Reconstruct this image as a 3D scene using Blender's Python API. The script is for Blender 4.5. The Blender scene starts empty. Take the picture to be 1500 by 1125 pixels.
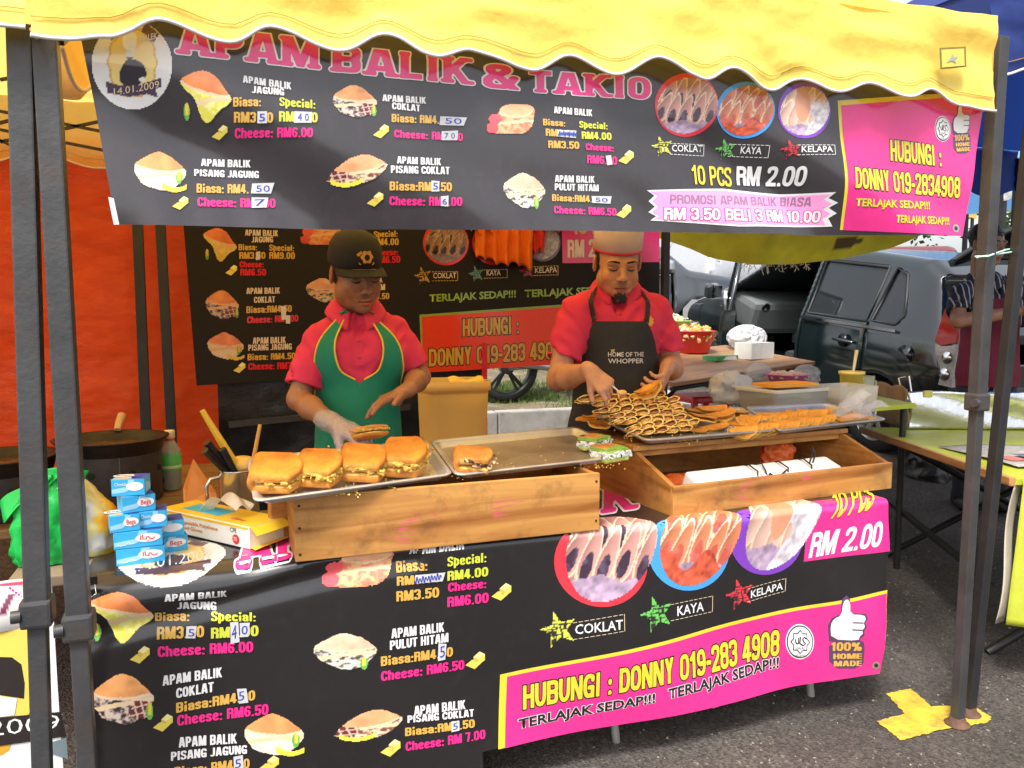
import bpy,bmesh,math,random
import numpy as np
from mathutils import Vector,Matrix
# --- camera, sky, sun, exposure
F,H=1160.0,1.42
PITCH=math.atan(103/1160.0)
AX=math.radians(70)
SC=bpy.context.scene
COL=SC.collection
cam_d=bpy.data.cameras.new('camera');cam=bpy.data.objects.new('camera',cam_d);COL.objects.link(cam)
cam_d.sensor_width=36;cam_d.lens=36*F/1500;cam_d.clip_start=0.05;cam_d.clip_end=400
cam.location=(0,0,H)
cam.rotation_euler=(math.radians(90)-PITCH,0,AX-math.radians(90))
SC.camera=cam
SUN_EL,SUN_AZ=58,222
W=bpy.data.worlds.new('World');SC.world=W;W.use_nodes=True
wn=W.node_tree.nodes;wl=W.node_tree.links
sky=wn.new('ShaderNodeTexSky');sky.sky_type='NISHITA';sky.sun_disc=False
sky.sun_elevation=math.radians(SUN_EL);sky.sun_rotation=math.radians(SUN_AZ)
sky.air_density=1.0;sky.dust_density=4.0;sky.ozone_density=1.0
hs=wn.new('ShaderNodeHueSaturation');hs.inputs['Saturation'].default_value=0.3
wl.new(sky.outputs[0],hs.inputs['Color']);wl.new(hs.outputs[0],wn['Background'].inputs[0])
wn['Background'].inputs[1].default_value=0.15
sd=bpy.data.lights.new('sun','SUN');sun=bpy.data.objects.new('sun',sd);COL.objects.link(sun)
sd.energy=2.3;sd.angle=math.radians(12);sd.color=(1,.96,.9)
_a=math.radians(SUN_AZ);_e=math.radians(SUN_EL)
sun.rotation_euler=Vector((math.sin(_a)*math.cos(_e),math.cos(_a)*math.cos(_e),math.sin(_e))).to_track_quat('Z','Y').to_euler()
SC.view_settings.view_transform='Standard';SC.view_settings.look='None'
SC.view_settings.exposure=1.1;SC.view_settings.gamma=1;SC.view_settings.use_curve_mapping=False
SC.cycles.max_bounces=8;SC.cycles.transparent_max_bounces=16
SC.cycles.use_denoising=True
# --- measuring the photograph
_c,_s=math.cos(PITCH),math.sin(PITCH)
_fh=(math.cos(AX),math.sin(AX));_rt=(math.sin(AX),-math.cos(AX))
def ray(px,py):
 x=(px-750)/F;y=(562.5-py)/F
 f=_c+y*_s
 return _fh[0]*f+_rt[0]*x,_fh[1]*f+_rt[1]*x,-_s+y*_c
def atY(px,py,Y):
 r=ray(px,py);t=Y/r[1];return Vector((r[0]*t,Y,H+r[2]*t))
def atZ(px,py,Z):
 r=ray(px,py);t=(Z-H)/r[2];return Vector((r[0]*t,r[1]*t,Z))
def atT(px,py,T):
 r=ray(px,py);return Vector((r[0]*T,r[1]*T,H+r[2]*T))
 # --- noise, signed distance fields
def _hash(i,j,k,s):
 n=np.sin(i*127.1+j*311.7+k*74.7+s*53.3)*43758.5453
 return n-np.floor(n)
def vnoise(x,y,z,s=0):
 x,y,z=np.broadcast_arrays(x,y,z)
 xi,yi,zi=np.floor(x),np.floor(y),np.floor(z)
 fx,fy,fz=x-xi,y-yi,z-zi
 fx=fx*fx*(3-2*fx);fy=fy*fy*(3-2*fy);fz=fz*fz*(3-2*fz)
 r=0
 for a in(0,1):
  for b in(0,1):
   for c in(0,1):
    w=(fx if a else 1-fx)*(fy if b else 1-fy)*(fz if c else 1-fz)
    r=r+w*_hash(xi+a,yi+b,zi+c,s)
 return r*2-1
def fbm(x,y,z,s=0,o=3):
 r=0;a=1.0
 for i in range(o):
  r=r+a*vnoise(x*2**i,y*2**i,z*2**i,s+i*7);a*=.5
 return r
def sd_cap(p0,r0,p1,r1):
 p0=np.array(p0,float);p1=np.array(p1,float)
 def f(x,y,z):
  d=p1-p0;L=max(d@d,1e-12)
  t=np.clip(((x-p0[0])*d[0]+(y-p0[1])*d[1]+(z-p0[2])*d[2])/L,0,1)
  return np.sqrt((x-p0[0]-t*d[0])**2+(y-p0[1]-t*d[1])**2+(z-p0[2]-t*d[2])**2)-(r0+(r1-r0)*t)
 R=max(r0,r1)
 return f,np.minimum(p0,p1)-R,np.maximum(p0,p1)+R
def rotm(rx=0,ry=0,rz=0):
 return np.array(Matrix.Rotation(math.radians(rz),3,'Z')@Matrix.Rotation(math.radians(ry),3,'Y')@Matrix.Rotation(math.radians(rx),3,'X'))
def sd_ell(c,r,R=None):
 c=np.array(c,float);r=np.array(r,float);R=np.eye(3)if R is None else R
 def f(x,y,z):
  x=x-c[0];y=y-c[1];z=z-c[2]
  q=[R[0,i]*x+R[1,i]*y+R[2,i]*z for i in range(3)]
  k0=np.sqrt(sum((q[i]/r[i])**2 for i in range(3)))
  k1=np.sqrt(sum((q[i]/r[i]**2)**2 for i in range(3)))+1e-9
  return k0*(k0-1)/k1
 m=r.max()
 return f,c-m,c+m
def sd_box(c,b,rad=.004,R=None):
 c=np.array(c,float);b=np.array(b,float)-rad;R=np.eye(3)if R is None else R
 def f(x,y,z):
  x=x-c[0];y=y-c[1];z=z-c[2]
  q=[np.abs(R[0,i]*x+R[1,i]*y+R[2,i]*z)-b[i]for i in range(3)]
  return np.sqrt(sum(np.maximum(v,0)**2 for v in q))+np.minimum(np.maximum(np.maximum(q[0],q[1]),q[2]),0)-rad
 m=np.linalg.norm(b)+rad
 return f,c-m,c+m
class Field:
 def __init__(s,lo,hi,h):
  s.lo=np.array(lo,float);s.h=h
  s.n=np.ceil((np.array(hi)-s.lo)/h).astype(int)+1
  s.ax=[s.lo[i]+h*np.arange(s.n[i])for i in range(3)]
  s.D=np.full(s.n,1.0,np.float32)
 def grid(s,sl=None):
  a=s.ax if sl is None else[s.ax[i][sl[i]]for i in range(3)]
  return a[0][:,None,None],a[1][None,:,None],a[2][None,None,:]
 def _sl(s,lo,hi,m):
  a=np.clip(np.floor((lo-m-s.lo)/s.h).astype(int),0,s.n);b=np.clip(np.ceil((hi+m-s.lo)/s.h).astype(int)+1,0,s.n)
  return tuple(slice(a[i],b[i])for i in range(3))
 def add(s,prim,k=.01):
  f,lo,hi=prim;sl=s._sl(lo,hi,k*1.5+4*s.h+.012)
  if s.D[sl].size==0:return s
  v=f(*s.grid(sl));o=s.D[sl]
  q=np.maximum(k-np.abs(v-o),0)/k
  s.D[sl]=np.minimum(v,o)-q*q*k*.25
  return s
 def sub(s,prim,k=.006):
  f,lo,hi=prim;sl=s._sl(lo,hi,k*1.5+3*s.h)
  if s.D[sl].size==0:return s
  v=-f(*s.grid(sl));o=s.D[sl]
  q=np.maximum(k-np.abs(v-o),0)/k
  s.D[sl]=np.maximum(v,o)+q*q*k*.25
  return s
 def mesh(s):
  D=s.D;ins=D<0
  c=[ins[a:D.shape[0]-1+a,b:D.shape[1]-1+b,e:D.shape[2]-1+e]for a in(0,1)for b in(0,1)for e in(0,1)]
  cnt=sum(x.astype(np.int8)for x in c)
  I=np.argwhere((cnt>0)&(cnt<8))
  offs=[(a,b,e)for a in(0,1)for b in(0,1)for e in(0,1)]
  vals=[D[I[:,0]+o[0],I[:,1]+o[1],I[:,2]+o[2]]for o in offs]
  acc=np.zeros((len(I),3));num=np.zeros(len(I))
  for i in range(8):
   for j in range(i+1,8):
    if sum(abs(offs[i][q]-offs[j][q])for q in range(3))!=1:continue
    a,b=vals[i],vals[j];m=(a<0)!=(b<0)
    t=np.where(m,a/np.where(a-b==0,1,a-b),0)
    p=np.array(offs[i])[None]+t[:,None]*(np.array(offs[j])-np.array(offs[i]))[None]
    acc[m]+=p[m];num[m]+=1
  V=(I+acc/num[:,None])*s.h+s.lo
  idx=np.full(cnt.shape,-1,np.int32);idx[tuple(I.T)]=np.arange(len(I))
  Fs=[]
  for ax in range(3):
   sl0=[slice(None)]*3;sl1=[slice(None)]*3;sl0[ax]=slice(0,-1);sl1[ax]=slice(1,None)
   a=ins[tuple(sl0)];b=ins[tuple(sl1)]
   E=np.argwhere(a!=b);u,v=(ax+1)%3,(ax+2)%3
   E=E[(E[:,u]>0)&(E[:,v]>0)&(E[:,u]<idx.shape[u])&(E[:,v]<idx.shape[v])]
   if len(E)==0:continue
   fl=a[tuple(E.T)]
   q=[]
   for du,dv in((-1,-1),(0,-1),(0,0),(-1,0)):
    g=E.copy();g[:,u]+=du;g[:,v]+=dv;q.append(idx[tuple(g.T)])
   q=np.stack(q,1);q[~fl]=q[~fl][:,::-1]
   Fs.append(q)
  return V,np.concatenate(Fs)
  # --- meshes and objects
def np_mesh(name,V,Fq,cols=None,smooth=True):
 me=bpy.data.meshes.new(name);V=np.asarray(V,np.float32);Fq=np.asarray(Fq,np.int32)
 me.vertices.add(len(V));me.vertices.foreach_set('co',V.ravel())
 k=Fq.shape[1];me.loops.add(Fq.size);me.loops.foreach_set('vertex_index',Fq.ravel())
 me.polygons.add(len(Fq));me.polygons.foreach_set('loop_start',np.arange(0,Fq.size,k,dtype=np.int32))
 me.polygons.foreach_set('use_smooth',np.full(len(Fq),smooth))
 if cols is not None:
  at=me.color_attributes.new('Col','FLOAT_COLOR','POINT')
  c4=np.ones((len(V),4),np.float32);c4[:,:3]=cols;at.data.foreach_set('color',c4.ravel())
 me.update();me.validate();return me
def link(name,me,m=None,parent=None,loc=None,rot=None):
 if m is not None:me.materials.append(m)
 o=bpy.data.objects.new(name,me);COL.objects.link(o)
 if parent is not None:o.parent=parent
 if loc is not None:o.location=loc
 if rot is not None:o.rotation_euler=rot
 return o
def tag(o,label=None,cat=None,group=None,kind=None):
 for k,v in(('label',label),('category',cat),('group',group),('kind',kind)):
  if v:o[k]=v
 return o
def thing(name,label,cat,loc=(0,0,0),rotz=0,group=None):
 o=bpy.data.objects.new(name,None);COL.objects.link(o);o.empty_display_size=.05
 o.location=loc;o.rotation_euler=(0,0,math.radians(rotz));return tag(o,label,cat,group)
def dup(o,loc=None,rot=None,label=None,group=None,parent=None):
 c=o.copy();COL.objects.link(c)
 if parent is not None:c.parent=parent
 if loc is not None:c.location=loc
 if rot is not None:c.rotation_euler=rot
 if label:c['label']=label
 if group:c['group']=group
 for ch in list(o.children):dup(ch,parent=c)
 return c
class MB:
 """collects simple solids into one mesh"""
 def __init__(s):s.V=[];s.F=[];s.sm=[]
 def add(s,V,Fc,smooth=False):
  n=len(s.V);s.V+=[tuple(v)for v in V];s.F+=[tuple(i+n for i in f)for f in Fc];s.sm+=[smooth]*len(Fc);return s
 def box(s,c,d,R=None,bev=0.0):
  hx,hy,hz=d[0]/2,d[1]/2,d[2]/2
  b=min(bev,hx*.9,hy*.9,hz*.9)
  if b<=0:
   P=[(x,y,z)for x in(-hx,hx)for y in(-hy,hy)for z in(-hz,hz)]
   Fc=[(0,1,3,2),(4,6,7,5),(0,4,5,1),(2,3,7,6),(0,2,6,4),(1,5,7,3)]
  else:
   bm=bmesh.new();bmesh.ops.create_cube(bm,size=1)
   for v in bm.verts:v.co=Vector((v.co.x*d[0],v.co.y*d[1],v.co.z*d[2]))
   bmesh.ops.bevel(bm,geom=bm.edges[:],offset=b,segments=2,profile=.6,affect='EDGES')
   bm.verts.index_update();P=[tuple(v.co)for v in bm.verts];Fc=[tuple(v.index for v in f.verts)for f in bm.faces];bm.free()
  M_=R if R is not None else Matrix.Identity(3)
  return s.add([M_@Vector(p)+Vector(c)for p in P],Fc,False)
 def tube(s,pts,r,n=8,cap=True,closed=False):
  pts=[Vector(p)for p in pts];N=len(pts);rr=r if hasattr(r,'__len__')else[r]*N
  V=[];up=None
  for i,p in enumerate(pts):
   a=pts[i-1]if(i>0 or closed)else p;b=pts[(i+1)%N]if(i<N-1 or closed)else p
   t=(b-a);t=t.normalized()if t.length>1e-9 else Vector((0,0,1))
   if up is None:up=t.orthogonal().normalized()
   up=(up-t*up.dot(t));up=up.normalized()if up.length>1e-6 else t.orthogonal().normalized()
   sd_=t.cross(up)
   for k in range(n):
    q=2*math.pi*k/n;V.append(p+(up*math.cos(q)+sd_*math.sin(q))*rr[i])
  Fc=[]
  for i in range(N if closed else N-1):
   j=(i+1)%N
   for k in range(n):Fc.append((i*n+k,i*n+(k+1)%n,j*n+(k+1)%n,j*n+k))
  s.add(V,Fc,True)
  if cap and not closed:
   s.add(V[:n],[tuple(range(n))[::-1]]);s.add(V[-n:],[tuple(range(n))])
  return s
 def bar(s,a,b,w,d=None,up=(0,0,1),bev=0):
  a=Vector(a);b=Vector(b);t=(b-a).normalized();u=Vector(up);
  if abs(t.dot(u))>.98:u=Vector((0,1,0))
  sx=t.cross(u).normalized();u=sx.cross(t)
  R=Matrix((sx,u,t)).transposed()
  return s.box((a+b)/2,(w,d or w,(b-a).length),R,bev)
 def lathe(s,prof,c=(0,0,0),n=24,cap=True,sq=1.0):
  V=[];c=Vector(c)
  for r,z in prof:
   for k in range(n):
    q=2*math.pi*k/n;V.append(c+Vector((r*math.cos(q),r*sq*math.sin(q),z)))
  m=len(prof);Fc=[(i*n+k,i*n+(k+1)%n,(i+1)*n+(k+1)%n,(i+1)*n+k)for i in range(m-1)for k in range(n)]
  s.add(V,Fc,True)
  if cap:
   s.add(V[:n],[tuple(range(n))[::-1]]);s.add(V[-n:],[tuple(range(n))])
  return s
 def prism(s,poly,z0,z1,tf=None):
  n=len(poly);V=[(x,y,z0)for x,y in poly]+[(x,y,z1)for x,y in poly]
  if tf:V=[tf(Vector(v))for v in V]
  return s.add(V,[tuple(range(n))[::-1],tuple(range(n,2*n))]+[(i,(i+1)%n,n+(i+1)%n,n+i)for i in range(n)])
 def mesh(s,name):
  me=bpy.data.meshes.new(name);me.from_pydata(s.V,[],s.F);me.polygons.foreach_set('use_smooth',s.sm);me.update();return me
 def build(s,name,m,parent=None,loc=None,rot=None):
  return link(name,s.mesh(name),m,parent,loc,rot)
def grid_mesh(name,P,cols=None,smooth=True,thick=0.0):
 """P: array (n,m,3) -> quad sheet, optionally with a thickness"""
 n,m=P.shape[:2];i=np.arange(n*m).reshape(n,m)
 Fq=np.stack([i[:-1,:-1],i[1:,:-1],i[1:,1:],i[:-1,1:]],-1).reshape(-1,4)
 V=P.reshape(-1,3)
 if thick:
  du=np.gradient(P,axis=0);dv=np.gradient(P,axis=1);N=np.cross(du,dv);N/=np.linalg.norm(N,axis=-1,keepdims=True)+1e-9
  V2=(P+N*thick).reshape(-1,3);k=n*m
  ring=np.concatenate([i[:,0],i[-1,1:],i[-2::-1,-1],i[0,-2:0:-1]])
  rn=np.roll(ring,-1)
  Fq=np.concatenate([Fq[:,::-1],Fq+k,np.stack([ring,rn,rn+k,ring+k],-1)]);V=np.concatenate([V,V2])
  if cols is not None:cols=np.concatenate([cols.reshape(-1,3)]*2)
 return np_mesh(name,V,Fq,None if cols is None else cols.reshape(-1,3),smooth)
 # --- materials
def lin(h):
 h=h.lstrip('#');c=[int(h[i:i+2],16)/255 for i in(0,2,4)]
 return tuple(x/12.92 if x<=.04045 else((x+.055)/1.055)**2.4 for x in c)
_mats={}
def M(name,col=(.5,.5,.5),rough=.5,metal=0.0,spec=.5,var=.12,vs=12.0,bump=0.0,bs=120.0,trans=0.0,tcol=None,alpha=1.0,vcol=False,coat=0.0,sss=0.0,transmission=0.0,stretch=(1,1,1),dirt=0.0,dcol=(.05,.04,.03),rvar=0.0):
 if name in _mats:return _mats[name]
 if isinstance(col,str):col=lin(col)
 m=bpy.data.materials.new(name);m.use_nodes=True;nt=m.node_tree;N=nt.nodes;L=nt.links
 b=N['Principled BSDF'];out=N['Material Output']
 b.inputs['Roughness'].default_value=rough;b.inputs['Metallic'].default_value=metal
 b.inputs['Specular IOR Level'].default_value=spec;b.inputs['Coat Weight'].default_value=coat;b.inputs['Coat Roughness'].default_value=.08
 b.inputs['Transmission Weight'].default_value=transmission
 if sss:
  b.inputs['Subsurface Weight'].default_value=sss;b.inputs['Subsurface Radius'].default_value=(.6,.25,.12);b.inputs['Subsurface Scale'].default_value=.012
 tc=N.new('ShaderNodeTexCoord');mp=N.new('ShaderNodeMapping');L.new(tc.outputs['Object'],mp.inputs[0]);mp.inputs['Scale'].default_value=stretch
 nz=N.new('ShaderNodeTexNoise');nz.inputs['Scale'].default_value=vs;nz.inputs['Detail'].default_value=6;nz.inputs['Roughness'].default_value=.6;L.new(mp.outputs[0],nz.inputs[0])
 if vcol:
  a=N.new('ShaderNodeVertexColor');a.layer_name='Col';base=a.outputs[0]
 else:
  rgb=N.new('ShaderNodeRGB');rgb.outputs[0].default_value=(*col,1);base=rgb.outputs[0]
 mr=N.new('ShaderNodeMapRange');mr.inputs[1].default_value=.25;mr.inputs[2].default_value=.75;mr.inputs[3].default_value=1-var;mr.inputs[4].default_value=1+var;L.new(nz.outputs[0],mr.inputs[0])
 mx=N.new('ShaderNodeMix');mx.data_type='RGBA';mx.blend_type='MULTIPLY';mx.inputs[0].default_value=1
 L.new(base,mx.inputs[6]);L.new(mr.outputs[0],mx.inputs[7]);cout=mx.outputs[2]
 if dirt:
  n2=N.new('ShaderNodeTexNoise');n2.inputs['Scale'].default_value=vs*.6+3;n2.inputs['Detail'].default_value=8;n2.inputs['Roughness'].default_value=.7;L.new(mp.outputs[0],n2.inputs[0])
  r2=N.new('ShaderNodeMapRange');r2.inputs[1].default_value=.52;r2.inputs[2].default_value=.72;r2.inputs[4].default_value=dirt;L.new(n2.outputs[0],r2.inputs[0])
  m2=N.new('ShaderNodeMix');m2.data_type='RGBA';L.new(r2.outputs[0],m2.inputs[0]);L.new(cout,m2.inputs[6]);m2.inputs[7].default_value=(*dcol,1);cout=m2.outputs[2]
 L.new(cout,b.inputs['Base Color'])
 if rvar:
  r3=N.new('ShaderNodeMapRange');r3.inputs[1].default_value=.3;r3.inputs[2].default_value=.7;r3.inputs[3].default_value=max(rough-rvar,.03);r3.inputs[4].default_value=rough+rvar;L.new(nz.outputs[0],r3.inputs[0]);L.new(r3.outputs[0],b.inputs['Roughness'])
 if bump:
  n3=N.new('ShaderNodeTexNoise');n3.inputs['Scale'].default_value=bs;n3.inputs['Detail'].default_value=4;L.new(mp.outputs[0],n3.inputs[0])
  bp=N.new('ShaderNodeBump');bp.inputs['Strength'].default_value=min(bump,1.0);bp.inputs['Distance'].default_value=.004*max(1,bump);L.new(n3.outputs[0],bp.inputs['Height']);L.new(bp.outputs[0],b.inputs['Normal'])
 sh=b.outputs[0]
 if trans:
  t=N.new('ShaderNodeBsdfTranslucent')
  if tcol is None:L.new(cout,t.inputs[0])
  else:t.inputs[0].default_value=(*tcol,1)
  ms=N.new('ShaderNodeMixShader');ms.inputs[0].default_value=trans;L.new(sh,ms.inputs[1]);L.new(t.outputs[0],ms.inputs[2]);sh=ms.outputs[0]
 if alpha<1:
  t=N.new('ShaderNodeBsdfTransparent');ms=N.new('ShaderNodeMixShader');ms.inputs[0].default_value=alpha;L.new(t.outputs[0],ms.inputs[1]);L.new(sh,ms.inputs[2]);sh=ms.outputs[0]
 L.new(sh,out.inputs[0]);_mats[name]=m;return m
def wood(name,c1,c2,scale=1.0,axis=0,dirt=.25,paint=0.0,rough=.5):
 m=bpy.data.materials.new(name);m.use_nodes=True;nt=m.node_tree;N=nt.nodes;L=nt.links;b=N['Principled BSDF']
 tc=N.new('ShaderNodeTexCoord');mp=N.new('ShaderNodeMapping');L.new(tc.outputs['Object'],mp.inputs[0])
 st=[10,10,10];st[axis]=.9;mp.inputs['Scale'].default_value=[v*scale for v in st]
 nz=N.new('ShaderNodeTexNoise');nz.inputs['Scale'].default_value=3.2;nz.inputs['Detail'].default_value=5;nz.inputs['Distortion'].default_value=1.2;L.new(mp.outputs[0],nz.inputs[0])
 cr=N.new('ShaderNodeValToRGB');L.new(nz.outputs[0],cr.inputs[0])
 e=cr.color_ramp.elements;e[0].position=.3;e[0].color=(*c2,1);e[1].position=.62;e[1].color=(*c1,1)
 x=cr.color_ramp.elements.new(.48);x.color=tuple(c1[i]*.6+c2[i]*.4 for i in range(3))+(1,)
 n2=N.new('ShaderNodeTexNoise');n2.inputs['Scale'].default_value=9;n2.inputs['Detail'].default_value=8;n2.inputs['Roughness'].default_value=.7;L.new(tc.outputs['Object'],n2.inputs[0])
 r=N.new('ShaderNodeMapRange');r.inputs[1].default_value=.5;r.inputs[2].default_value=.78;r.inputs[4].default_value=dirt;L.new(n2.outputs[0],r.inputs[0])
 mx=N.new('ShaderNodeMix');mx.data_type='RGBA';L.new(r.outputs[0],mx.inputs[0]);L.new(cr.outputs[0],mx.inputs[6]);mx.inputs[7].default_value=(.09,.045,.02,1);co=mx.outputs[2]
 if paint:
  v=N.new('ShaderNodeTexNoise');v.inputs['Scale'].default_value=30;v.inputs['Detail'].default_value=5;L.new(mp.outputs[0],v.inputs[0])
  n4=N.new('ShaderNodeTexNoise');n4.inputs['Scale'].default_value=5.5;n4.inputs['Detail'].default_value=2;L.new(tc.outputs['Object'],n4.inputs[0])
  ad=N.new('ShaderNodeMath');ad.operation='MULTIPLY';L.new(v.outputs[0],ad.inputs[0]);L.new(n4.outputs[0],ad.inputs[1])
  r4=N.new('ShaderNodeMapRange');r4.inputs[1].default_value=.36;r4.inputs[2].default_value=.42;r4.inputs[4].default_value=paint;L.new(ad.outputs[0],r4.inputs[0])
  m4=N.new('ShaderNodeMix');m4.data_type='RGBA';L.new(r4.outputs[0],m4.inputs[0]);L.new(co,m4.inputs[6]);m4.inputs[7].default_value=(.55,.10,.12,1);co=m4.outputs[2]
 L.new(co,b.inputs['Base Color']);b.inputs['Roughness'].default_value=rough;b.inputs['Specular IOR Level'].default_value=.4
 bp=N.new('ShaderNodeBump');bp.inputs['Strength'].default_value=.35;bp.inputs['Distance'].default_value=.002;L.new(nz.outputs[0],bp.inputs['Height']);L.new(bp.outputs[0],b.inputs['Normal'])
 return m
 # === THE SETTING
def gz(x,y):
 """the car park is level under the stall and climbs gently behind it"""
 return.13*(np.maximum(y-2.2,0)-np.maximum(y-13,0))if not np.isscalar(y)else.13*(max(y-2.2,0)-max(y-13,0))
def asphalt():
 m=bpy.data.materials.new('asphalt');m.use_nodes=True;nt=m.node_tree;N=nt.nodes;L=nt.links;b=N['Principled BSDF']
 tc=N.new('ShaderNodeTexCoord');o=tc.outputs['Object']
 def noise(s,d=6):n=N.new('ShaderNodeTexNoise');n.inputs['Scale'].default_value=s;n.inputs['Detail'].default_value=d;L.new(o,n.inputs[0]);return n.outputs[0]
 vo=N.new('ShaderNodeTexVoronoi');vo.inputs['Scale'].default_value=110;L.new(o,vo.inputs[0])
 cr=N.new('ShaderNodeValToRGB');L.new(vo.outputs['Color'],cr.inputs[0]);e=cr.color_ramp.elements
 e[0].position=.15;e[0].color=(.026,.022,.019,1);e[1].position=.9;e[1].color=(.085,.070,.060,1)
 x=e.new(.97);x.color=(.22,.19,.15,1)
 mr=N.new('ShaderNodeMapRange');mr.inputs[1].default_value=.3;mr.inputs[2].default_value=.7;mr.inputs[3].default_value=.6;mr.inputs[4].default_value=1.4;L.new(noise(2.2),mr.inputs[0])
 mx=N.new('ShaderNodeMix');mx.data_type='RGBA';mx.blend_type='MULTIPLY';mx.inputs[0].default_value=1;L.new(cr.outputs[0],mx.inputs[6]);L.new(mr.outputs[0],mx.inputs[7])
 L.new(mx.outputs[2],b.inputs['Base Color']);b.inputs['Roughness'].default_value=.8
 ad=N.new('ShaderNodeMath');ad.operation='ADD';L.new(vo.outputs['Distance'],ad.inputs[0]);L.new(noise(60),ad.inputs[1])
 bp=N.new('ShaderNodeBump');bp.inputs['Strength'].default_value=.9;bp.inputs['Distance'].default_value=.006;L.new(ad.outputs[0],bp.inputs['Height']);L.new(bp.outputs[0],b.inputs['Normal'])
 return m
ASPH=asphalt()
ys=np.concatenate([np.linspace(-30,0,8),np.linspace(.4,3.2,15),np.linspace(3.6,14,24),np.linspace(20,160,10)])
xs=np.concatenate([np.linspace(-90,-8,8),np.linspace(-6,8,29),np.linspace(10,120,10)])
GX,GY=np.meshgrid(xs,ys,indexing='ij')
tag(link('road',grid_mesh('road',np.stack([GX,GY,gz(GX,GY)],-1)),ASPH),kind='structure')
KY,VX0,VX1,VY1=5.8,-7.0,3.85,8.3
GRASS=M('verge soil',(.13,.105,.06),.95,var=.45,vs=3,bump=1,bs=60,dirt=.8,dcol=(.30,.26,.19))
xs=np.linspace(VX0,VX1-.12,60);ys=np.linspace(KY+.12,VY1,30);GX,GY=np.meshgrid(xs,ys,indexing='ij')
tag(link('verge_ground',grid_mesh('verge',np.stack([GX,GY,gz(GX,GY)+.11+.03*fbm(GX*1.3,GY*1.3,0*GX,3)],-1)),GRASS),kind='structure')
CONC=M('kerb concrete',(.36,.34,.31),.9,var=.25,vs=6,bump=.6,bs=80,dirt=.6,dcol=(.12,.11,.10))
kb=thing('kerb','grey concrete kerb stones edging the grass verge','kerb');kb['kind']='structure'
del kb['category']
x=VX0;me_k=None
while x<VX1-.05:
 mb=MB();ln=min(.75,VX1-x)-.008
 mb.box((x+ln/2,KY+.06,gz(x,KY+.06)+.03),(ln,.125,.30),bev=.012);mb.build('kerb_stone',CONC,kb);x+=.75
y=KY+.13
while y<VY1:
 mb=MB();mb.box((VX1-.06,y+.36,gz(0,y+.36)+.03),(.125,.72,.30),Matrix.Rotation(math.atan(.13),3,'X'),bev=.012);mb.build('kerb_stone',CONC,kb);y+=.735
rng=np.random.default_rng(5)
def blades(name,n,x0,x1,y0,y1,hmin,hmax,m,zoff,density):
 px=rng.uniform(x0,x1,n*3);py=rng.uniform(y0,y1,n*3)
 keep=density(px,py)>rng.uniform(0,1,n*3);px,py=px[keep][:n],py[keep][:n];n=len(px)
 h=rng.uniform(hmin,hmax,n);a=rng.uniform(0,6.283,n);w=rng.uniform(.003,.006,n);lean=rng.uniform(.1,.7,n)*h
 zb=gz(px,py)+zoff
 V=np.zeros((n,3,3));dx,dy=np.cos(a),np.sin(a)
 V[:,0]=np.stack([px-dy*w,py+dx*w,zb],-1);V[:,1]=np.stack([px+dy*w,py-dx*w,zb],-1)
 V[:,2]=np.stack([px+dx*lean,py+dy*lean,zb+h],-1)
 o=link(name,np_mesh(name,V.reshape(-1,3),np.arange(n*3).reshape(n,3),smooth=False),m);return tag(o,kind='stuff')
GB=M('grass blade',(.10,.17,.028),.7,var=.35,vs=1.5,trans=.3)
go=blades('grass',60000,VX0+3,VX1-.15,KY+.14,VY1,.02,.07,GB,.10,lambda a,b:np.clip(.55+1.1*fbm(a*1.1,b*1.6,0*a,11),0,1))
go['label']='short patchy grass on the verge behind the kerb'
gq=rng.uniform(size=(900,2));gx=.4+gq[:,0]*3.4;gy=.9+gq[:,1]**.8*2.6
Vs,Fs=[],[]
for i in range(900):
 r=rng.uniform(.0015,.005)*(2.0 if rng.uniform()<.04 else 1);q=rng.normal(size=(6,3))*.25+np.array([[1,0,0],[-1,0,0],[0,1,0],[0,-1,0],[0,0,1],[0,0,-1]])
 Vs.append(q*r+[gx[i],gy[i],gz(0.,gy[i])+r*.4]);b=i*6
 Fs+=[(b+a,b+c,b+d)for a,c,d in((0,2,4),(2,1,4),(1,3,4),(3,0,4),(2,0,5),(1,2,5),(3,1,5),(0,3,5))]
gr=tag(link('gravel',np_mesh('gravel',np.concatenate(Vs),np.array(Fs),smooth=False),M('grit',(.24,.21,.17),.9,var=.5,vs=40)),kind='stuff')
gr['label']='loose pale grit scattered on the asphalt'
def mark(px):
 return[atZ(a,b,0)for a,b in px]
bm=bmesh.new()
P1=mark([(1299,1017),(1334,1009.5),(1364,1036),(1422,1034),(1453,1052),(1446,1060),(1381,1070),(1320,1086),(1283.5,1058),(1325,1047)])
pts=[]
for i,p in enumerate(P1):
 q=P1[(i+1)%len(P1)]
 for k in range(14):
  v=p.lerp(q,k/14);v+=Vector((random.uniform(-1,1),random.uniform(-1,1),0))*.0035;v.z=.004;pts.append(v)
bm.faces.new([bm.verts.new(v)for v in pts]);bmesh.ops.triangulate(bm,faces=bm.faces[:])
me=bpy.data.meshes.new('mark');bm.to_mesh(me);bm.free()
tag(link('painted_marking',me,M('yellow road paint',(.52,.35,.03),.85,var=.35,vs=14,bump=1.2,bs=110,dirt=.95,dcol=(.10,.08,.045))),kind='structure')
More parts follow.
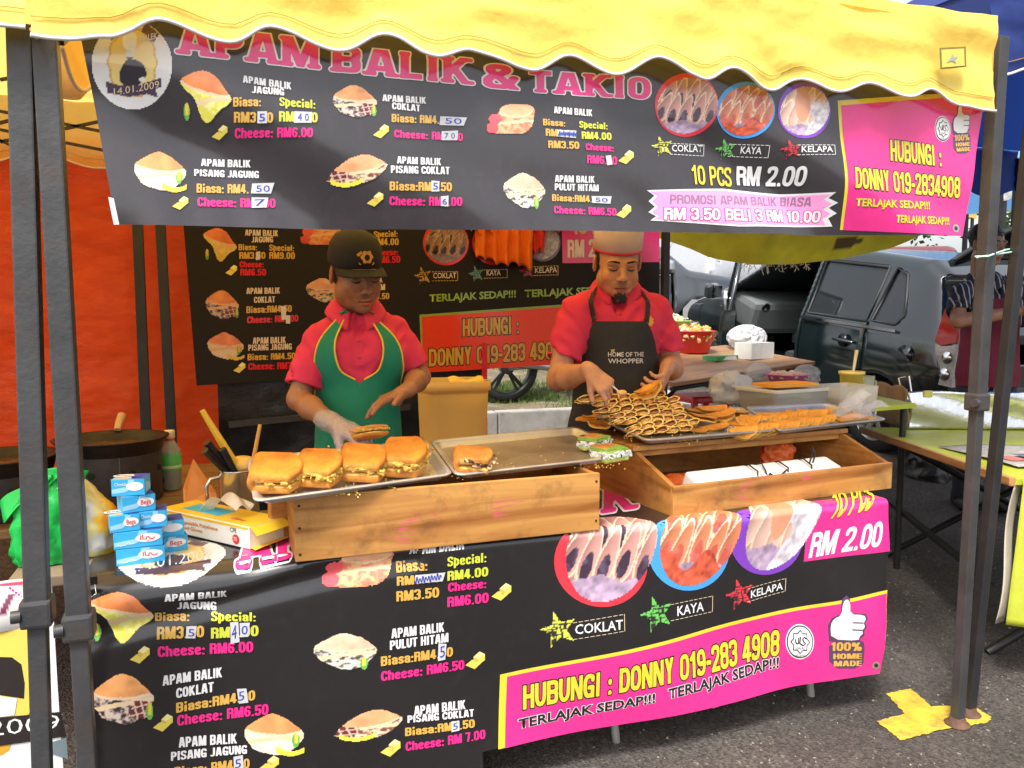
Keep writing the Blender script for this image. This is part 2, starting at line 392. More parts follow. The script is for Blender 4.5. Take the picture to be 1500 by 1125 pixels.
# --- gazebos
YEL=M('yellow canvas',(.95,.74,.19),.75,var=.05,vs=5,bump=.35,bs=260,trans=.62,tcol=(.96,.60,.15),dirt=.06,dcol=(.45,.30,.05))
YELV=M('lemon canvas',(.95,.74,.15),.72,var=.07,vs=4,bump=.5,bs=45,trans=.30,tcol=(.95,.70,.13),dirt=.07,dcol=(.50,.36,.06))
PIP=M('cream piping',(.82,.74,.66),.7,var=.1)
BLUEC=M('blue canvas',(.018,.04,.20),.75,var=.1,bump=.3,bs=200,trans=.3,tcol=(.015,.05,.26))
STEEL=M('grey steel pole',(.062,.062,.064),.42,metal=.35,var=.3,vs=9,dirt=.4,dcol=(.10,.055,.03),bump=.2,bs=90)
STEELB=M('black steel pole',(.022,.022,.024),.45,metal=.2,var=.3,vs=9,dirt=.35,dcol=(.07,.045,.03))
RUST=M('rusty steel',(.10,.05,.03),.8,var=.5,vs=25,bump=.6,bs=150)
def pole(parent,top,foot,w,m,clamp=None):
 """upper tube, thinner lower tube sliding out of it, clamp between them, foot plate"""
 top=Vector(top);foot=Vector(foot);mid=foot.lerp(top,clamp)if clamp else foot
 MB().bar(mid,top,w,w,up=(0,1,0),bev=.004).build('pole',m,parent)
 if clamp:
  lo=MB().bar(foot,mid+(top-foot)*.02,w*.8,w*.8,up=(0,1,0),bev=.003).build('pole',m,parent)
  c=MB().box(mid,(w*1.35,w*1.35,.06),bev=.008);c.tube([mid+Vector((-w*.6,-w*.5,.0)),mid+Vector((-w*1.0,-w*.55,.0))],.014,10)
  c.build('pole_clamp',m,parent)
 f=MB();f.lathe([(.040,.001),(.042,.006),(.038,.009),(.03,.012),(.024,.03)],foot,16);f.build('foot_plate',RUST,parent)
def scallop_valance(parent,pts,top,back=False,m=YEL,Y=1.86,bulge=.012,seed=0,piping=True):
 """pts: (x, z) turning points of the wavy lower edge; top: z at both ends"""
 X=np.linspace(pts[0][0],pts[-1][0],int(abs(pts[-1][0]-pts[0][0])/.012)+2)
 px=np.array([p[0]for p in pts]);pz=np.array([p[1]for p in pts])
 k=np.clip(np.searchsorted(px,X)-1,0,len(px)-2);t=(X-px[k])/(px[k+1]-px[k]);s=(1-np.cos(np.pi*t))/2
 zb=pz[k]*(1-s)+pz[k+1]*s
 zt=np.linspace(top[0],top[1],len(X));v=np.linspace(0,1,18)
 Z=zb[:,None]*(1-v)+zt[:,None]*v
 XX=np.repeat(X[:,None],18,1)
 YY=Y+bulge*(1-v)[None]*(np.sin(XX*9+seed)+.6*np.sin(XX*21+2*seed))+.010*fbm(XX*4,Z*14,0*Z,seed)+.006*np.abs(fbm(XX*9+Z*6,Z*5,0*Z,seed+4))
 YY=YY-(.0 if back else.02)*(1-v)[None]**2
 o=link('valance',grid_mesh('valance',np.stack([XX,YY,Z],-1)),YELV if m is YEL and not back else m,parent)
 if piping:
  MB().tube([(XX[i,0],YY[i,0]-.003,zb[i])for i in range(len(X))],.0044,6).build('piping',PIP,o)
  MB().tube([(XX[i,0],YY[i,2]-.0035,zb[i]*.86+zt[i]*.14)for i in range(0,len(X),2)],.0012,4).build('hem_stitching',M('hem thread',(.55,.33,.04),.8),o)
 return o
def roof(parent,x0,x1,y0,y1,ze0,ze1,apex,m):
 """four canvas slopes with a slight sag"""
 cx,cy=(x0+x1)/2,(y0+y1)/2;n=22
 u=np.linspace(-1,1,n*2+1);A,B=np.meshgrid(u,u,indexing='ij')
 r=np.maximum(np.abs(A),np.abs(B));ze=ze0+(ze1-ze0)*(B+1)/2
 Z=ze*r+apex*(1-r)-.05*np.sin(np.pi*r)*(1-.4*np.abs(np.abs(A)-np.abs(B)))
 P=np.stack([cx+A*(x1-x0)/2,cy+B*(y1-y0)/2,Z],-1)
 return link('roof_canvas',grid_mesh('roof',P),m,parent)
GY0,GY1=1.87,4.62
gaz=thing('gazebo_tent','yellow gazebo tent with wavy cream edged valance over the food stall','gazebo',(0,0,0))
FPY=1.93
pxv=[(45,52),(100,57),(158,56),(237,30),(337,60),(397,39),(497,73),(563,52),(633,87),(690,73),(783,100),(840,78),(902,109),(960,87),(1031,117),(1070,101),(1132,130),(1178,113),(1225,135),(1271,123),(1322,144),(1364,131),(1414,153),(1461,162)]
vp=[(p.x,p.z)for p in(atY(a,b,1.84)for a,b in pxv)]
XL,XR=vp[0][0],vp[-1][0]
val=scallop_valance(gaz,vp,(2.25,2.33),seed=1,Y=1.86)
lp=[atY(a,b,1.832)for a,b in((1376,70),(1415,68),(1416,98),(1377,102))]
MB().add(lp,[(0,1,2,3)]).build('sewn_label',M('label border',(.25,.17,.03),.7),val)
lq=[atY(a,b,1.8305)for a,b in((1379,73),(1412,71),(1413,96),(1380,99))]
MB().add(lq,[(0,1,2,3)]).build('sewn_label',M('label face',(.72,.55,.10),.7),val)
lb=[atY(a,b,1.829)for a,b in((1386,92),(1392,86),(1396,79),(1397,84),(1404,82),(1399,87),(1401,93),(1395,89))]
MB().add(lb,[tuple(range(8))]).build('sewn_label',M('label bird',(.32,.36,.33),.7),val)
def side_valance(parent,x,y0,y1,z0,z1,top0,top1,m,seed):
 n=90;v=np.linspace(0,1,10);y=np.linspace(y0,y1,n)
 zb=np.linspace(z0,z1,n)+.025*np.cos(np.arange(n)*.42+seed);Z=zb[:,None]*(1-v)+np.linspace(top0,top1,n)[:,None]*v
 Yy=np.repeat(y[:,None],10,1);Xx=x+.008*np.sin(Yy*12+seed)
 o=link('valance',grid_mesh('valance',np.stack([Xx,Yy,Z],-1)),m,parent)
 MB().tube([(Xx[i,0],y[i],zb[i])for i in range(n)],.006,6).build('piping',PIP,o)
side_valance(gaz,XR,1.86,4.64,2.03,2.22,2.33,2.5,YEL,0)
side_valance(gaz,XL-.0,1.88,4.64,2.0,2.2,2.25,2.5,YEL,2)
def rear_pts(x0,x1,z,amp=.03,step=.24):
 k=int((x1-x0)/step);return[(x0+(x1-x0)*i/k,z+amp*(1 if i%2 else-1))for i in range(k+1)]
scallop_valance(gaz,rear_pts(XL,XR,2.20),(2.5,2.5),True,Y=4.64,seed=3,piping=True)
roof(gaz,XL,XR,1.86,4.64,2.29,2.5,3.25,YEL)
pole(gaz,atY(66,40,FPY),(-.315,FPY,0),.046,STEEL,.364)
rb=atZ(1402,1062,0)
rt_=atY(1459,150,FPY);pole(gaz,(rt_.x,rt_.y,2.3),rb,.042,STEEL,.49)
pole(gaz,(-.30,4.58,2.45),(-.27,4.58,gz(0,4.58)),.05,STEELB)
pole(gaz,(2.38,4.58,2.45),(2.36,4.58,gz(0,4.58)),.05,STEELB)
for a,b in(((XL,1.93,2.22),(XR-.03,1.93,2.29)),((XL,4.58,2.48),(XR,4.58,2.48))):
 MB().bar(a,b,.02,.02).build('truss_bar',STEELB,gaz)
for k in range(4):
 x0=XL+(XR-XL)*k/4;x1=XL+(XR-XL)*(k+1)/4
 MB().bar((x0,4.57,2.18),(x1,4.57,2.46),.022,.012).build('truss_bar',STEELB,gaz);MB().bar((x0,4.55,2.46),(x1,4.55,2.18),.022,.012).build('truss_bar',STEELB,gaz)
for k in range(4):
 y0=1.95+2.6*k/4;y1=1.95+2.6*(k+1)/4;zz=lambda y:2.25+(y-1.95)*.07
 for xx in(XL+.03,XR-.05):
  MB().bar((xx,y0,zz(y0)-.26),(xx,y1,zz(y1)),.022,.012).build('truss_bar',STEELB,gaz);MB().bar((xx+.014,y0,zz(y0)),(xx+.014,y1,zz(y1)-.26),.022,.012).build('truss_bar',STEELB,gaz)
g2=thing('gazebo_tent','yellow gazebo tent of the neighbouring stall at the left edge','gazebo',(0,0,0))
nx1=XL-.012;nx0=nx1-2.7
sp=[(nx0+.3*i,1.99+.02*(1 if i%2 else-1))for i in range(0,9)]+[(nx1,1.985)]
scallop_valance(g2,sp,(2.2,2.25),seed=5,Y=1.865)
scallop_valance(g2,rear_pts(nx0,nx1,2.20),(2.5,2.5),True,Y=4.66,seed=6)
roof(g2,nx0,nx1,1.86,4.66,2.25,2.5,3.2,YEL)
pole(g2,atY(30,38,FPY),(-.415,FPY,0),.046,STEEL,.385)
for a,b in(((0,163),(156,194)),((0,208),(156,176)),((0,190),(156,221)),((0,95),(110,58)),((0,117),(60,106)),((-120,150),(20,215)),((-120,210),(20,175))):
 p,q=atY(*a,4.5),atY(*b,4.5);MB().bar(p,q,.024,.012).build('truss_bar',STEELB,g2)
pole(g2,(nx1-.05,4.58,2.45),(nx1-.05,4.58,gz(0,4.58)),.05,STEELB)
pole(g2,(nx0+.05,4.58,2.45),(nx0+.05,4.58,gz(0,4.58)),.05,STEELB)
pole(g2,(nx0+.05,1.95,2.2),(nx0+.05,1.95,0),.046,STEEL)
g3=thing('gazebo_tent','dark blue gazebo tent of the stall at the right edge','gazebo',(0,0,0))
b3=atZ(1418,1047,0);t3=atY(1530,0,2.0)
pole(g3,t3+(t3-b3)*.06,b3,.036,STEELB)
bx0,bx1=XR+.14,XR+3.0
roof(g3,bx0,bx1,2.0,4.1,2.5,2.55,3.3,BLUEC)
scallop_valance(g3,rear_pts(bx0,bx1,2.23),(2.5,2.5),True,m=BLUEC,Y=2.0,seed=8)
scallop_valance(g3,rear_pts(bx0,bx1,2.25),(2.55,2.55),True,m=BLUEC,Y=4.1,seed=9,piping=False)
side_valance(g3,bx0,2.0,4.1,2.25,2.27,2.5,2.55,BLUEC,1)
pole(g3,(bx1,2.0,2.5),(bx1,2.0,0),.04,STEELB);pole(g3,(bx1,4.1,2.5),(bx1,4.1,gz(0,4.1)),.04,STEELB);pole(g3,(bx0+.05,4.1,2.5),(bx0+.05,4.1,gz(0,4.1)),.04,STEELB)
for k in range(2):
 y0=2.05+.9*k;MB().bar((bx0+.05,y0,2.22),(bx0+.05,y0+.9,2.5),.02,.012).build('truss_bar',STEELB,g3);MB().bar((bx0+.064,y0,2.5),(bx0+.064,y0+.9,2.22),.02,.012).build('truss_bar',STEELB,g3)
 # --- tarpaulins behind the stalls
def tarp_mat(name,col,tcol,trans=.45):
 m=M(name,col,.5,var=.22,vs=5,bump=4,bs=7,stretch=(1,1,2.2),trans=trans,tcol=tcol,dirt=.12,dcol=tuple(c*.45 for c in col));return m
ORT=tarp_mat('orange tarpaulin',(.74,.078,.012),(.80,.066,.008),.5)
u=np.linspace(0,1,150);v=np.linspace(0,1,110);U,V_=np.meshgrid(u,v,indexing='ij')
X=-3.0+3.02*U;Z=.33+(2.32-.33)*V_
X=X+.10*(1-V_)*(U>.8)*(U-.8)*5
crease=.022*np.abs(np.sin(Z*7+.5*np.sin(X*3)))+.03*np.sin(X*4+Z)+.03*np.abs(fbm(X*2.2,Z*3.2,0*X,21))+.012*np.abs(fbm(X*7+Z*3,Z*9,0*X,25))+.012*np.abs(np.sin(X*6.5))
tg=thing('tarpaulin','orange tarpaulin sheet hung as the wall behind the woks','tarpaulin',(0,0,0))
link('sheet',grid_mesh('tarp',np.stack([X,4.74+crease,Z],-1)),ORT,tg)
BLT=M('blue tarpaulin',(.02,.06,.22),.55,var=.15,bump=.4,bs=300)
Y2=np.linspace(0,1,8)[:,None];zz=np.linspace(0,1,14)[None]
link('folded_edge',grid_mesh('te',np.stack([-.02+.10*Y2-.11*zz+.0*Y2+.10,4.715+0*(Y2+zz)+.02*np.sin(zz*7),.45+.55*zz+0*Y2],-1)),BLT,tg)
BLK=M('black plastic sheet',(.010,.010,.011),.35,var=.4,vs=5,bump=.5,bs=60,dirt=.10,dcol=(.12,.12,.12))
p0,p1=atY(318,548,4.45),atY(705,528,4.45)
X=p0.x+(p1.x-p0.x)*U[:,:40];Z=gz(0,4.4)+(1.22-gz(0,4.4))*np.linspace(0,1,40)[None]+0*X
tag(link('black_sheet',grid_mesh('bs',np.stack([X,4.45+.02*np.sin(X*8)+.015*fbm(X*3,Z*4,0*X,4),Z],-1)),BLK),'black plastic sheet hanging below the menu behind the two sellers','plastic sheet')
rl=thing('rail','dark horizontal rail across the black sheet behind the green apron','rail')
MB().bar(atY(335,622,4.4),atY(600,596,4.4),.05,.03).build('bar',M('dark rail',(.035,.037,.04),.4),rl)
rp=thing('post','red painted post beside the plastic tub','post')
a=atY(709,540,4.42);MB().bar((a.x,4.42,gz(0,4.42)),(a.x,4.42,1.25),.03,.03).build('shaft',M('red paint',(.55,.012,.02),.4),rp)
MB().lathe([(.05,0),(.05,.01),(.02,.02)],(a.x,4.42,gz(0,4.42))).build('foot',M('red paint'),rp)
# --- tables
WTOP=wood('board',lin('#9a6a3c'),lin('#5a3a1e'),.6,0,.5)
TZ=.765
def trestle(t,x0,x1,y0,y1,z,gzb=0.0,m=STEELB,thick=.028,top=WTOP,legs=True):
 mb=MB().box(((x0+x1)/2,(y0+y1)/2,z-thick/2),(x1-x0,y1-y0,thick),bev=.004);mb.build('tabletop',top,t)
 for x in(x0+.12,x1-.12):
  for s in(0,1):
   ya,yb=(y0+.05,y1-.05)if s else(y1-.05,y0+.05);MB().tube([(x+.02*s,ya,z-thick),(x+.02*s,yb,gz(0.,yb)+.0)],.014,8).build('leg',m,t)
tb=thing('folding_table','long folding table under the black menu banner carrying the trays','table')
FY=2.13
LT=[atY(a,b,FY)for a,b in((70,842),(1306,716))]
tx0,tx1=-.52,LT[1].x-.01
MB().box(((tx0+tx1)/2,FY+.345,TZ-.015),(tx1-tx0,.52,.028),bev=.004).build('tabletop',M('table laminate',(.20,.15,.10),.6,dirt=.4),tb)
LEGM=M('galvanised leg',(.38,.37,.34),.5,metal=.5,dirt=.4,var=.3)
for px,py in((903,1088),(1188,1022)):
 f=atZ(px,py,.0);MB().tube([(f.x-.07,f.y+.05,TZ-.03),(f.x,f.y,0)],.014,8).build('leg',LEGM,tb)
 MB().tube([(f.x-.07,f.y+.35,TZ-.03),(f.x-.02,f.y+.4,0)],.014,8).build('leg',LEGM,tb)
for x in(-.3,.4):
 MB().tube([(x,FY+.12,TZ-.03),(x,FY+.05,0)],.014,8).build('leg',LEGM,tb);MB().tube([(x,FY+.55,TZ-.03),(x,FY+.62,0)],.014,8).build('leg',LEGM,tb)
MB().bar(atZ(1040,1032,.03),atZ(1090,1012,.03),.03,.02).build('foot_rail',LEGM,tb)
t2=thing('side_table','brown wooden side table under the woks at the left','table')
trestle(t2,-1.5,.10,2.78,3.75,TZ-.01,top=wood('greasy board',lin('#8a6a44'),lin('#3f2a18'),.5,0,.6))
# === PRINTED BANNERS
_tc={}
def text_mesh(s,off=0.0,res=2,seg=None):
 """flat text from the built-in font: verts (n,2) with u in 0..1 over its ink width and v = 1 at capital height"""
 key=(s,off,res)
 if key in _tc:return _tc[key]
 cu=bpy.data.curves.new('t','FONT');cu.body=s;cu.size=1;cu.offset=off;cu.resolution_u=res;cu.fill_mode='FRONT'
 o=bpy.data.objects.new('t',cu);me=o.to_mesh()
 bm=bmesh.new();bm.from_mesh(me);bmesh.ops.remove_doubles(bm,verts=bm.verts,dist=1e-5);bmesh.ops.triangulate(bm,faces=bm.faces[:])
 bm.verts.index_update()
 V=np.array([v.co[:2]for v in bm.verts]);Fc=[tuple(v.index for v in f.verts)for f in bm.faces];bm.free()
 o.to_mesh_clear();bpy.data.objects.remove(o);bpy.data.curves.remove(cu)
 _tc[key]=(V,Fc);return _tc[key]
CAPH=text_mesh('H')[0][:,1].max()
# ---- a heavy condensed alphabet drawn as strokes, filled by marching squares
_st=[(0,-.3),(0,1.3)];_sr=[(1,-.3),(1,1.3)]
GLY={
'A':(1.12,[[(-.02,-.2),(.40,1.2)],[(1.02,-.2),(.60,1.2)],[(.2,.22),(.8,.22)],[(.4,1.1),(.6,1.1)]],[]),
'B':(1.0,[_st],[[(0,1),(.75,1),(1,.95),(1,.56),(.75,.52),(0,.52)],[(0,.52),(.75,.52),(1,.46),(1,.05),(.75,0),(0,0)]]),
'C':(1.0,[],[[(1,.76),(1,1),(0,1),(0,0),(1,0),(1,.24)]]),'D':(1.0,[_st],[[(0,1),(1,1),(1,0),(0,0)]]),
'E':(.86,[_st,[(0,1),(1.4,1)],[(0,.5),(1.2,.5)],[(0,0),(1.4,0)]],[]),'F':(.84,[_st,[(0,1),(1.4,1)],[(0,.48),(1.2,.48)]],[]),
'G':(1.0,[[(.55,.42),(1.0,.42)],[(1,.42),(1,-.2)]],[[(1,.80),(1,1),(0,1),(0,0),(.95,0),(1,.3)]]),'H':(1.0,[_st,_sr,[(0,.52),(1,.52)]],[]),
'I':(.5,[[(.5,-.3),(.5,1.3)]],[]),'J':(.8,[],[[(1,1.4),(1,.9),(1,0),(0,0),(-.3,.05)]]),'K':(1.08,[_st,[(0,.30),(1.08,1.3)],[(.30,.62),(1.12,-.3)]],[]),
'L':(.8,[_st,[(0,0),(1.4,0)]],[]),'M':(1.35,[_st,_sr,[(.05,1.2),(.5,-.05)],[(.95,1.2),(.5,-.05)]],[]),'N':(1.05,[_st,_sr,[(0,1.15),(1,-.15)]],[]),
'O':(1.0,[],[[(0,.5),(0,1),(1,1),(1,0),(0,0),(0,.5)]]),'P':(.96,[_st],[[(0,1),(1,1),(1,.45),(0,.45)]]),'R':(1.0,[_st,[(1,.30),(1,-.3)]],[[(0,1),(1,1),(1,.52),(0,.52)],[(.4,.52),(1,.5),(1,.2)]]),
'S':(.98,[],[[(1,.82),(1,1),(0,1),(0,.58),(1,.44),(1,0),(0,0),(0,.18)]]),'T':(.9,[[(.5,-.3),(.5,1.1)],[(-.4,1),(1.4,1)]],[]),'U':(1.0,[],[[(0,1.4),(0,1.1),(0,0),(1,0),(1,1.1),(1,1.4)]]),
'W':(1.5,[[(-.02,1.2),(.26,-.2)],[(.26,-.2),(.5,1.05)],[(.5,1.05),(.74,-.2)],[(.74,-.2),(1.02,1.2)]],[]),'Y':(1.0,[[(-.05,1.3),(.5,.45)],[(1.05,1.3),(.5,.45)],[(.5,.5),(.5,-.3)]],[]),
'0':(1.0,[],[[(0,.5),(0,1),(1,1),(1,0),(0,0),(0,.5)]]),'1':(.72,[[(.72,-.3),(.72,1.3)],[(.7,1.0),(.0,.78)]],[]),'2':(.95,[[(-.2,0),(1.3,0)]],[[(0,.80),(0,1),(1,1),(1,.66),(.85,.5),(.1,.12),(0,-.1)]]),
'3':(.96,[],[[(0,.84),(0,1),(1,1),(1,.54),(.55,.52)],[(.55,.52),(1,.50),(1,0),(0,0),(0,.16)]]),'4':(1.0,[[(.72,-.3),(.72,1.3)],[(.68,1.2),(-.02,.26)],[(-.2,.22),(1.25,.22)]],[]),
'5':(.96,[[(0,1),(1.3,1)],[(.05,1.0),(.03,.5)]],[[(.03,.52),(.2,.62),(1,.62),(1,0),(0,0),(0,.16)]]),'6':(.98,[],[[(1,.86),(1,1),(0,1),(0,0),(1,0),(1,.56),(.1,.56),(0,.45)]]),
'7':(.86,[[(-.3,1),(1,1)],[(1.0,1.0),(.35,-.3)]],[]),'8':(.98,[],[[(.5,.53),(0,.55),(0,1),(1,1),(1,.55),(.5,.53)],[(.5,.53),(0,.5),(0,0),(1,0),(1,.5),(.5,.53)]]),'9':(.98,[],[[(0,.14),(0,0),(1,0),(1,1),(0,1),(0,.44),(.9,.44),(1,.55)]]),
'.':(.46,[[(.5,-.06),(.5,.0)]],[]),':':(.46,[[(.5,-.06),(.5,.0)],[(.5,.50),(.5,.58)]],[]),'-':(.55,[[(-.1,.40),(1.1,.40)]],[]),'!':(.46,[[(.5,1.3),(.5,.34)],[(.5,-.06),(.5,.0)]],[]),' ':(.5,[],[]),
'%':(1.5,[[(.72,1.1),(.28,-.1)]],[[(0,.8),(0,1),(.26,1),(.26,.58),(0,.58),(0,.8)],[(.74,.2),(.74,.42),(1,.42),(1,0),(.74,0),(.74,.2)]]),
'&':(1.15,[[(.25,.62),(1.05,-.12)]],[[(.28,.60),(.08,.75),(.1,1),(.7,1),(.72,.72),(.0,.45),(-.05,0),(.7,-.05),(1.0,.45)]]),
'i':(.5,[[(.5,-.3),(.5,.60)],[(.5,.92),(.5,1.2)]],[]),'l':(.5,[[(.5,-.3),(.5,1.3)]],[]),'a':(.92,[[(1,-.3),(1,.4)]],[[(0,.58),(0,.70),(1,.70),(1,.3)],[(1,.38),(0,.38),(0,0),(.9,0),(1,.2)]]),
's':(.86,[],[[(1,.58),(1,.70),(0,.70),(0,.40),(1,.32),(1,0),(0,0),(0,.12)]]),'p':(.92,[[(0,-.6),(0,.84)]],[[(0,.70),(1,.70),(1,0),(0,0)]]),'e':(.92,[],[[(0,.36),(1,.36),(1,.70),(0,.70),(0,0),(1,0),(1,.10)]]),
'c':(.88,[],[[(1,.56),(1,.70),(0,.70),(0,0),(1,0),(1,.14)]]),'h':(.92,[_st],[[(0,.70),(1,.70),(1,.4),(1,-.4)]]),
}
STY=dict(impact=(.58,.108,.082,0),fat=(.74,.118,.092,0),fun=(.66,.090,.075,0),slab=(.94,.150,.098,1))
SER=dict(A=[(-.02,0,.26),(1.02,0,.26)],P=[(.05,0,.34),(-.1,1,.2)],M=[(.0,0,.20),(1.0,0,.20),(-.06,1,.14),(1.06,1,.14)],B=[(-.1,0,.2),(-.1,1,.2)],L=[(0,1,.30),(-.1,0,.2)],I=[(.5,0,.75),(.5,1,.75)],
K=[(0,0,.28),(1.08,0,.24),(0,1,.28),(1.0,1,.24)],T=[(.5,0,.36)],O=[])
_gl={}
def round_line(P,k=3):
 P=[np.array(p,float)for p in P]
 for _ in range(k):
  Q=[P[0]]
  for a,b in zip(P[:-1],P[1:]):Q+=[.75*a+.25*b,.25*a+.75*b]
  P=Q+[P[-1]]
 return P
def glyph(ch,style,off,n):
 key=(ch,style,off,n)
 if key in _gl:return _gl[key]
 base,tx,ty,slab=STY[style];wf,S,R=GLY[ch];w=base*wf
 if ch==' ':_gl[key]=(np.zeros((0,2)),[],w);return _gl[key]
 pad=off+.03;step=1.0/n;xs=np.arange(-pad-(.12 if slab else 0),w+pad+step+(.12 if slab else 0),step);ys=np.arange(-(.28 if ch=='p' else 0)-pad,1+pad+step,step);Xg,Yg=np.meshgrid(xs,ys,indexing='ij')
 D=np.full(Xg.shape,9.0);segs=[]
 for P in S:segs+=list(zip(P[:-1],P[1:]))
 for P in R:
  Q=round_line([tuple(p)for p in P],3);segs+=list(zip(Q[:-1],Q[1:]))
 mp=lambda p:((tx+p[0]*(w-2*tx)),(ty+p[1]*(1-2*ty)))
 for a,b in segs:
  a=mp(a);b=mp(b);ax,ay,bx,by=a[0]/tx,a[1]/ty,b[0]/tx,b[1]/ty;dx,dy=bx-ax,by-ay;X1,Y1=Xg/tx-ax,Yg/ty-ay
  t=np.clip((X1*dx+Y1*dy)/max(dx*dx+dy*dy,1e-9),0,1);D=np.minimum(D,(np.sqrt((X1-t*dx)**2+(Y1-t*dy)**2)-1)*min(tx,ty))
 lo=-(.24 if ch=='p' else 0)
 D=np.maximum(D,np.maximum(np.maximum(lo-Yg,Yg-1),np.maximum(-Xg-.01,Xg-w-.01)))
 if slab:
  for u,v,hl in SER.get(ch,[]):
   c=mp((u,v));c=(c[0],.065 if v==0 else.935);hw=hl*(w-2*tx)
   q=np.hypot(np.maximum(np.abs(Xg-c[0])-hw,0),np.maximum(np.abs(Yg-c[1])-.01,0))-.055;k=.05
   hh=np.maximum(k-np.abs(q-D),0)/k;D=np.minimum(D,q)-hh*hh*k*.25
 D=D-off;V=[];Fc=[];vid={}
 def vt(k,x,y):
  if k not in vid:vid[k]=len(V);V.append((x,y))
  return vid[k]
 nx,ny=D.shape;ins=D<0
 for i in range(nx-1):
  j=0
  while j<ny-1:
   c=(ins[i,j],ins[i+1,j],ins[i+1,j+1],ins[i,j+1]);s=sum(c)
   if s==0:j+=1;continue
   if s==4:
    j1=j
    while j1<ny-1 and j1-j<5 and ins[i,j1+1]and ins[i+1,j1+1]:j1+=1
    Fc.append((vt((i,j),xs[i],ys[j]),vt((i+1,j),xs[i+1],ys[j]),vt((i+1,j1),xs[i+1],ys[j1]),vt((i,j1),xs[i],ys[j1])));j=j1;continue
   cs=[(i,j),(i+1,j),(i+1,j+1),(i,j+1)];poly=[]
   for q in range(4):
    a=cs[q];b=cs[(q+1)%4];da,db=D[a],D[b]
    if da<0:poly.append(vt(a,xs[a[0]],ys[a[1]]))
    if(da<0)!=(db<0):
     t=da/(da-db);kk=(min(a,b),max(a,b),'e');poly.append(vt(kk,xs[a[0]]+t*(xs[b[0]]-xs[a[0]]),ys[a[1]]+t*(ys[b[1]]-ys[a[1]])))
   if len(set(poly))>=3:Fc.append(tuple(dict.fromkeys(poly)))
   j+=1
 _gl[key]=(np.array(V).reshape(-1,2),Fc,w);return _gl[key]
def block_text(s,style='impact',off=0.0,n=24,gap=.045):
 gap=.15 if style=='slab' else gap
 Vs,Fs,x,k=[],[],0,0
 for ch in s:
  V,Fc,w=glyph(ch,style,off,n)
  if len(V):Vs.append(V+[x,0]);Fs+=[tuple(i+k for i in f)for f in Fc];k+=len(V)
  x+=w+gap
 return np.concatenate(Vs),Fs,x-gap
GLOSS=dict(rough=.17,spec=.7,var=.04,vs=40,bump=.012,bs=90)
def ink(name,col=(.5,.5,.5),**k):return M('print '+name,col,**{**GLOSS,**k})
INK=dict(white=ink('white',(.72,.71,.70)),gold=ink('gold',(.62,.36,.07)),lime=ink('lime',(.55,.58,.05)),pink=ink('pink',(.78,.025,.22)),
mag=ink('magenta',(.76,.032,.23)),yellow=ink('yellow',(.68,.55,.04)),dark=ink('dark',(.022,.017,.016)),black=ink('black',(.016,.014,.015),dirt=.10,dcol=(.07,.07,.07)),
grey=ink('grey violet',(.30,.17,.26)),red=ink('red',(.70,.04,.06)),blue=ink('blue',(.06,.32,.75)),purple=ink('purple',(.20,.05,.45)),violet=ink('violet',(.10,.05,.11)),
green=ink('green',(.13,.50,.08)),olive=ink('olive',(.22,.36,.05)),orange=ink('orange red',(.72,.055,.02)),pic=ink('picture',(.5,.5,.5),vcol=True),cream=ink('cream',(.70,.55,.36)),
hpink=ink('light pink',(.88,.32,.62)),bgold=ink('dull gold',(.55,.33,.05)),bred=ink('dull red',(.60,.02,.03)),navy=ink('pen blue',(.03,.05,.35)),tape=ink('tape',(.55,.55,.56),rough=.2),white2=ink('cream white',(.62,.50,.40)))
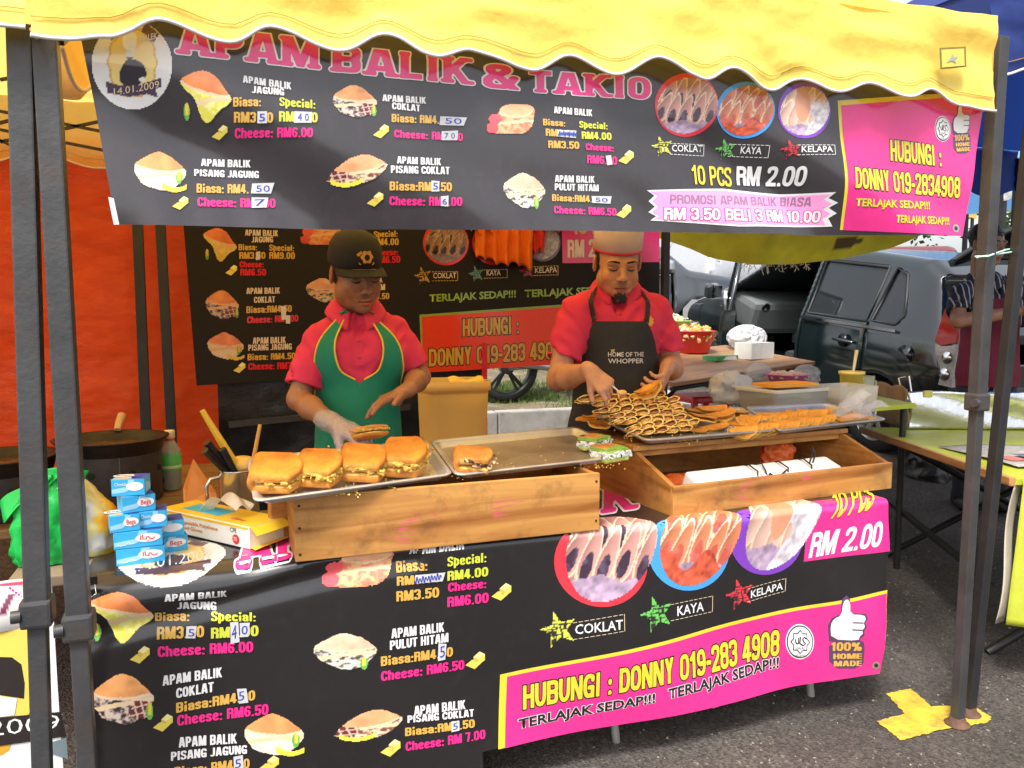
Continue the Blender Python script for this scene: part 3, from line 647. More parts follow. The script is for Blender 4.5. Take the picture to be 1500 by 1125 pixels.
class Banner:
 def __init__(s,root,Y,wave,fold=None,k=1.0):
  s.root=root;s.Y=Y;s.wave=wave;s.fold=fold;s.k=k;s.L=0
 def pix(s,px,py):
  """pixel of the photograph -> (X, unfolded z) on the banner"""
  p=atY(px,py,s.Y)
  if s.fold is not None and p.z>s.fold:
   q=atZ(px,py,s.fold);return np.array([q.x,s.fold+q.y-s.Y])
  return np.array([p.x,p.z])
 def map(s,XZ,L):
  XZ=np.asarray(XZ,float);X,Z=XZ[...,0],XZ[...,1];d=.0011+.0006*L
  if s.fold is None:
   return np.stack([X,s.Y+s.wave(X,Z)-d,Z],-1)
  r=np.where(X<.04,.08,np.where(X>.20,.022,.08-.058*(X-.04)/.16));f=s.fold;hang=Z<=f-r;top=Z>=f+r
  a=np.clip((Z-(f-r))/(2*r),0,1)*np.pi/2
  y=np.where(hang,s.Y+s.wave(X,Z)-d,np.where(top,s.Y+(Z-f)+0*X,s.Y+r-(r+d)*np.cos(a)+s.wave(X,Z)*(1-a/1.571)))
  z=np.where(hang,Z,np.where(top,f+d,f-r+(r+d)*np.sin(a)))
  return np.stack([X,y,z],-1)
 def obj(s,name,XZ,Fc,L,m,cols=None,parent=None):
  XZ=np.asarray(XZ,float);P=s.map(XZ,L)
  me=bpy.data.meshes.new(name);me.from_pydata(P.tolist(),[],Fc)
  if cols is not None:
   at=me.color_attributes.new('Col','FLOAT_COLOR','POINT');c4=np.ones((len(P),4),np.float32);c4[:,:3]=cols;at.data.foreach_set('color',c4.ravel())
  me.polygons.foreach_set('use_smooth',[True]*len(me.polygons));me.update()
  if len(me.polygons)and sum(p.normal.y*(1 if s.fold is None or True else 1)for p in me.polygons)>0:me.flip_normals()
  return link(name,me,INK[m]if isinstance(m,str)else m,parent or s.root)
 def quad(s,name,px,L,m,n=None,base=False):
  """four pixel corners tl tr br bl -> patch"""
  q=[s.pix(*p)for p in px];w=np.linalg.norm(q[1]-q[0]);h=np.linalg.norm(q[3]-q[0])
  nu,nv=max(2,int(w/.02)),max(2,int(h/(.02 if s.fold is None or q[0][1]<s.fold-.05 and q[1][1]<s.fold-.05 else.006)));u=np.linspace(0,1,nu+1)[:,None,None];v=np.linspace(0,1,nv+1)[None,:,None]
  XZ=(q[0]*(1-u)+q[1]*u)*(1-v)+(q[3]*(1-u)+q[2]*u)*v
  i=np.arange((nu+1)*(nv+1)).reshape(nu+1,nv+1)
  Fc=np.stack([i[:-1,:-1],i[:-1,1:],i[1:,1:],i[1:,:-1]],-1).reshape(-1,4).tolist()
  return s.obj(name,XZ.reshape(-1,2),Fc,L,m)
 def text(s,t,a,b,h,m,off=.03,L=3,out=None,ooff=.06,shear=0.0,name='lettering',hb=None,res=2,style='impact',n=None):
  """baseline from pixel a to pixel b, capital height h pixels (hb at the right end); style None = the built-in font"""
  A=s.pix(*a);B=s.pix(*b);C=s.pix(a[0]+shear,a[1]-h);hb=h if hb is None else hb;D=s.pix(b[0]+shear,b[1]-hb);par=None
  if style:
   n=n or(14 if h<12 else 18 if h<20 else 30)
   lay=[(block_text(t,style,o2,n)[:2],mm,LL)for o2,mm,LL in(([(ooff,out,L-1)]if out else[])+[(0.0,m,L)])];x0,x1,bl,ch=0,block_text(t,style,0.0,n)[2],0,1
  else:
   V,_=text_mesh(t,off,res);x0,x1=V[:,0].min(),V[:,0].max();ch=CAPH+off;bl=-off
   lay=[(text_mesh(t,o2,res),mm,LL)for o2,mm,LL in(([(ooff,out,L-1)]if out else[])+[(off,m,L)])]
  for(W_,F2),mm,LL in lay:
   u=(W_[:,0]-x0)/(x1-x0);v=(W_[:,1]-bl)/(ch-bl)
   bot=A+u[:,None]*(B-A);top=C+u[:,None]*(D-C)
   par=s.obj(name,bot+v[:,None]*(top-bot),F2,LL,mm)
  return par
 def poly(s,name,px,L,m):
  P=[s.pix(*p)for p in px];bm=bmesh.new();f=bm.faces.new([bm.verts.new((p[0],p[1],0))for p in P]);bmesh.ops.triangulate(bm,faces=[f],ngon_method='EAR_CLIP')
  for _ in range(6):
   e=[e for e in bm.edges if e.calc_length()>.03]
   if e:bmesh.ops.subdivide_edges(bm,edges=e,cuts=1);bmesh.ops.triangulate(bm,faces=bm.faces[:])
  bm.verts.index_update();V=[v.co[:2]for v in bm.verts];Fc=[tuple(v.index for v in f.verts)for f in bm.faces];bm.free()
  return s.obj(name,V,Fc,L,m)
 def ellipse(s,name,c,rx,ry,L,m,rot=0,n=40,rings=3,egg=0.0):
  C=s.pix(*c);Xa=s.pix(c[0]+1,c[1])-C;Ya=s.pix(c[0],c[1]-1)-C;V=[C];Fc=[]
  for r in range(1,rings+1):
   for k in range(n):
    q=2*math.pi*k/n;x=rx*math.cos(q)*r/rings;y=ry*math.sin(q)*r/rings
    x*=1+egg*y/ry;cr,sr=math.cos(rot),math.sin(rot);V.append(C+(x*cr-y*sr)*Xa+(x*sr+y*cr)*Ya)
  for k in range(n):
   Fc.append((0,1+k,1+(k+1)%n))
   for r in range(rings-1):
    a=1+r*n;b=a+n;Fc.append((a+k,b+k,b+(k+1)%n,a+(k+1)%n))
  return s.obj(name,V,Fc,L,m)
 def picture(s,name,box,L,fn,n=64,tilt=0.0):
  """fn(u, v) -> rgb (.., 3) and mask; box = pixel x0, y0, x1, y1"""
  x0,y0,x1,y1=box;A=s.pix(x0,y1);B=s.pix(x1,y1-tilt);C=s.pix(x0,y0);asp=(y1-y0)/(x1-x0)
  nu,nv=n,max(8,int(n*asp));u=np.linspace(0,1,nu+1);v=np.linspace(0,1,nv+1);U,V=np.meshgrid(u,v,indexing='ij')
  rgb,mask=fn(U,V);XZ=A+U[...,None]*(B-A)+V[...,None]*(C-A)
  i=np.arange(U.size).reshape(U.shape);mk=mask>.5
  ok=mk[:-1,:-1]&mk[1:,:-1]&mk[1:,1:]&mk[:-1,1:]
  Q=np.stack([i[:-1,:-1],i[1:,:-1],i[1:,1:],i[:-1,1:]],-1)[ok]
  used,inv=np.unique(Q,return_inverse=True)
  return s.obj(name,XZ.reshape(-1,2)[used],inv.reshape(-1,4).tolist(),L,'pic',cols=rgb.reshape(-1,3)[used])
  # ---- print artwork, drawn as colour fields
def inpoly(U,V,P):
 r=np.zeros(U.shape,bool);n=len(P)
 for i in range(n):
  (xa,ya),(xb,yb)=P[i],P[(i+1)%n]
  c=((ya>V)!=(yb>V))&(U<(xb-xa)*(V-ya)/((yb-ya)if yb!=ya else 1e-9)+xa);r^=c
 return r
def smooth(P,k=3):
 P=np.array(P,float)
 for _ in range(k):
  Q=np.roll(P,-1,0);P=np.stack([.75*P+.25*Q,.25*P+.75*Q],1).reshape(-1,2)
 return P
def apam_art(kind,seed):
 cfg=dict(corn=dict(fill=(.75,.68,.10),fill2=(.85,.80,.30),crust=(.75,.22,.07)),coklat=dict(fill=(.70,.55,.45),fill2=(.05,.03,.05),crust=(.78,.34,.12)),
 pisang=dict(fill=(.80,.74,.50),fill2=(.85,.80,.66),crust=(.75,.28,.10)),sosej=dict(fill=(.78,.42,.20),fill2=(.75,.20,.12),crust=(.78,.42,.22)),
 pulut=dict(fill=(.72,.70,.58),fill2=(.10,.06,.05),crust=(.80,.50,.34)),pcoklat=dict(fill=(.75,.60,.42),fill2=(.22,.07,.05),crust=(.78,.34,.16)))[kind]
 def fn(U,V):
  n1=fbm(U*5,V*5,0*U,seed);n2=fbm(U*16,V*16,0*U,seed+3)
  Uw=U+.015*n1;Vw=V+.015*n1
  if kind in('pcoklat',):
   out=smooth([(.02,.35),(.30,.80),(.62,.98),(.98,.72),(.95,.50),(.72,.15),(.40,.04),(.12,.10)],2)
   top=smooth([(.04,.42),(.30,.82),(.62,.98),(.97,.72),(.80,.50),(.45,.38),(.15,.32)],2)
  elif kind=='sosej':
   out=smooth([(.02,.18),(.20,.62),(.30,.95),(.66,.99),(.99,.95),(.98,.55),(.85,.05),(.45,.02),(.12,.04)],2)
   top=smooth([(.22,.66),(.30,.95),(.66,.99),(.99,.92),(.90,.62),(.5,.52)],2)
  else:
   if kind=='corn':
    out=smooth([(.0,.80),(.24,.93),(.52,1.0),(.78,.74),(1.0,.46),(.96,.34),(.74,.22),(.58,.0),(.45,.02),(.32,.30),(.28,.45),(.04,.66)],1);top=smooth([(-.02,.82),(.24,.94),(.52,1.02),(.78,.75),(1.02,.46),(.66,.46),(.34,.58),(.06,.72)],1)
   else:
    out=smooth([(.0,.66),(.20,.84),(.44,1.0),(.64,.93),(1.0,.56),(.98,.36),(.76,.08),(.52,.0),(.22,.14),(.02,.40)],1);top=smooth([(-.02,.66),(.20,.85),(.44,1.02),(.64,.95),(1.02,.55),(.66,.46),(.30,.50),(.06,.58)],1)
  mask=inpoly(Uw,Vw,out);tp=inpoly(Uw,Vw,top)
  c=np.zeros(U.shape+(3,));cr=np.array(cfg['crust']);shade=.75+.35*V+.18*n1
  fillm=np.clip((n2*1.6+n1*.7)*.9+.35,0,1)[...,None]
  c[:]=np.array(cfg['fill'])*(1-fillm)+np.array(cfg['fill2'])*fillm
  band=np.abs(V-(.40+.12*(U-.5)+.02*n1))<.045;c[band]=np.array([.82,.60,.36])
  c[tp]=(cr*shade[...,None]*(1+.25*np.clip(1-U,0,1)[...,None]))[tp]
  edge=tp&~inpoly(Uw,Vw-.03,top-np.array([0,-.02]));c[edge]=np.array([.85,.62,.40])
  if kind=='sosej':
   for cx,cy in((.10,.22),(.16,.50)):
    e=((U-cx)/.13)**2+((V-cy)/.17)**2<1;mask|=e;c[e]=np.array([.78,.10,.12])*(.8+.5*V[e,None])
  if kind=='coklat' or kind=='pcoklat':
   x0=.58 if kind=='coklat' else-.02
   bar=inpoly(U,V,[(x0,.16),(x0+.10,.46),(x0+.38,.40),(x0+.27,.08)])&(U>=0);mask|=bar
   g=(np.sin(U*52+V*12)>.75)|(np.sin(V*46-U*10)>.8);c[bar]=np.where(g[bar][:,None],[.75,.50,.40],[.16,.03,.03])
  if kind in('pisang','pcoklat'):
   bx=.62 if kind=='pisang' else.14
   d=np.hypot(U-bx-.16,(V-.62)*.75);ban=(np.abs(d-.42)<.05)&(V<.34)&(U>bx-.08)&(U<bx+.42);mask|=ban;c[ban]=[.85,.72,.08]
  if kind in('corn','coklat','pulut','pisang'):
   cx,cy=dict(corn=(.14,.22),coklat=(.92,.22),pulut=(.78,.16),pisang=(.86,.36))[kind]
   e=((U-cx)/.065)**2+((V-cy)/.17)**2<1;mask|=e
   k=np.where((np.sin(U*150)*np.sin(V*120)>.1)[...,None],[.80,.68,.10],[.66,.54,.06]);c[e]=k[e]
   hk=e&((np.abs(U-cx)>.028)|(V<cy-.06));c[hk]=[.16,.42,.08]
  return np.clip(c,0,.95),mask
 return fn
def takio_art(kind,seed):
 def fn(U,V):
  x,y=U*2-1,V*2-1;r=np.sqrt(x*x+y*y);ang=np.arctan2(y,x);rr=.985-.05*np.cos(2*ang+seed);mask=r<rr
  n1=fbm(U*3,V*3,0*U,seed);n2=fbm(U*14,V*14,0*U,seed+5)
  c=np.zeros(U.shape+(3,));base=dict(coklat=(.62,.30,.26),kaya=(.72,.24,.12),kelapa=(.66,.42,.34))[kind]
  c[:]=np.array(base)*(.62+.2*n1[...,None]);sh=.7+.3*n1;rs=np.random.default_rng(seed+len(kind))
  for k in range(12):
   row=k//6;cx,cy=-1.0+.40*(k%6)+rs.uniform(-.06,.06)+.2*row,(.42,-.12)[row]+rs.uniform(-.1,.1);a=.35+rs.uniform(-.15,.15);xr,yr=(x-cx)*math.cos(a)-(y-cy)*math.sin(a),(x-cx)*math.sin(a)+(y-cy)*math.cos(a)
   w=.20*(1-.45*np.clip(yr/.6,-.5,1));d=np.sqrt((xr/w)**2+(yr/.62)**2);m=d<1;lit=(.55+.55*np.clip(.5+xr/w*.5,0,1)+.12*n1)[m][:,None];c[m]=np.array(base)*lit;r_=m&(d>.84);c[r_]=np.array([.82,.62,.45])*(.8+.25*V[r_][:,None])
   if kind!='kelapa':h=(np.sqrt((xr/(w*.5))**2+((yr+.22)/.26)**2)<1)&m;c[h]=(np.array([.05,.03,.05])if kind=='coklat' else np.array([.50,.10,.06]))+.20*np.clip(n2[h],0,1)[:,None]*np.array([.4,.3,.5])
   b=y<-.62+.15*n1;c[b]=np.array([.42,.30,.42])*(1+.4*n2[b][:,None])
  if kind=='kelapa':
   w=(x>.05+.25*n1)&(y<.35);c[w]=np.array([.68,.62,.66])*(.9+.35*n2[w][:,None])
   t=((x+.1)**2/.10+(y-.25)**2/.45)<1;c[t]=(np.array([.52,.24,.14])*(.7+.5*sh[...,None]))[t]
  if kind=='kaya':
   g=(y<-.45+.2*np.sin(x*6));c[g]=np.array([.70,.12,.06])*(.8+.4*n2[g][:,None])
  return np.clip(c,0,.95),mask
 return fn
def crest_art(seed=0):
 def fn(U,V):
  x,y=U*2-1,V*2-1;mask=x*x+y*y<.99
  c=np.zeros(U.shape+(3,));c[:]=(.74,.73,.72)
  ang=np.arctan2(y-.05,x);rr=np.hypot(x/.56,(y-.05)/.72);plate=rr<1+.04*np.cos(10*ang);ring=rr<1.07+.04*np.cos(10*ang)
  c[ring]=(.62,.38,.09);c[plate]=(.80,.62,.22)
  yo=y;y=(y+.48)/.88-.48;hat=inpoly(x,y,smooth([(-.22,.86),(.06,.92),(.12,.60),(.02,.42),(-.18,.44),(-.26,.64)],2));c[hat]=(.82,.82,.82)
  face=((x+.06)/.11)**2+((y-.34)/.15)**2<1;c[face&~hat]=(.70,.66,.60);c[face&(y<.26)]=(.10,.09,.10)
  body=inpoly(x,y,smooth([(-.12,.22),(.10,.20),(.30,.06),(.36,-.24),(.20,-.34),(.18,-.48),(-.28,-.48),(-.34,-.16),(-.24,.06)],2));c[body]=(.025,.02,.03)
  arm=((x-.24)/.09)**2+((y+.30)/.05)**2<1;c[arm]=(.75,.72,.7)
  y=yo;rib=inpoly(x,y,[(-.66,-.36),(-.3,-.46),(.1,-.46),(.72,-.28),(.72,-.50),(.56,-.52),(.62,-.72),(.34,-.64),(-.1,-.70),(-.62,-.62)]);c[rib]=(.07,.045,.085)
  tab=inpoly(x,y,[(-.60,.74),(-.22,.99),(-.30,.70),(-.50,.52)])|inpoly(x,y,[(.30,.98),(.66,.70),(.52,.50),(.22,.74)]);c[tab]=(.10,.04,.06)
  return c,mask
 return fn
STAR=[(math.cos(math.pi/2+i*math.pi/5)*(1 if i%2==0 else.42),math.sin(math.pi/2+i*math.pi/5)*(1 if i%2==0 else.42))for i in range(10)]
def star_art(col,seed):
 def fn(U,V):
  x,y=U*2-1,V*2-1;a=.25;xr,yr=x*math.cos(a)+y*math.sin(a),-x*math.sin(a)+y*math.cos(a)
  m=inpoly(xr,yr,STAR);n=fbm(U*22,V*5,0*U,seed);n2=fbm(U*5,V*22,0*U,seed+9)
  c=np.zeros(U.shape+(3,));c[:]=col;c[(n>.42)|(n2>.45)]=(.03,.025,.025);return c,m
 return fn
def cheese(bn,c,w,L=3):
 x,y=c;s=w/30
 def q(pts,m):return bn.poly('cheese_picture',[(x+a*s,y+b*s)for a,b in pts],L,m)
 q([(-15,8),(-5,0),(10,4),(-1,14)],ink('cheese a',(.72,.58,.10)))
 q([(-3,-4),(6,-12),(14,-8),(4,-1)],ink('cheese c',(.82,.72,.30)));q([(-3,-4),(4,-1),(5,7),(-3,3)],ink('cheese b',(.62,.42,.08)));q([(4,-1),(14,-8),(14,1),(5,7)],ink('cheese a'))
def sticker(bn,px,num='',L=4):
 bn.quad('price_sticker',px,L,'tape')
 if num:
  (x0,y0),(x1,y1),(x2,y2),(x3,y3)=px;h=(y3-y0)
  bn.text(num,(x0+.18*(x1-x0),y3-.18*h),(x0+.80*(x1-x0),y2-.18*h),h*.62,'navy',off=.0,L=L+1,style=None)
def scribble(bn,a,b,h,L=5):
 n=60;pts=[(a[0]+(b[0]-a[0])*i/n,a[1]+(b[1]-a[1])*i/n-h/2+h*.5*math.sin(i*.95)*(.7+.3*math.sin(i*.4)))for i in range(n+1)]
 P=np.array([bn.pix(*p)for p in pts]);d=np.gradient(P,axis=0);N=np.stack([-d[:,1],d[:,0]],-1);N/=np.linalg.norm(N,axis=1)[:,None]
 V=np.concatenate([P+N*.0013,P-N*.0013]);k=n+1
 bn.obj('pen_scribble',V,[(i,i+1,k+i+1,k+i)for i in range(n)],L,'navy')
def dashed(bn,x0,y0,x1,y1,w,h,m,L=2):
 """thin outline box from lower-left pixel, along to lower-right pixel"""
 t=.8
 for(a,b,c,d)in(((x0,y0-h),(x1,y1-h),(x1,y1-h+t),(x0,y0-h+t)),((x0,y0-t),(x1,y1-t),(x1,y1),(x0,y0)),((x1-t,y1-h),(x1,y1-h),(x1,y1),(x1-t,y1))):
  n=9 if abs(b[0]-a[0])>10 else 1
  for i in range(n):
   u0,u1=i/n,(i+.72 if n>1 else 1)/n
   l=lambda p,q,u:(p[0]+(q[0]-p[0])*u,p[1]+(q[1]-p[1])*u)
   bn.quad('dashed_line',[l(a,b,u0),l(a,b,u1),l(d,c,u1),l(d,c,u0)],L,m)
def halal(bn,c,rx,ry,L=3):
 bn.ellipse('halal_logo',c,rx,ry,L,'white');bn.ellipse('halal_logo',c,rx*.93,ry*.93,L+1,'dark');bn.ellipse('halal_logo',c,rx*.86,ry*.86,L+2,'white')
 st=[(c[0]+rx*.70*(1 if i%2==0 else.76)*math.cos(i*math.pi/8),c[1]+ry*.70*(1 if i%2==0 else.76)*math.sin(i*math.pi/8))for i in range(16)]
 bn.poly('halal_logo',st,L+3,'dark');bn.poly('halal_logo',[(c[0]+(x-c[0])*.88,c[1]+(y-c[1])*.88)for x,y in st],L+4,'white')
 def stroke(pts,w):
  P=np.array([bn.pix(c[0]+a*rx,c[1]-b*ry)for a,b in pts]);d=np.gradient(P,axis=0);N=np.stack([-d[:,1],d[:,0]],-1);N/=np.linalg.norm(N,axis=1)[:,None]+1e-9
  V=np.concatenate([P+N*w,P-N*w]);k=len(P);bn.obj('halal_logo',V,[(i,i+1,k+i+1,k+i)for i in range(k-1)],L+5,'dark')
 w=abs(bn.pix(c[0]+1,c[1])[0]-bn.pix(*c)[0])*rx*.04
 stroke([(.42,.18),(.28,.28),(.16,.18),(.22,.02),(.36,-.08),(.20,-.20),(.02,-.12)],w);stroke([(.02,-.12),(-.05,-.04),(.02,.30)],w);stroke([(-.05,-.04),(-.14,-.10),(-.12,.26)],w);stroke([(-.14,-.10),(-.30,-.08),(-.36,.16)],w)
 st2=[bn.text('HALAL',(c[0]-rx*.3,c[1]+ry*.42),(c[0]+rx*.3,c[1]+ry*.40),ry*.14,'dark',off=.0,L=L+5,style=None)]
 bn.text('MALAYSIA',(c[0]-rx*.45,c[1]+ry*.84),(c[0]+rx*.45,c[1]+ry*.84),ry*.12,'dark',off=0,L=L+5,style=None)
def thumb(bn,box,L=3,gold='gold'):
 x0,y0,x1,y1=box;w,h=x1-x0,y1-y0;t=lambda pts:[(x0+a*w,y0+b*h)for a,b in pts]
 hand=[(.36,.08),(.47,.03),(.55,.08),(.55,.24),(.92,.24),(.97,.30),(.90,.35),(.95,.40),(.88,.45),(.90,.50),(.82,.54),(.80,.60),(.10,.60),(.06,.40),(.14,.31),(.32,.26)]
 cx,cy=.5,.36;big=[(cx+(a-cx)*1.14,cy+(b-cy)*1.14)for a,b in hand]
 bn.poly('thumb_logo',t(big),L,'violet');bn.poly('thumb_logo',t(smooth([(.04,.60),(.92,.58),(.99,.70),(.98,.99),(.06,1.0)],1).tolist()),L+1,'violet');bn.poly('thumb_logo',t(smooth(hand,1).tolist()),L+2,'white')
 for b in(.35,.45):bn.quad('thumb_logo',t([(.62,b-.008),(.90,b-.008),(.90,b+.008),(.62,b+.008)]),L+3,'violet')
 bn.text('100%',t([(.10,.76)])[0],t([(.90,.74)])[0],h*.12,gold,L=L+3);bn.text('HOME',t([(.16,.87)])[0],t([(.92,.85)])[0],h*.075,gold,L=L+3);bn.text('MADE',t([(.18,.97)])[0],t([(.93,.95)])[0],h*.075,gold,L=L+3)
def fat_title(bn,word,a,b,h,m,out,L=3,hb=None):
 return bn.text(word,a,b,h,m,L=L,out=out,ooff=.045,style='slab',n=36,hb=hb)
G,Lm,Pk,Wh='gold','lime','pink','white'
# --- upper banner
UY=1.888
def uwave(X,Z):
 d=(X*.85+(Z-1.7)*1.7)
 return np.clip((1.96-Z)*6,.12,1)*.020*np.sin(d*5.2+1.0)+np.clip((1.96-Z)*6,.12,1)*.012*np.sin(d*10+.5+np.sin(X*4))+.004*np.sin(X*23+Z*9)*np.clip((1.78-Z)*6,0,1)+.004*np.sin(X*3.1)+.0018*np.sin(X*61+np.sin(Z*30))*np.clip((1.73-Z)*9,0,1)
ub=thing('menu_banner','black menu banner hung across the stall front under the yellow valance','banner')
U_=Banner(ub,UY,uwave)
U_.quad('vinyl_sheet',[(112,22),(1452,112),(1405,346),(172,330)],-1,ink('flare lifted black',(.040,.034,.038),dirt=.12,dcol=(.10,.095,.10)))  # black lifted towards grey: the veil of flare is put into the ink colour
BACKV=M('vinyl back',(.45,.45,.46),.5,var=.1)
U_.poly('torn_edge',[(160,290),(168,292),(176,330),(168,330)],0,'white')
U_.picture('crest_logo',(133,28,253,159),1,crest_art(),72)
U_.text('14.01.2009',(166,138),(233,128),10,'cream',off=.0,style=None,L=3)
U_.text('MALEK',(205,62),(231,58),9,'white',off=.02,style=None,L=3)
for wd,a,b,h in(('APAM',(262,79),(466,101),43),('BALIK',(487,104),(690,124),38),('TAKIO',(776,134),(953,146),32)):fat_title(U_,wd,a,b,h,'mag','white')
U_.text('&',(708,128),(760,132),36,'mag',L=3,out='white',ooff=.045,style='slab',n=36)
for args in(('APAM BALIK',(355.6,121.7),(427,132),10.7,Wh),('JAGUNG',(369,137),(416,140.7),10.5,Wh),('Biasa:',(341.4,156.6),(382.4,156.6),13.5,G),('Special:',(409,156),(462,160),13,Lm),
('RM3.00',(342.6,178.8),(400,180.5),15,G),('RM4.00',(408.4,178.8),(465,180.5),15,Lm),('Cheese: RM6.00',(344,200.5),(458,202),14,Pk),
('APAM BALIK',(294,240),(368,242.4),11,Wh),('PISANG JAGUNG',(284,255.6),(380,258),10.5,Wh),('Biasa: RM4.',(287.7,281.4),(365,281),14,G),('Cheese: RM7.00',(289,302.4),(404.7,302.4),14,Pk),
('APAM BALIK',(560,148.3),(624,152.7),10,Wh),('COKLAT',(574,160),(615,164),10,Wh),('Biasa: RM4.',(573.3,179),(643,182),12,G),('Cheese: RM7.00',(577,201.7),(677,207.3),11.5,Pk),
('APAM BALIK',(580.7,240),(645.7,242.7),10.5,Wh),('PISANG COKLAT',(571.7,254),(657.7,256),11,Wh),('Biasa:RM5.50',(570,279.3),(661,280.7),13,G),('Cheese: RM6.00',(570,300.7),(676,302.3),13,Pk),
('APAM BALIK',(811,166),(867.7,170.7),10,Wh),('Biasa:',(794.3,184.3),(827.3,186),10,G),('Special:',(847.7,187.3),(890,190),10,Lm),('RM0.00',(797.7,200),(842.7,202.7),11,G),('RM4.00',(850.7,204),(895,205.7),11,Lm),
('RM3.50',(801,217.7),(846.7,219.3),11,G),('Cheese:',(856,220.7),(897.7,222.7),10,Pk),('RM6.00',(857.7,240),(902,242.3),12,Pk),('APAM BALIK',(811,267.3),(869.3,268.7),10,Wh),('PULUT HITAM',(811,279.3),(875,281),10,Wh),
('Biasa:RM4.',(806.7,295),(865,297.3),10,G),('Cheese: RM6.50',(809,313.3),(900.7,316.7),11,Pk)):U_.text(*args)
for px,n_ in(([(377,164),(391,164),(391,181),(377,181)],'5'),([(431,164),(457,165),(456,181),(430,181)],'4 0'),([(370,266),(403,265),(398,281),(368,281)],'50'),([(369,287),(394,287),(391,302),(369,303)],'7'),
([(644,171),(683,173),(678,185),(643,184)],'50'),([(646,193),(670,192),(669,206),(646,206)],'7 0'),([(631,265),(643,266),(642,281),(631,281)],'5'),([(645,288),(656,287),(656,303),(645,302)],'6'),
([(864,288),(894,288),(892,299),(865,298)],'50'),([(885,229),(893,228),(895,242),(887,243)],'')):sticker(U_,px,n_)
U_.quad('price_sticker',[(815,191),(843,192),(842,203),(815,201)],4,'tape');scribble(U_,(816,201),(843,202),9,6)
for t,a,b,h in(('COKLAT',(985,221.6),(1031.5,222),10),('KAYA',(1087.5,224),(1116.5,225.5),10),('KELAPA',(1170,224),(1215,224),9)):U_.text(t,a,b,h,Wh,off=.012,style=None)
for a in((982,226,1034,228,0,17),(1070,228,1127,231,0,18),(1165,228,1219,228,0,15)):dashed(U_,*a,'white')
for bx,c_ in(((950,196,990,233),(.62,.62,.08)),((1047,200,1085,236),(.14,.50,.10)),((1138,203,1174,237),(.70,.04,.06))):U_.picture('star_picture',bx,2,star_art(c_,3),30)
for c_,rx,ry,k,e in(((1006,154),46,46,'coklat','red'),((1091,162),42,41,'kaya','blue'),((1176,163),39,41,'kelapa','purple')):
 U_.ellipse('picture_border',c_,rx,ry,1,e);U_.picture('pancake_picture',(c_[0]-rx+2.5,c_[1]-ry+2.5,c_[0]+rx-2.5,c_[1]+ry-2.5),2,takio_art(k,2),60)
U_.text('10 PCS',(1013.3,270),(1076,273),29,'yellow',style='fun');U_.text('RM 2.00',(1084.5,270),(1181,272),28,Wh,style='fat')
U_.poly('promo_ribbon',[(946,279),(1060,276),(1150,283),(1222,282),(1214,290),(1227,297),(1217,304),(1228,312),(1219,319),(1226,331),(1080,332),(952,323),(960,317),(949,311),(958,303),(949,295),(957,287)],1,'white')
U_.poly('promo_ribbon',[(950,281),(1060,279),(1150,286),(1216,285),(1207,291),(1219,298),(1209,305),(1220,312),(1211,319),(1217,328),(1080,329),(957,321),(965,317),(954,311),(963,303),(954,295),(962,287)],2,'hpink')
U_.text('PROMOSI APAM BALIK BIASA',(979,298.6),(1194,301),13,'grey',style='fun');U_.text('RM 3.50 BELI 3 RM 10.00',(971,322),(1208.6,325),17.5,Wh,out='pink',ooff=.06,L=4,style='fat')
U_.quad('pink_panel',[(1225,148),(1447,132),(1406,346.5),(1236,336)],0,'yellow');U_.quad('pink_panel',[(1230,155),(1446,138),(1406,346.5),(1239.5,336.5)],1,'mag')
U_.text('HUBUNGI :',(1301.4,236),(1376,244.8),31,'yellow',out='dark',ooff=.05,style='fat');U_.text('DONNY 019-2834908',(1246,276.6),(1402,291.3),31,'yellow',out='dark',ooff=.05,style='fat')
U_.text('TERLAJAK SEDAP!!!',(1249,302.5),(1357.5,307.5),11,'yellow',off=.02,L=4,out='olive',ooff=.045,style=None);U_.text('TERLAJAK SEDAP!!!',(1307,326.8),(1386,330),11,'yellow',off=.02,L=4,out='olive',ooff=.045,style=None)
halal(U_,(1380,189),12,19,2);thumb(U_,(1394,150,1422,225),2)
for bx,k,s_ in(((262,100,341,179),'corn',1),((195,218,273,282),'pisang',2),((486,122,553,174),'coklat',3),((479,222,570,274),'pcoklat',4),((712,151,784,199),'sosej',5),((735,251,798,307),'pulut',6)):U_.picture('slice_picture',bx,2,apam_art(k,s_),60)
for c_ in((322,191),(264.6,297),(558,192),(550,291),(915.7,230),(912,309)):cheese(U_,c_,24)
el=U_.ellipse('eyelet',(1396,335),5,6,3,M('brass eyelet',(.6,.6,.58),.3,metal=.8),n=16,rings=1);U_.ellipse('eyelet',(1396,335),2.6,3.2,4,'dark',n=12,rings=1)
# --- table banner
LY=FY-.012
def lwave(X,Z):
 return.006*np.sin(X*4+1)*np.clip((TZ-Z)*3,0,1)+.014*np.sin(X*7+Z*4+np.sin(Z*5))*np.clip((TZ-Z)*2.5,0,1)+.016*np.exp(-((Z-.68-.06*np.sin(X*3))/.03)**2)*(X<.5)+.004*np.sin((X+Z*1.2)*17)*np.clip((X-1.2),0,1)
lbn=thing('menu_banner','black and pink menu banner draped over the table front down to the asphalt','banner')
L_=Banner(lbn,LY,lwave,TZ+.004)
L_.quad('vinyl_sheet',[(122,858),(1302,734),(1286,985),(140,1211)],-1,'black')
L_.quad('vinyl_sheet',[(140,1190),(705,1086),(708,1180),(142,1290)],-1,'black')
f0=L_.pix(122,846)[0];f1=L_.pix(1302,735)[0]
nu=110;u=np.linspace(f0,f1,nu)[:,None];v=np.linspace(L_.fold-.02,L_.fold+.36,40)[None]
XZ=np.stack([u+0*v,v+0*u],-1);i=np.arange(nu*40).reshape(nu,40)
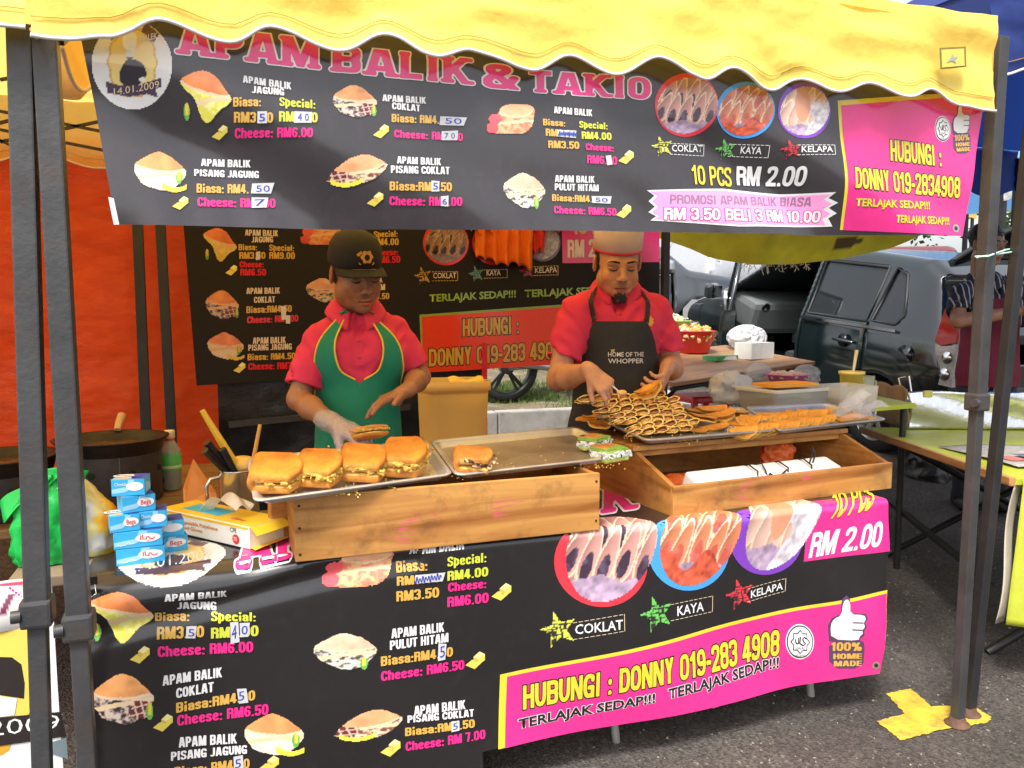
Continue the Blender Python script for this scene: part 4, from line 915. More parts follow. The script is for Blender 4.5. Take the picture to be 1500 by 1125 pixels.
L_.obj('vinyl_sheet',XZ.reshape(-1,2),np.stack([i[:-1,:-1],i[1:,:-1],i[1:,1:],i[:-1,1:]],-1).reshape(-1,4).tolist(),-.9,'black')
cx,cw=L_.pix(250,857)[0]+.0,.155;zc=L_.pix(250,857)[1]+.165
def to_px(X,Z):return X,Z
n_=72;uu=np.linspace(0,1,n_+1);UU,VV=np.meshgrid(uu,uu,indexing='ij');rgb,mk=crest_art()(UU,VV)
XZ=np.stack([cx-.135+.27*UU,zc-.165+.33*VV],-1);i=np.arange(UU.size).reshape(UU.shape);mk=mk>.5
Q=np.stack([i[:-1,:-1],i[1:,:-1],i[1:,1:],i[:-1,1:]],-1)[mk[:-1,:-1]&mk[1:,:-1]&mk[1:,1:]&mk[:-1,1:]];us,inv=np.unique(Q,return_inverse=True)
L_.obj('crest_logo',XZ.reshape(-1,2)[us],inv.reshape(-1,4).tolist(),1,'pic',cols=rgb.reshape(-1,3)[us])
L_.text('14.01.2009',(202,837),(310,820),15,'white',off=.0,style=None,L=3)
for args in(('APAM BALIK',(240.7,880.7),(332.7,876.7),13,Wh),('JAGUNG',(259,895),(316.8,896.6),12,Wh),('Biasa:',(226.3,913.5),(277.5,912),13.5,G),('Special:',(309,911),(375,910.4),13,Lm),('RM3.00',(229.4,938),(299,934.3),17,G),('RM9.00',(309,936.5),(378.8,931.9),16,Lm),
('Cheese: RM6.00',(230.6,964),(371,955.8),16,Pk),('APAM BALIK',(237.7,1007),(325.7,993.8),15,Wh),('COKLAT',(257.6,1026),(312.8,1016),15,Wh),('Biasa:RM4.00',(257.6,1047.8),(374,1027),15,G),('Cheese: RM6.50',(259,1067.4),(393.5,1047.8),16,Pk),
('APAM BALIK',(261.3,1099),(347.5,1092.9),15,Wh),('PISANG JAGUNG',(250,1118),(362,1108),13,Wh),('Biasa: RM4.50',(255,1142),(366,1130),15,G),
('APAM BALIK',(600,812.8),(679.8,803.9),14,Wh),('Biasa:',(581,839),(626,835),15,G),('Special:',(655,829.7),(712.6,823),14,Lm),('RM0.00',(580.8,857.5),(644.6,852),13,G),('RM4.00',(655,850.5),(715,843.8),14,Lm),('RM3.50',(580,880.5),(643,874.4),15,G),
('Cheese:',(656,866.7),(712.6,861),13,Pk),('RM6.00',(655,889.4),(716,882.7),15,Pk),('APAM BALIK',(572.5,934),(651,925),14,Wh),('PULUT HITAM',(570.4,950.7),(656.8,940.3),13.5,Wh),('Biasa:RM4.00',(557,974),(663.6,961.4),14,G),('Cheese: RM6.50',(557,995.5),(680.7,980.8),14,Pk),
('APAM BALIK',(605.3,1045),(682,1038),13,Wh),('PISANG COKLAT',(595.5,1055.8),(694,1049),10.5,Wh),('Biasa:RM5.50',(591.8,1074.8),(695,1064.4),12,G),('Cheese: RM 7.00',(592.4,1096.3),(710.4,1080.4),13,Pk)):L_.text(*args)
for px,n_ in(([(273,919),(288,918),(286,936),(272,936)],'5'),([(337,912),(349,911),(351,941),(338,944)],'4'),([(351,913),(366,912),(364,933),(352,934)],'0'),([(347,1011),(361,1010),(364,1031),(350,1033)],'5'),([(642,942),(654,943),(652,966),(641,968)],'5'),([(660,1055),(672,1054),(672,1068),(660,1070)],'5'),([(342,1113),(356,1110),(357,1132),(343,1134)],'5')):sticker(L_,px,n_)
L_.quad('price_sticker',[(608,842),(652,838),(648,851),(608,854)],4,'tape');scribble(L_,(607,856),(646,850),12,6)
for t,a,b,h in(('COKLAT',(841,928),(909,919),14),('KAYA',(990,901),(1031,895),14),('KELAPA',(1103,878),(1150,865),11)):L_.text(t,a,b,h,Wh,off=.012,style=None)
for a in((838,936,912,922,0,25),(980,908,1045,897,0,24),(1098,884,1154,868,0,20)):dashed(L_,*a,'cream')
for bx,c_ in(((786,894,848,955),(.60,.62,.08)),((930,871,988,930),(.14,.50,.10)),((1060,848,1112,902),(.70,.04,.06))):L_.picture('star_picture',bx,2,star_art(c_,3),40,tilt=6)
for c_,rx,ry,k,e in(((881,823),68,65,'coklat','red'),((1010,806),61,59,'kaya','blue'),((1124,786),54,58,'kelapa','purple')):
 L_.ellipse('picture_border',c_,rx,ry,1,e,rings=5);L_.picture('pancake_picture',(c_[0]-rx+3.5,c_[1]-ry+3.5,c_[0]+rx-3.5,c_[1]+ry-3.5),2,takio_art(k,2),80)
L_.quad('pink_panel',[(1186,748),(1302,735),(1300,806),(1178,823)],0,'mag');a,b,d=L_.pix(1186,748),L_.pix(1302,735),np.linspace(-.012,1,14)
XZ=np.stack([np.repeat(np.linspace(a[0],b[0],8)[:,None],14,1),np.stack([np.linspace(p,L_.fold+.07,14)for p in np.linspace(a[1],b[1],8)])],-1);i=np.arange(112).reshape(8,14);L_.obj('pink_panel',XZ.reshape(-1,2),np.stack([i[:-1,:-1],i[1:,:-1],i[1:,1:],i[:-1,1:]],-1).reshape(-1,4).tolist(),0,'mag')
L_.text('10 PCS',(1211,760),(1272,747),34,'yellow',style='fun',shear=6,L=7);L_.text('RM 2.00',(1184,818),(1286,799),37,Wh,style='fat',shear=8)
L_.quad('pink_panel',[(734,990),(1297,863),(1286,985.5),(729,1096.5)],0,'yellow');L_.quad('pink_panel',[(744,993),(1296,868),(1286,985.5),(739,1095)],1,'mag')
L_.text('HUBUNGI : DONNY 019-283 4908',(767,1041),(1146,963),35,'yellow',out='dark',ooff=.05,style='fat',hb=39);L_.text('TERLAJAK SEDAP!!!',(760,1069),(956,1026),14,'dark',off=.03,out='white',ooff=.065,style=None);L_.text('TERLAJAK SEDAP!!!',(975,1021),(1146,981),15,'dark',off=.03,out='white',ooff=.065,hb=16,style=None)
halal(L_,(1175,942),20,26,2);thumb(L_,(1213,872,1264,980),2)
L_.ellipse('eyelet',(1280,973),5,5.5,3,M('brass eyelet'),n=16,rings=1);L_.ellipse('eyelet',(1280,973),2.6,3,4,'dark',n=12,rings=1)
for bx,k,s_ in(((127,860,226,948),'corn',1),((133,987,226,1068),'coklat',3),((356,1047,446,1115),'pisang',2),((472,813,578,864),'sosej',5),((458,926,553,984),'pulut',6),((489,1035,592,1086),'pcoklat',4)):L_.picture('slice_picture',bx,2,apam_art(k,s_),70,tilt=6)
for c_ in((205,959),(238.6,1061),(395,1122),(735,866),(697,967),(571,1091)):cheese(L_,c_,30)
fat_title(L_,'APAM',(350,828),(560,800),48,'mag','white');fat_title(L_,'BALIK',(690,782),(930,746),40,'mag','white')
# --- menu banner at the back of the stall
BY=4.42
bbn=thing('menu_banner','black menu banner with red phone panel hung behind the two sellers','banner')
B_=Banner(bbn,BY,lambda X,Z:.010*np.sin(X*3+2)+.006*np.sin(X*9+Z*4))
B_.quad('vinyl_sheet',[(262,250),(965,250),(965,524),(288,565)],-1,ink('matt black',(.014,.011,.010),rough=.6,spec=.2))
for args in(('APAM BALIK',(359,344.8),(407.6,346.5),9,'white2'),('JAGUNG',(368.5,355),(400,355),8.5,'white2'),('Biasa:',(349.5,366.4),(377,366.4),9,'bgold'),('Special:',(394.4,367),(431,368.3),9,'bgold'),('RM3.50',(350.5,379),(389,379),10,'bgold'),('RM9.00',(394.4,379),(432,379.6),10,'bgold'),('Cheese:',(351,391.6),(386.7,391.6),9,'bred'),('RM6.50',(352,403.6),(390,403.6),10,'bred'),
('APAM BALIK',(361,430.7),(410.5,430),9,'white2'),('COKLAT',(372,443.7),(403,443),9,'white2'),('Biasa:RM4.50',(361,458.8),(427.5,456.9),10,'bgold'),('Cheese: RM7.00',(362,473.7),(437,471),10,'bred'),('APAM BALIK',(370.4,504),(419,502.7),9.5,'white2'),('PISANG JAGUNG',(363.7,514),(427.5,512),9,'white2'),('Biasa: RM4.50',(362.7,528),(433,526),9.5,'bgold'),('Cheese: RM7.00',(363.7,542),(442,540),10,'bred'),
('APAM BALIK',(515,334),(563.5,333.7),8.5,'white2'),('Special:',(547,348),(582,347),9,'bgold'),('RM4.00',(547,359.3),(583.5,359.3),10,'bgold'),('Cheese:',(548.7,374.8),(583,374),9,'bred'),('RM6.50',(549.6,385.6),(585.8,385),10,'bred'),('APAM BALIK',(512,415),(560.5,414),9,'white2'),('PULUT HITAM',(506,426),(563.8,425),9,'white2'),('Biasa:RM4.50',(508,440),(570,438),9,'bgold')):B_.text(*args,off=.03)
for px in([(411,448),(419,449),(419,468),(413,469)],[(418,462),(425,462),(425,474),(419,474)],[(375,369),(381,368),(381,380),(375,381)]):sticker(B_,px,'')
for t,a,b,h in(('COKLAT',(633.5,408),(667.5,407.4),8),('KAYA',(713,403.7),(733.8,403),8),('KELAPA',(784,400),(816,399),8)):B_.text(t,a,b,h,'white2',off=.012,style=None)
for a in((632,412,670,411.5,0,14),(709,408,744,407,0,13),(782,404,818,403,0,14)):dashed(B_,*a,'bgold')
B_.text('TERLAJAK SEDAP!!!',(628,442.5),(756.4,435.6),11,'olive',off=.03,style=None);B_.text('TERLAJAK SEDAP!!!',(769,435.6),(900,430),11,'olive',off=.03,style=None)
B_.quad('red_panel',[(614,461),(965,436),(965,524.5),(618,545.5)],0,'olive');B_.quad('red_panel',[(617.5,464),(965,439.5),(965,525),(619.5,546)],1,'orange')
B_.text('HUBUNGI :',(676.7,493),(761.5,488.7),26,'bgold',out='dark',ooff=.05,style='fat');B_.text('DONNY 019-283 4908',(627.7,537),(822,525.5),26,'bgold',out='dark',ooff=.05,style='fat')
B_.quad('pink_panel',[(823,300),(965,300),(965,384),(824.6,385.4)],0,ink('dull pink',(.58,.015,.12)));B_.text('10 PCS',(840,343),(905,342),24,'bgold',off=.03);B_.text('RM 2.00',(832,377),(900,376),26,'white2',off=.04)
for c_,rx,ry,k,e in(((653,356),34,33,'coklat','bred'),((724,356),32,32,'kaya','bred'),((796,355),26,28,'kelapa','violet')):
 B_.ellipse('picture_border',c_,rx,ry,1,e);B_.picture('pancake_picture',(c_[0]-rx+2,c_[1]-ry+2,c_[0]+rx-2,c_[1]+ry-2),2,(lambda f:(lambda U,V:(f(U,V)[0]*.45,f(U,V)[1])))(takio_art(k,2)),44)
for bx,c_ in(((603,388,634,421),(.45,.28,.04)),((683,386,712,417),(.06,.20,.04)),((758,382,786,412),(.45,.02,.03))):B_.picture('star_picture',bx,2,star_art(c_,3),26)
for bx,k,s_ in(((296,331,348,384),'corn',1),((300,423,351,469),'coklat',3),((302,485,358,528),'pisang',2),((440,320,502,360),'sosej',5),((447,405,500,444),'pulut',6)):
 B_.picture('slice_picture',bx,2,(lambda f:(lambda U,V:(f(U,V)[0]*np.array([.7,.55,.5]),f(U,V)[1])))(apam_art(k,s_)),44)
for c_ in((339,395),(351,538)):cheese(B_,c_,18)
# --- white crest banner of the neighbour, left of the poles
nb=thing('crest_banner','white banner with a yellow crest and the year 2009 left of the front poles','banner')
N_=Banner(nb,2.06,lambda X,Z:.006*np.sin(X*7)+.004*np.sin(Z*9))
N_.quad('vinyl_sheet',[(-260,872),(76,856),(104,1300),(-240,1330)],-1,ink('banner white',(.74,.73,.72)))
N_.poly('crest_picture',smooth([(-220,905),(-60,868),(18,876),(48,905),(70,950),(70,990),(58,1040),(20,1080),(10,1110),(-120,1130),(-230,1050)],2).tolist(),0,ink('crest rim',(.62,.32,.03)))
N_.poly('crest_picture',smooth([(-215,912),(-60,877),(14,884),(43,910),(64,953),(64,990),(50,1038),(14,1076),(-120,1120),(-225,1045)],2).tolist(),1,ink('crest yellow',(.78,.55,.10)))
N_.poly('crest_picture',[(-120,960),(18,962),(32,972),(37,1000),(36,1022),(-10,1016),(-40,1055),(-140,1060)],2,'dark')
N_.poly('crest_picture',[(-40,1055),(-6,1018),(26,1022),(22,1046)],3,'white')
N_.poly('crest_picture',[(-200,1062),(-20,1052),(90,1040),(98,1076),(0,1092),(-200,1100)],3,'dark')
N_.text('14.01.2009',(-150,1092),(88,1066),22,'white',off=-.005,style=None,L=4)
N_.poly('crest_picture',[(48,1092),(80,1084),(98,1078),(100,1110),(70,1100),(62,1112)],3,ink('grey blue',(.16,.21,.23)))
for k in range(9):N_.ellipse('dot_picture',(14+k*4.4,862+k*3.2),1.7,1.7,1,'pink',n=10,rings=1)
N_.poly('crest_picture',[(50,858),(76,856),(80,890),(64,872)],0,ink('grey blue'))
N2=thing('cloth_banner','striped white and maroon banner rolled over the neighbouring table edge','banner')
nu,nv=60,16;u=np.linspace(0,1,nu)[:,None];v=np.linspace(0,1,nv)[None]
a=atY(-120,838,2.05);b=atY(66,828,2.05);X=a.x+(b.x-a.x)*u+0*v;an=v*2.2
P=np.stack([X,2.10-.05*np.sin(an)+.004*np.sin(X*40),.80-.075*(1-np.cos(an))*.9+.006*np.sin(X*23)-.01*u],-1)
st=((X*26+v*1.6)%1)<.42;colr=np.where(((v>.35)&(v<.72)&st)[...,None],[.16,.02,.07],[.72,.70,.68]);colr=np.where((np.abs(v-.18)<.06)[...,None]+0*colr>0,[.45,.03,.10],colr)
link('vinyl_sheet',grid_mesh('nb2',P,colr),INK['pic'],N2)
# === CRATES, TRAYS, FOOD
PINE=wood('pine',lin('#c48e4c'),lin('#8e5624'),.55,0,.8,paint=.85,rough=.45)
PINEY=wood('pine short',lin('#bd8442'),lin('#84501f'),.55,1,.8,rough=.5)
def frame2(a,b):
 """local frame: x along a->b on plan, y away from the viewer"""
 d=(b-a).to_2d();ang=math.atan2(d.y,d.x);return d.length,ang
NAIL=M('nail',(.06,.04,.03),.5,metal=.6)
def nails(parent,pts,axis='y'):
 mb=MB()
 for p in pts:mb.lathe([(.0035,0),(.0035,.0012),(.001,.0018)],(0,0,0),8);mb.V[-24-16:]=mb.V[-24-16:]
 return mb
c0,c1=atZ(433,826,TZ),atZ(878,778,TZ);cl,ca=frame2(c0,c1);CH=.174
cr=thing('wooden_crate','plain pine crate with pink stains carrying the two left trays','crate',(c0.x,c0.y,TZ+.004),math.degrees(ca))
MB().box((cl/2,.009,CH/2),(cl,.018,CH),bev=.002).build('plank',PINE,cr)
MB().box((cl/2,.325,CH/2),(cl,.018,CH),bev=.002).build('plank',PINE,cr)
for x in(.009,cl-.009):MB().box((x,.167,CH/2-.001),(.018,.297,CH-.004),bev=.002).build('plank',PINEY,cr)
MB().box((cl/2,.167,.008),(cl-.04,.295,.012)).build('plank',PINE,cr)
for x,z in((.012,.15),(.012,.02),(.012,.09),(cl-.012,.15),(cl-.012,.03)):MB().lathe([(.004,0),(.0035,.0014),(.001,.002)],(0,0,0),8).build('nail',NAIL,cr,(x,-.0005,z),(math.pi/2,0,0))
d0,d1=atZ(986,759,TZ),atZ(1306,717,TZ);dl,da=frame2(d0,d1)
cs=thing('display_case','open fronted pine display case with sloping sides carrying the two right trays','crate',(d0.x,d0.y,TZ+.004),math.degrees(da))
FH,TH,TY,DD=.098,.178,.235,.58
MB().box((dl/2,.009,FH/2),(dl,.018,FH),bev=.0025).build('plank',PINE,cs)
MB().box((dl/2,DD-.009,TH/2),(dl,.018,TH),bev=.002).build('plank',PINE,cs)
for x in(.0005,dl-.0185):
 sh=[(.0185,0),(DD-.019,0),(DD-.019,TH),(TY,TH),(.0185,FH)]
 MB().prism(sh,0,.018,lambda v,x=x:Vector((x+v.z,v.x,v.y))).build('side_board',PINEY,cs)
MB().box((dl/2,(TY+DD)/2,TH+.009),(dl+.02,DD-TY+.03,.018),bev=.003).build('top_board',PINE,cs)
MB().box((dl/2,TY+.012,TH-.012),(dl-.04,.02,.022),bev=.002).build('rail',PINE,cs)
MB().box((dl/2,DD/2,.006),(dl-.04,DD-.04,.01)).build('plank',PINE,cs)
def to_local(root,p):return root.matrix_basis.inverted()@Vector(p)
ORB=M('orange plastic film',(.80,.16,.03),.35,var=.2,vs=18,trans=.35,tcol=(.85,.18,.02),bump=.6,bs=40)
def crumple(name,label,cat,c,r,m,seed,h=.004,amp=.35,fr=22,group=None):
 f=Field(np.array(c)-np.array(r)*1.6,np.array(c)+np.array(r)*1.6,h);x,y,z=f.grid()
 q=np.sqrt(((x-c[0])/r[0])**2+((y-c[1])/r[1])**2+((z-c[2])/r[2])**2)
 n=np.abs(fbm(x*fr,y*fr,z*fr,seed,3));f.D=((q-1+amp*(n-.4))*min(r)).astype(np.float32)
 f.D=np.maximum(f.D,c[2]-r[2]*.98-z);f.D[[0,-1]]=1;f.D[:,[0,-1]]=1;f.D[:,:,[0,-1]]=1
 return tag(link(name,np_mesh(name,*f.mesh()),m),label,cat,group)
Mc=cs.matrix_basis
for lx,ly,rx,rz,sd,lab in((.16,.20,.075,.04,3,'crumpled orange plastic film in the left end of the pine case'),(.72,.30,.07,.085,8,'standing orange plastic bag at the right of the pine case')):
 p=Mc@Vector((lx,ly,.012+rz));crumple('plastic_film',lab,'film',p,(rx,rx*.7,rz),ORB,sd)
rolled=thing('paper_pack','long white paper pack tied with black cord in the pine case','paper pack',Mc@Vector((.42,.075,.062)),math.degrees(da)+2)
MB().box((.02,0,.0),(.66,.085,.10),Matrix.Rotation(.35,3,'X'),bev=.010).build('pack',M('white card',(.72,.71,.68),.6,var=.05),rolled)
CORD=M('black cord',(.012,.012,.012),.6)
for x,s in((-.06,.01),(.0,-.015),(.08,.012),(.20,.005)):
 MB().tube([(x,-.055,-.005),(x+s,-.045,.05),(x+.01,0,.066),(x+s*2,.045,.05),(x,.055,-.02)],.0032,6).build('cord',CORD,rolled)
MB().tube([(.20,-.04,.055),(.207,-.045,.09),(.20,-.05,.115),(.212,-.055,.09),(.205,-.05,.058)],.0032,6).build('cord',CORD,rolled)
MB().tube([(-.06,-.05,.03),(-.03,-.06,.012),(.0,-.052,.04),(.03,-.056,.02),(.08,-.05,.045)],.003,6).build('cord',CORD,rolled)
ALU=M('tray aluminium',(.56,.55,.53),.46,metal=.75,var=.15,vs=9,rvar=.12,bump=.12,bs=30,dirt=.30,dcol=(.28,.20,.12))
ALUD=M('tray greasy',(.36,.32,.28),.42,metal=.75,var=.25,vs=7,rvar=.12,bump=.15,bs=30,dirt=.5,dcol=(.12,.075,.04))
def tray(label,c,m,depth=.022):
 """c: four corners fl, fr, br, bl in world space"""
 fl,fr,br,bl=[Vector(q)for q in c];ctr=(fl+fr+br+bl)/4;t=thing('serving_tray',label,'tray',ctr)
 ex=((fr-fl)+(br-bl)).normalized();nrm=ex.cross(((bl-fl)+(br-fr))).normalized()
 def ring(inset,z,rad):
  P=[]
  cs_=[fl,fr,br,bl]
  for i in range(4):
   p,a,b=cs_[i],cs_[i-1],cs_[(i+1)%4];u=(a-p).normalized();v=(b-p).normalized();base=p+(u+v)*inset
   for k in range(5):
    q=k/4*math.pi/2;P.append(base+u*rad*(1-math.sin(q))+v*rad*(1-math.cos(q))+nrm*z-ctr)
  return P
 rings=[ring(.002,depth-.006,.03),ring(.0,depth-.002,.03),ring(.001,depth,.03),ring(.012,depth,.025),ring(.015,depth-.003,.024),ring(.028,.004,.02),ring(.034,.0015,.02)]
 under=[ring(.030,0.0-.0005,.02),ring(.017,depth-.005,.024)]
 V=[p for r in rings for p in r];n=20;Fc=[(i*n+k,i*n+(k+1)%n,(i+1)*n+(k+1)%n,(i+1)*n+k)for i in range(len(rings)-1)for k in range(n)]
 MB().add(V,Fc,True).add([p for r in under for p in r],[(k,(k+1)%n,n+(k+1)%n,n+k)for k in range(n)],True).add(under[0],[tuple(range(n))],False).build('rim',ALU,t)
 last=rings[-1];N=24;
 q=[last[2],last[7],last[12],last[17]];u=np.linspace(0,1,N)[:,None,None];v=np.linspace(0,1,N)[None,:,None];q=[np.array(a)for a in q]
 MB().add(last,[tuple(range(n))]).build('pan',m,t)
 return t,nrm
ZF,ZB=.942,.985
tC=[atZ(371,747,ZF),atZ(664,705,ZF),atZ(625,652,ZB),atZ(361,681,ZB)];tD=[atZ(667,707,ZF),atZ(931,676,ZF),atZ(844,633,ZB),atZ(629,654,ZB)]
trC,nC=tray('shiny sheet pan with four folded pancakes, leftmost of the trays',tC,ALU)
trD,nD=tray('greasy sheet pan nearly empty, right part of the left pair',tD,ALUD)
ZA0,ZA1=.970,1.008
tA=[atZ(945,654,ZA0),atZ(1136,638,ZA0),atZ(1085,603,ZA1),atZ(868,616,ZA1)];tB=[atZ(1139,639,ZA0),atZ(1300,621,ZA0),atZ(1208,596,ZA1),atZ(1090,603,ZA1)]
trA,nA=tray('sheet pan heaped with small rolled pancakes on the pine case',tA,ALUD)
trB,nB=tray('sheet pan with two rows of half moon pancakes and a plastic bag',tB,ALU)
def on_tray(c,px,py,lift=0):
 """where the sight line of a pixel meets the sloping tray"""
 o=Vector((0,0,H));d=Vector(ray(px,py));p0=Vector(c[0]);n=(Vector(c[1])-p0).cross(Vector(c[3])-p0).normalized();p0=p0+n*(.0025+lift)
 return o+d*((p0-o).dot(n)/d.dot(n))
for(c,lab,root,hz)in((tC,'unpainted wooden batten under the back edge of the leftmost tray',cr,.0),(tD,'unpainted wooden batten under the back edge of the nearly empty tray',cr,.0)):
 a,b=Vector(c[3]),Vector(c[2]);m=a.lerp(b,.5);bt=thing('batten',lab,'batten',(m.x,m.y-.07,TZ+.004),math.degrees(math.atan2(b.y-a.y,b.x-a.x)))
 MB().box((0,0,.098),((b-a).length*.8,.03,.196),bev=.002).build('strip',PINE,bt)
 # ---- thick folded pancakes
CRUST=M('pancake',(.5,.3,.1),.62,vcol=True,var=.24,vs=22,bump=.5,bs=320,spec=.25)
FILL=M('pancake filling',(.5,.4,.1),.6,vcol=True,var=.2,vs=60,bump=1,bs=220)
def apam(name,R=.085,th=.017,gap=.016,wedge=1.0,seed=0,choc=False,green=False,h=.0026,lf=.32):
 """a thick pancake folded in half: fold along local x = 0, opening towards +x; lies on z = 0"""
 Ht=th*2+gap;f=Field((-.03,-R-.02,-.01),(R+.03,R+.02,Ht*2.0+.02),h);x,y,z=f.grid()
 wob=.004*vnoise(x*18,y*18,z*6,seed);open_=gap*(.25+.75*np.clip(x/R,0,1))
 lift=1+lf*np.clip(1-(x+.02)/(R*1.05),0,1)**1.2*np.exp(-(y/(R*1.1))**2)
 zc=th+open_/2;zz=z/lift;up=zz>zc
 mid_lo=th/2;mid_hi=th+open_+th/2;slab=np.where(up,np.abs(zz-mid_hi),np.abs(zz-mid_lo))-th/2
 rad=np.hypot(np.minimum(x,0),zz-zc);arc=np.abs(rad-(th+open_)/2)-th/2
 band=np.where(x>0,slab,arc)+wob*.5
 plan=np.hypot(x-(0.0),y*(1.0))-(R+.004*vnoise(x*10,y*10,0*z,seed+4));k=.012
 plan=np.maximum(plan,np.abs(y)-R*.93*wedge);a=np.maximum(band,plan)
 hh=np.maximum(k-np.abs(band-plan),0)/k;f.D=(a+hh*hh*k*.25).astype(np.float32)+0*(x+y+z).astype(np.float32)
 V,Q=f.mesh();P=V
 rim=np.clip((np.hypot(P[:,0],P[:,1])-R*.93)/(R*.05),0,1);rim=np.maximum(rim,np.clip((np.abs(P[:,1])-R*.93*wedge+.006)/.004,0,1));rim=rim*np.clip(1.2-(P[:,2]>Ht-.004+0)*.75,0,1)
 n=fbm(P[:,0]*22,P[:,1]*22,P[:,2]*22,seed);n2=vnoise(P[:,0]*180,P[:,1]*180,P[:,2]*180,seed)
 top=np.array([.58,.185,.020])if not green else np.array([.38,.17,.045]);side=np.array([.56,.22,.036])if not green else np.array([.42,.58,.10]);inner=np.array([.72,.44,.12])if not green else np.array([.58,.66,.16])
 if choc:top=np.array([.52,.19,.035])
 c=top*(1+.30*n+.12*n2)[:,None];c=c*(1-rim)[:,None]+(side*(1+.18*n2+.2*n)[:,None])*rim[:,None]
 lq=1+lf*np.clip(1-(P[:,0]+.02)/(R*1.05),0,1)**1.2*np.exp(-(P[:,1]/(R*1.1))**2);pz=P[:,2]/lq;innerm=((pz>th-.003)&(pz<th+gap+.003)&(P[:,0]>-.002)).astype(float);c=c*(1-innerm)[:,None]+(inner*(1+.2*n2)[:,None])*innerm[:,None]
 body=np_mesh(name,V,Q,np.clip(c,0,1));body.materials.append(CRUST)
 g=Field((-.01,-R-.02,-.004),(R+.03,R+.02,Ht+.02),h);x,y,z=g.grid()
 zc=th+gap*.45;blob=np.hypot((x-R*.5)/(R*.47),y/(R*.96*wedge))-1
 lump=.45*fbm(x*60,y*60,z*60,seed+2,3);g.D=(np.maximum(np.abs(z/(1+.3*np.clip(1-x/R,0,1))-zc-.003)/(gap*.42)-1,blob)+lump).astype(np.float32)*.006
 sp=np.hypot(x-R*.97,(z-th*.9)*1.0);drip=(np.hypot(np.hypot(x,y)-R*.98,(z-th*.75)*.8)-.0015+.006*lump+.02*(np.abs(y)>R*.55*wedge)).astype(np.float32)
 g.D=np.minimum(g.D,drip)+0*(x+y+z).astype(np.float32);V,Q=g.mesh();n=fbm(V[:,0]*70,V[:,1]*70,V[:,2]*70,seed+7)
 ca,cb=(np.array([.66,.42,.07]),np.array([.55,.27,.035]))if not(choc or green)else((np.array([.10,.030,.022]),np.array([.62,.42,.20]))if choc else(np.array([.80,.79,.74]),np.array([.06,.04,.035])))
 thr=np.clip(n*1.8+(.5 if not green else.05),0,1)[:,None];c=ca*(1-thr)+cb*thr
 fm=np_mesh(name+'_filling',V,Q,np.clip(c,0,1));fm.materials.append(FILL);return body,fm
ACRUMB=[]
def place_apam(meshes,label,c,px,py,rot,group=None,tilt=(0,0),lift=0,z=None):
 p=on_tray(c,px,py,lift)if z is None else atZ(px,py,z)
 o=bpy.data.objects.new('folded_pancake',meshes[0]);COL.objects.link(o);o.location=p;o.rotation_euler=(tilt[0],tilt[1],math.radians(rot));tag(o,label,'pancake',group)
 q=bpy.data.objects.new('filling',meshes[1]);COL.objects.link(q);q.parent=o;return o
gC='folded pancakes on the leftmost tray'
place_apam(apam('apam a',.108,.023,.011,.70,1),'plump folded pancake with egg filling, first from the mug',tC,381,706,-10,gC,tilt=(.30,.04),lift=.020)
place_apam(apam('apam b',.104,.022,.015,.70,12),'folded pancake spilling yellow crumbs, second from the mug',tC,446,698,-16,gC,tilt=(.30,.05),lift=.020)
place_apam(apam('apam c',.108,.023,.014,.68,23),'folded pancake with a gaping corner, third from the mug',tC,510,690,-12,gC,tilt=(.30,.06),lift=.020)
place_apam(apam('apam d',.108,.024,.018,.75,34),'folded pancake with thick corn filling nearest the empty tray',tC,573,682,-18,gC,tilt=(.30,.04),lift=.020)
place_apam(apam('apam e',.092,.020,.018,.60,45,choc=True),'half folded pancake oozing chocolate alone on the greasy tray',tD,674,685,-16,tilt=(.24,.06),lift=.013)
def slice_(name,L,Wd,th,seed):
 f=Field((-L/2-.01,-Wd/2-.01,-.004),(L/2+.01,Wd/2+.01,th*2.9),.0022);
 f.add(sd_box((0,0,th/2+.001),(L/2,Wd/2,th/2),.005),.001);f.add(sd_box((0,.002,th*1.5+.013),(L/2,Wd/2,th/2),.005,rotm(4,3,0)),.003)
 x,y,z=f.grid();f.D=f.D+(.0022*fbm(x*70,y*70,z*70,seed)).astype(np.float32);V,Q=f.mesh();n=fbm(V[:,0]*30,V[:,1]*30,V[:,2]*30,seed);zt=th*2+.008
 c=np.where((V[:,2]>zt)[:,None],[.50,.21,.06],[.50,.60,.13])*(1+.2*n)[:,None];c[(np.abs(V[:,2]-zt)<.004)]=[.22,.42,.06];c[(V[:,2]<.006)]=[.55,.50,.10]
 b=np_mesh(name,V,Q,np.clip(c,0,1));b.materials.append(CRUST)
 g=Field((-L/2-.01,-Wd/2-.014,th*.6),(L/2+.014,Wd/2+.01,th*2.0),.0022);x,y,z=g.grid();l=fbm(x*90,y*90,z*90,seed+3,3)
 g.D=(np.maximum(np.maximum(np.abs(x)-L/2-.002,np.abs(y)-Wd/2-.003),np.abs(z-th-.007)-.009)+.006*l).astype(np.float32);V,Q=g.mesh();n=fbm(V[:,0]*90,V[:,1]*90,V[:,2]*90,seed+9)
 c=np.where((n>.45)[:,None],[.07,.05,.04],[.78,.77,.70]);fm=np_mesh(name+'f',V,Q,c);fm.materials.append(FILL);return b,fm
gG='green pandan pancake slices'
place_apam(slice_('pandan a',.115,.070,.017,3),'green pandan pancake slice with browned top, at the back of the pair',tD,872,658,38,gG)
place_apam(slice_('pandan b',.105,.075,.018,9),'green pandan pancake slice with white coconut face, at the front of the pair',tD,893,675,18,gG)
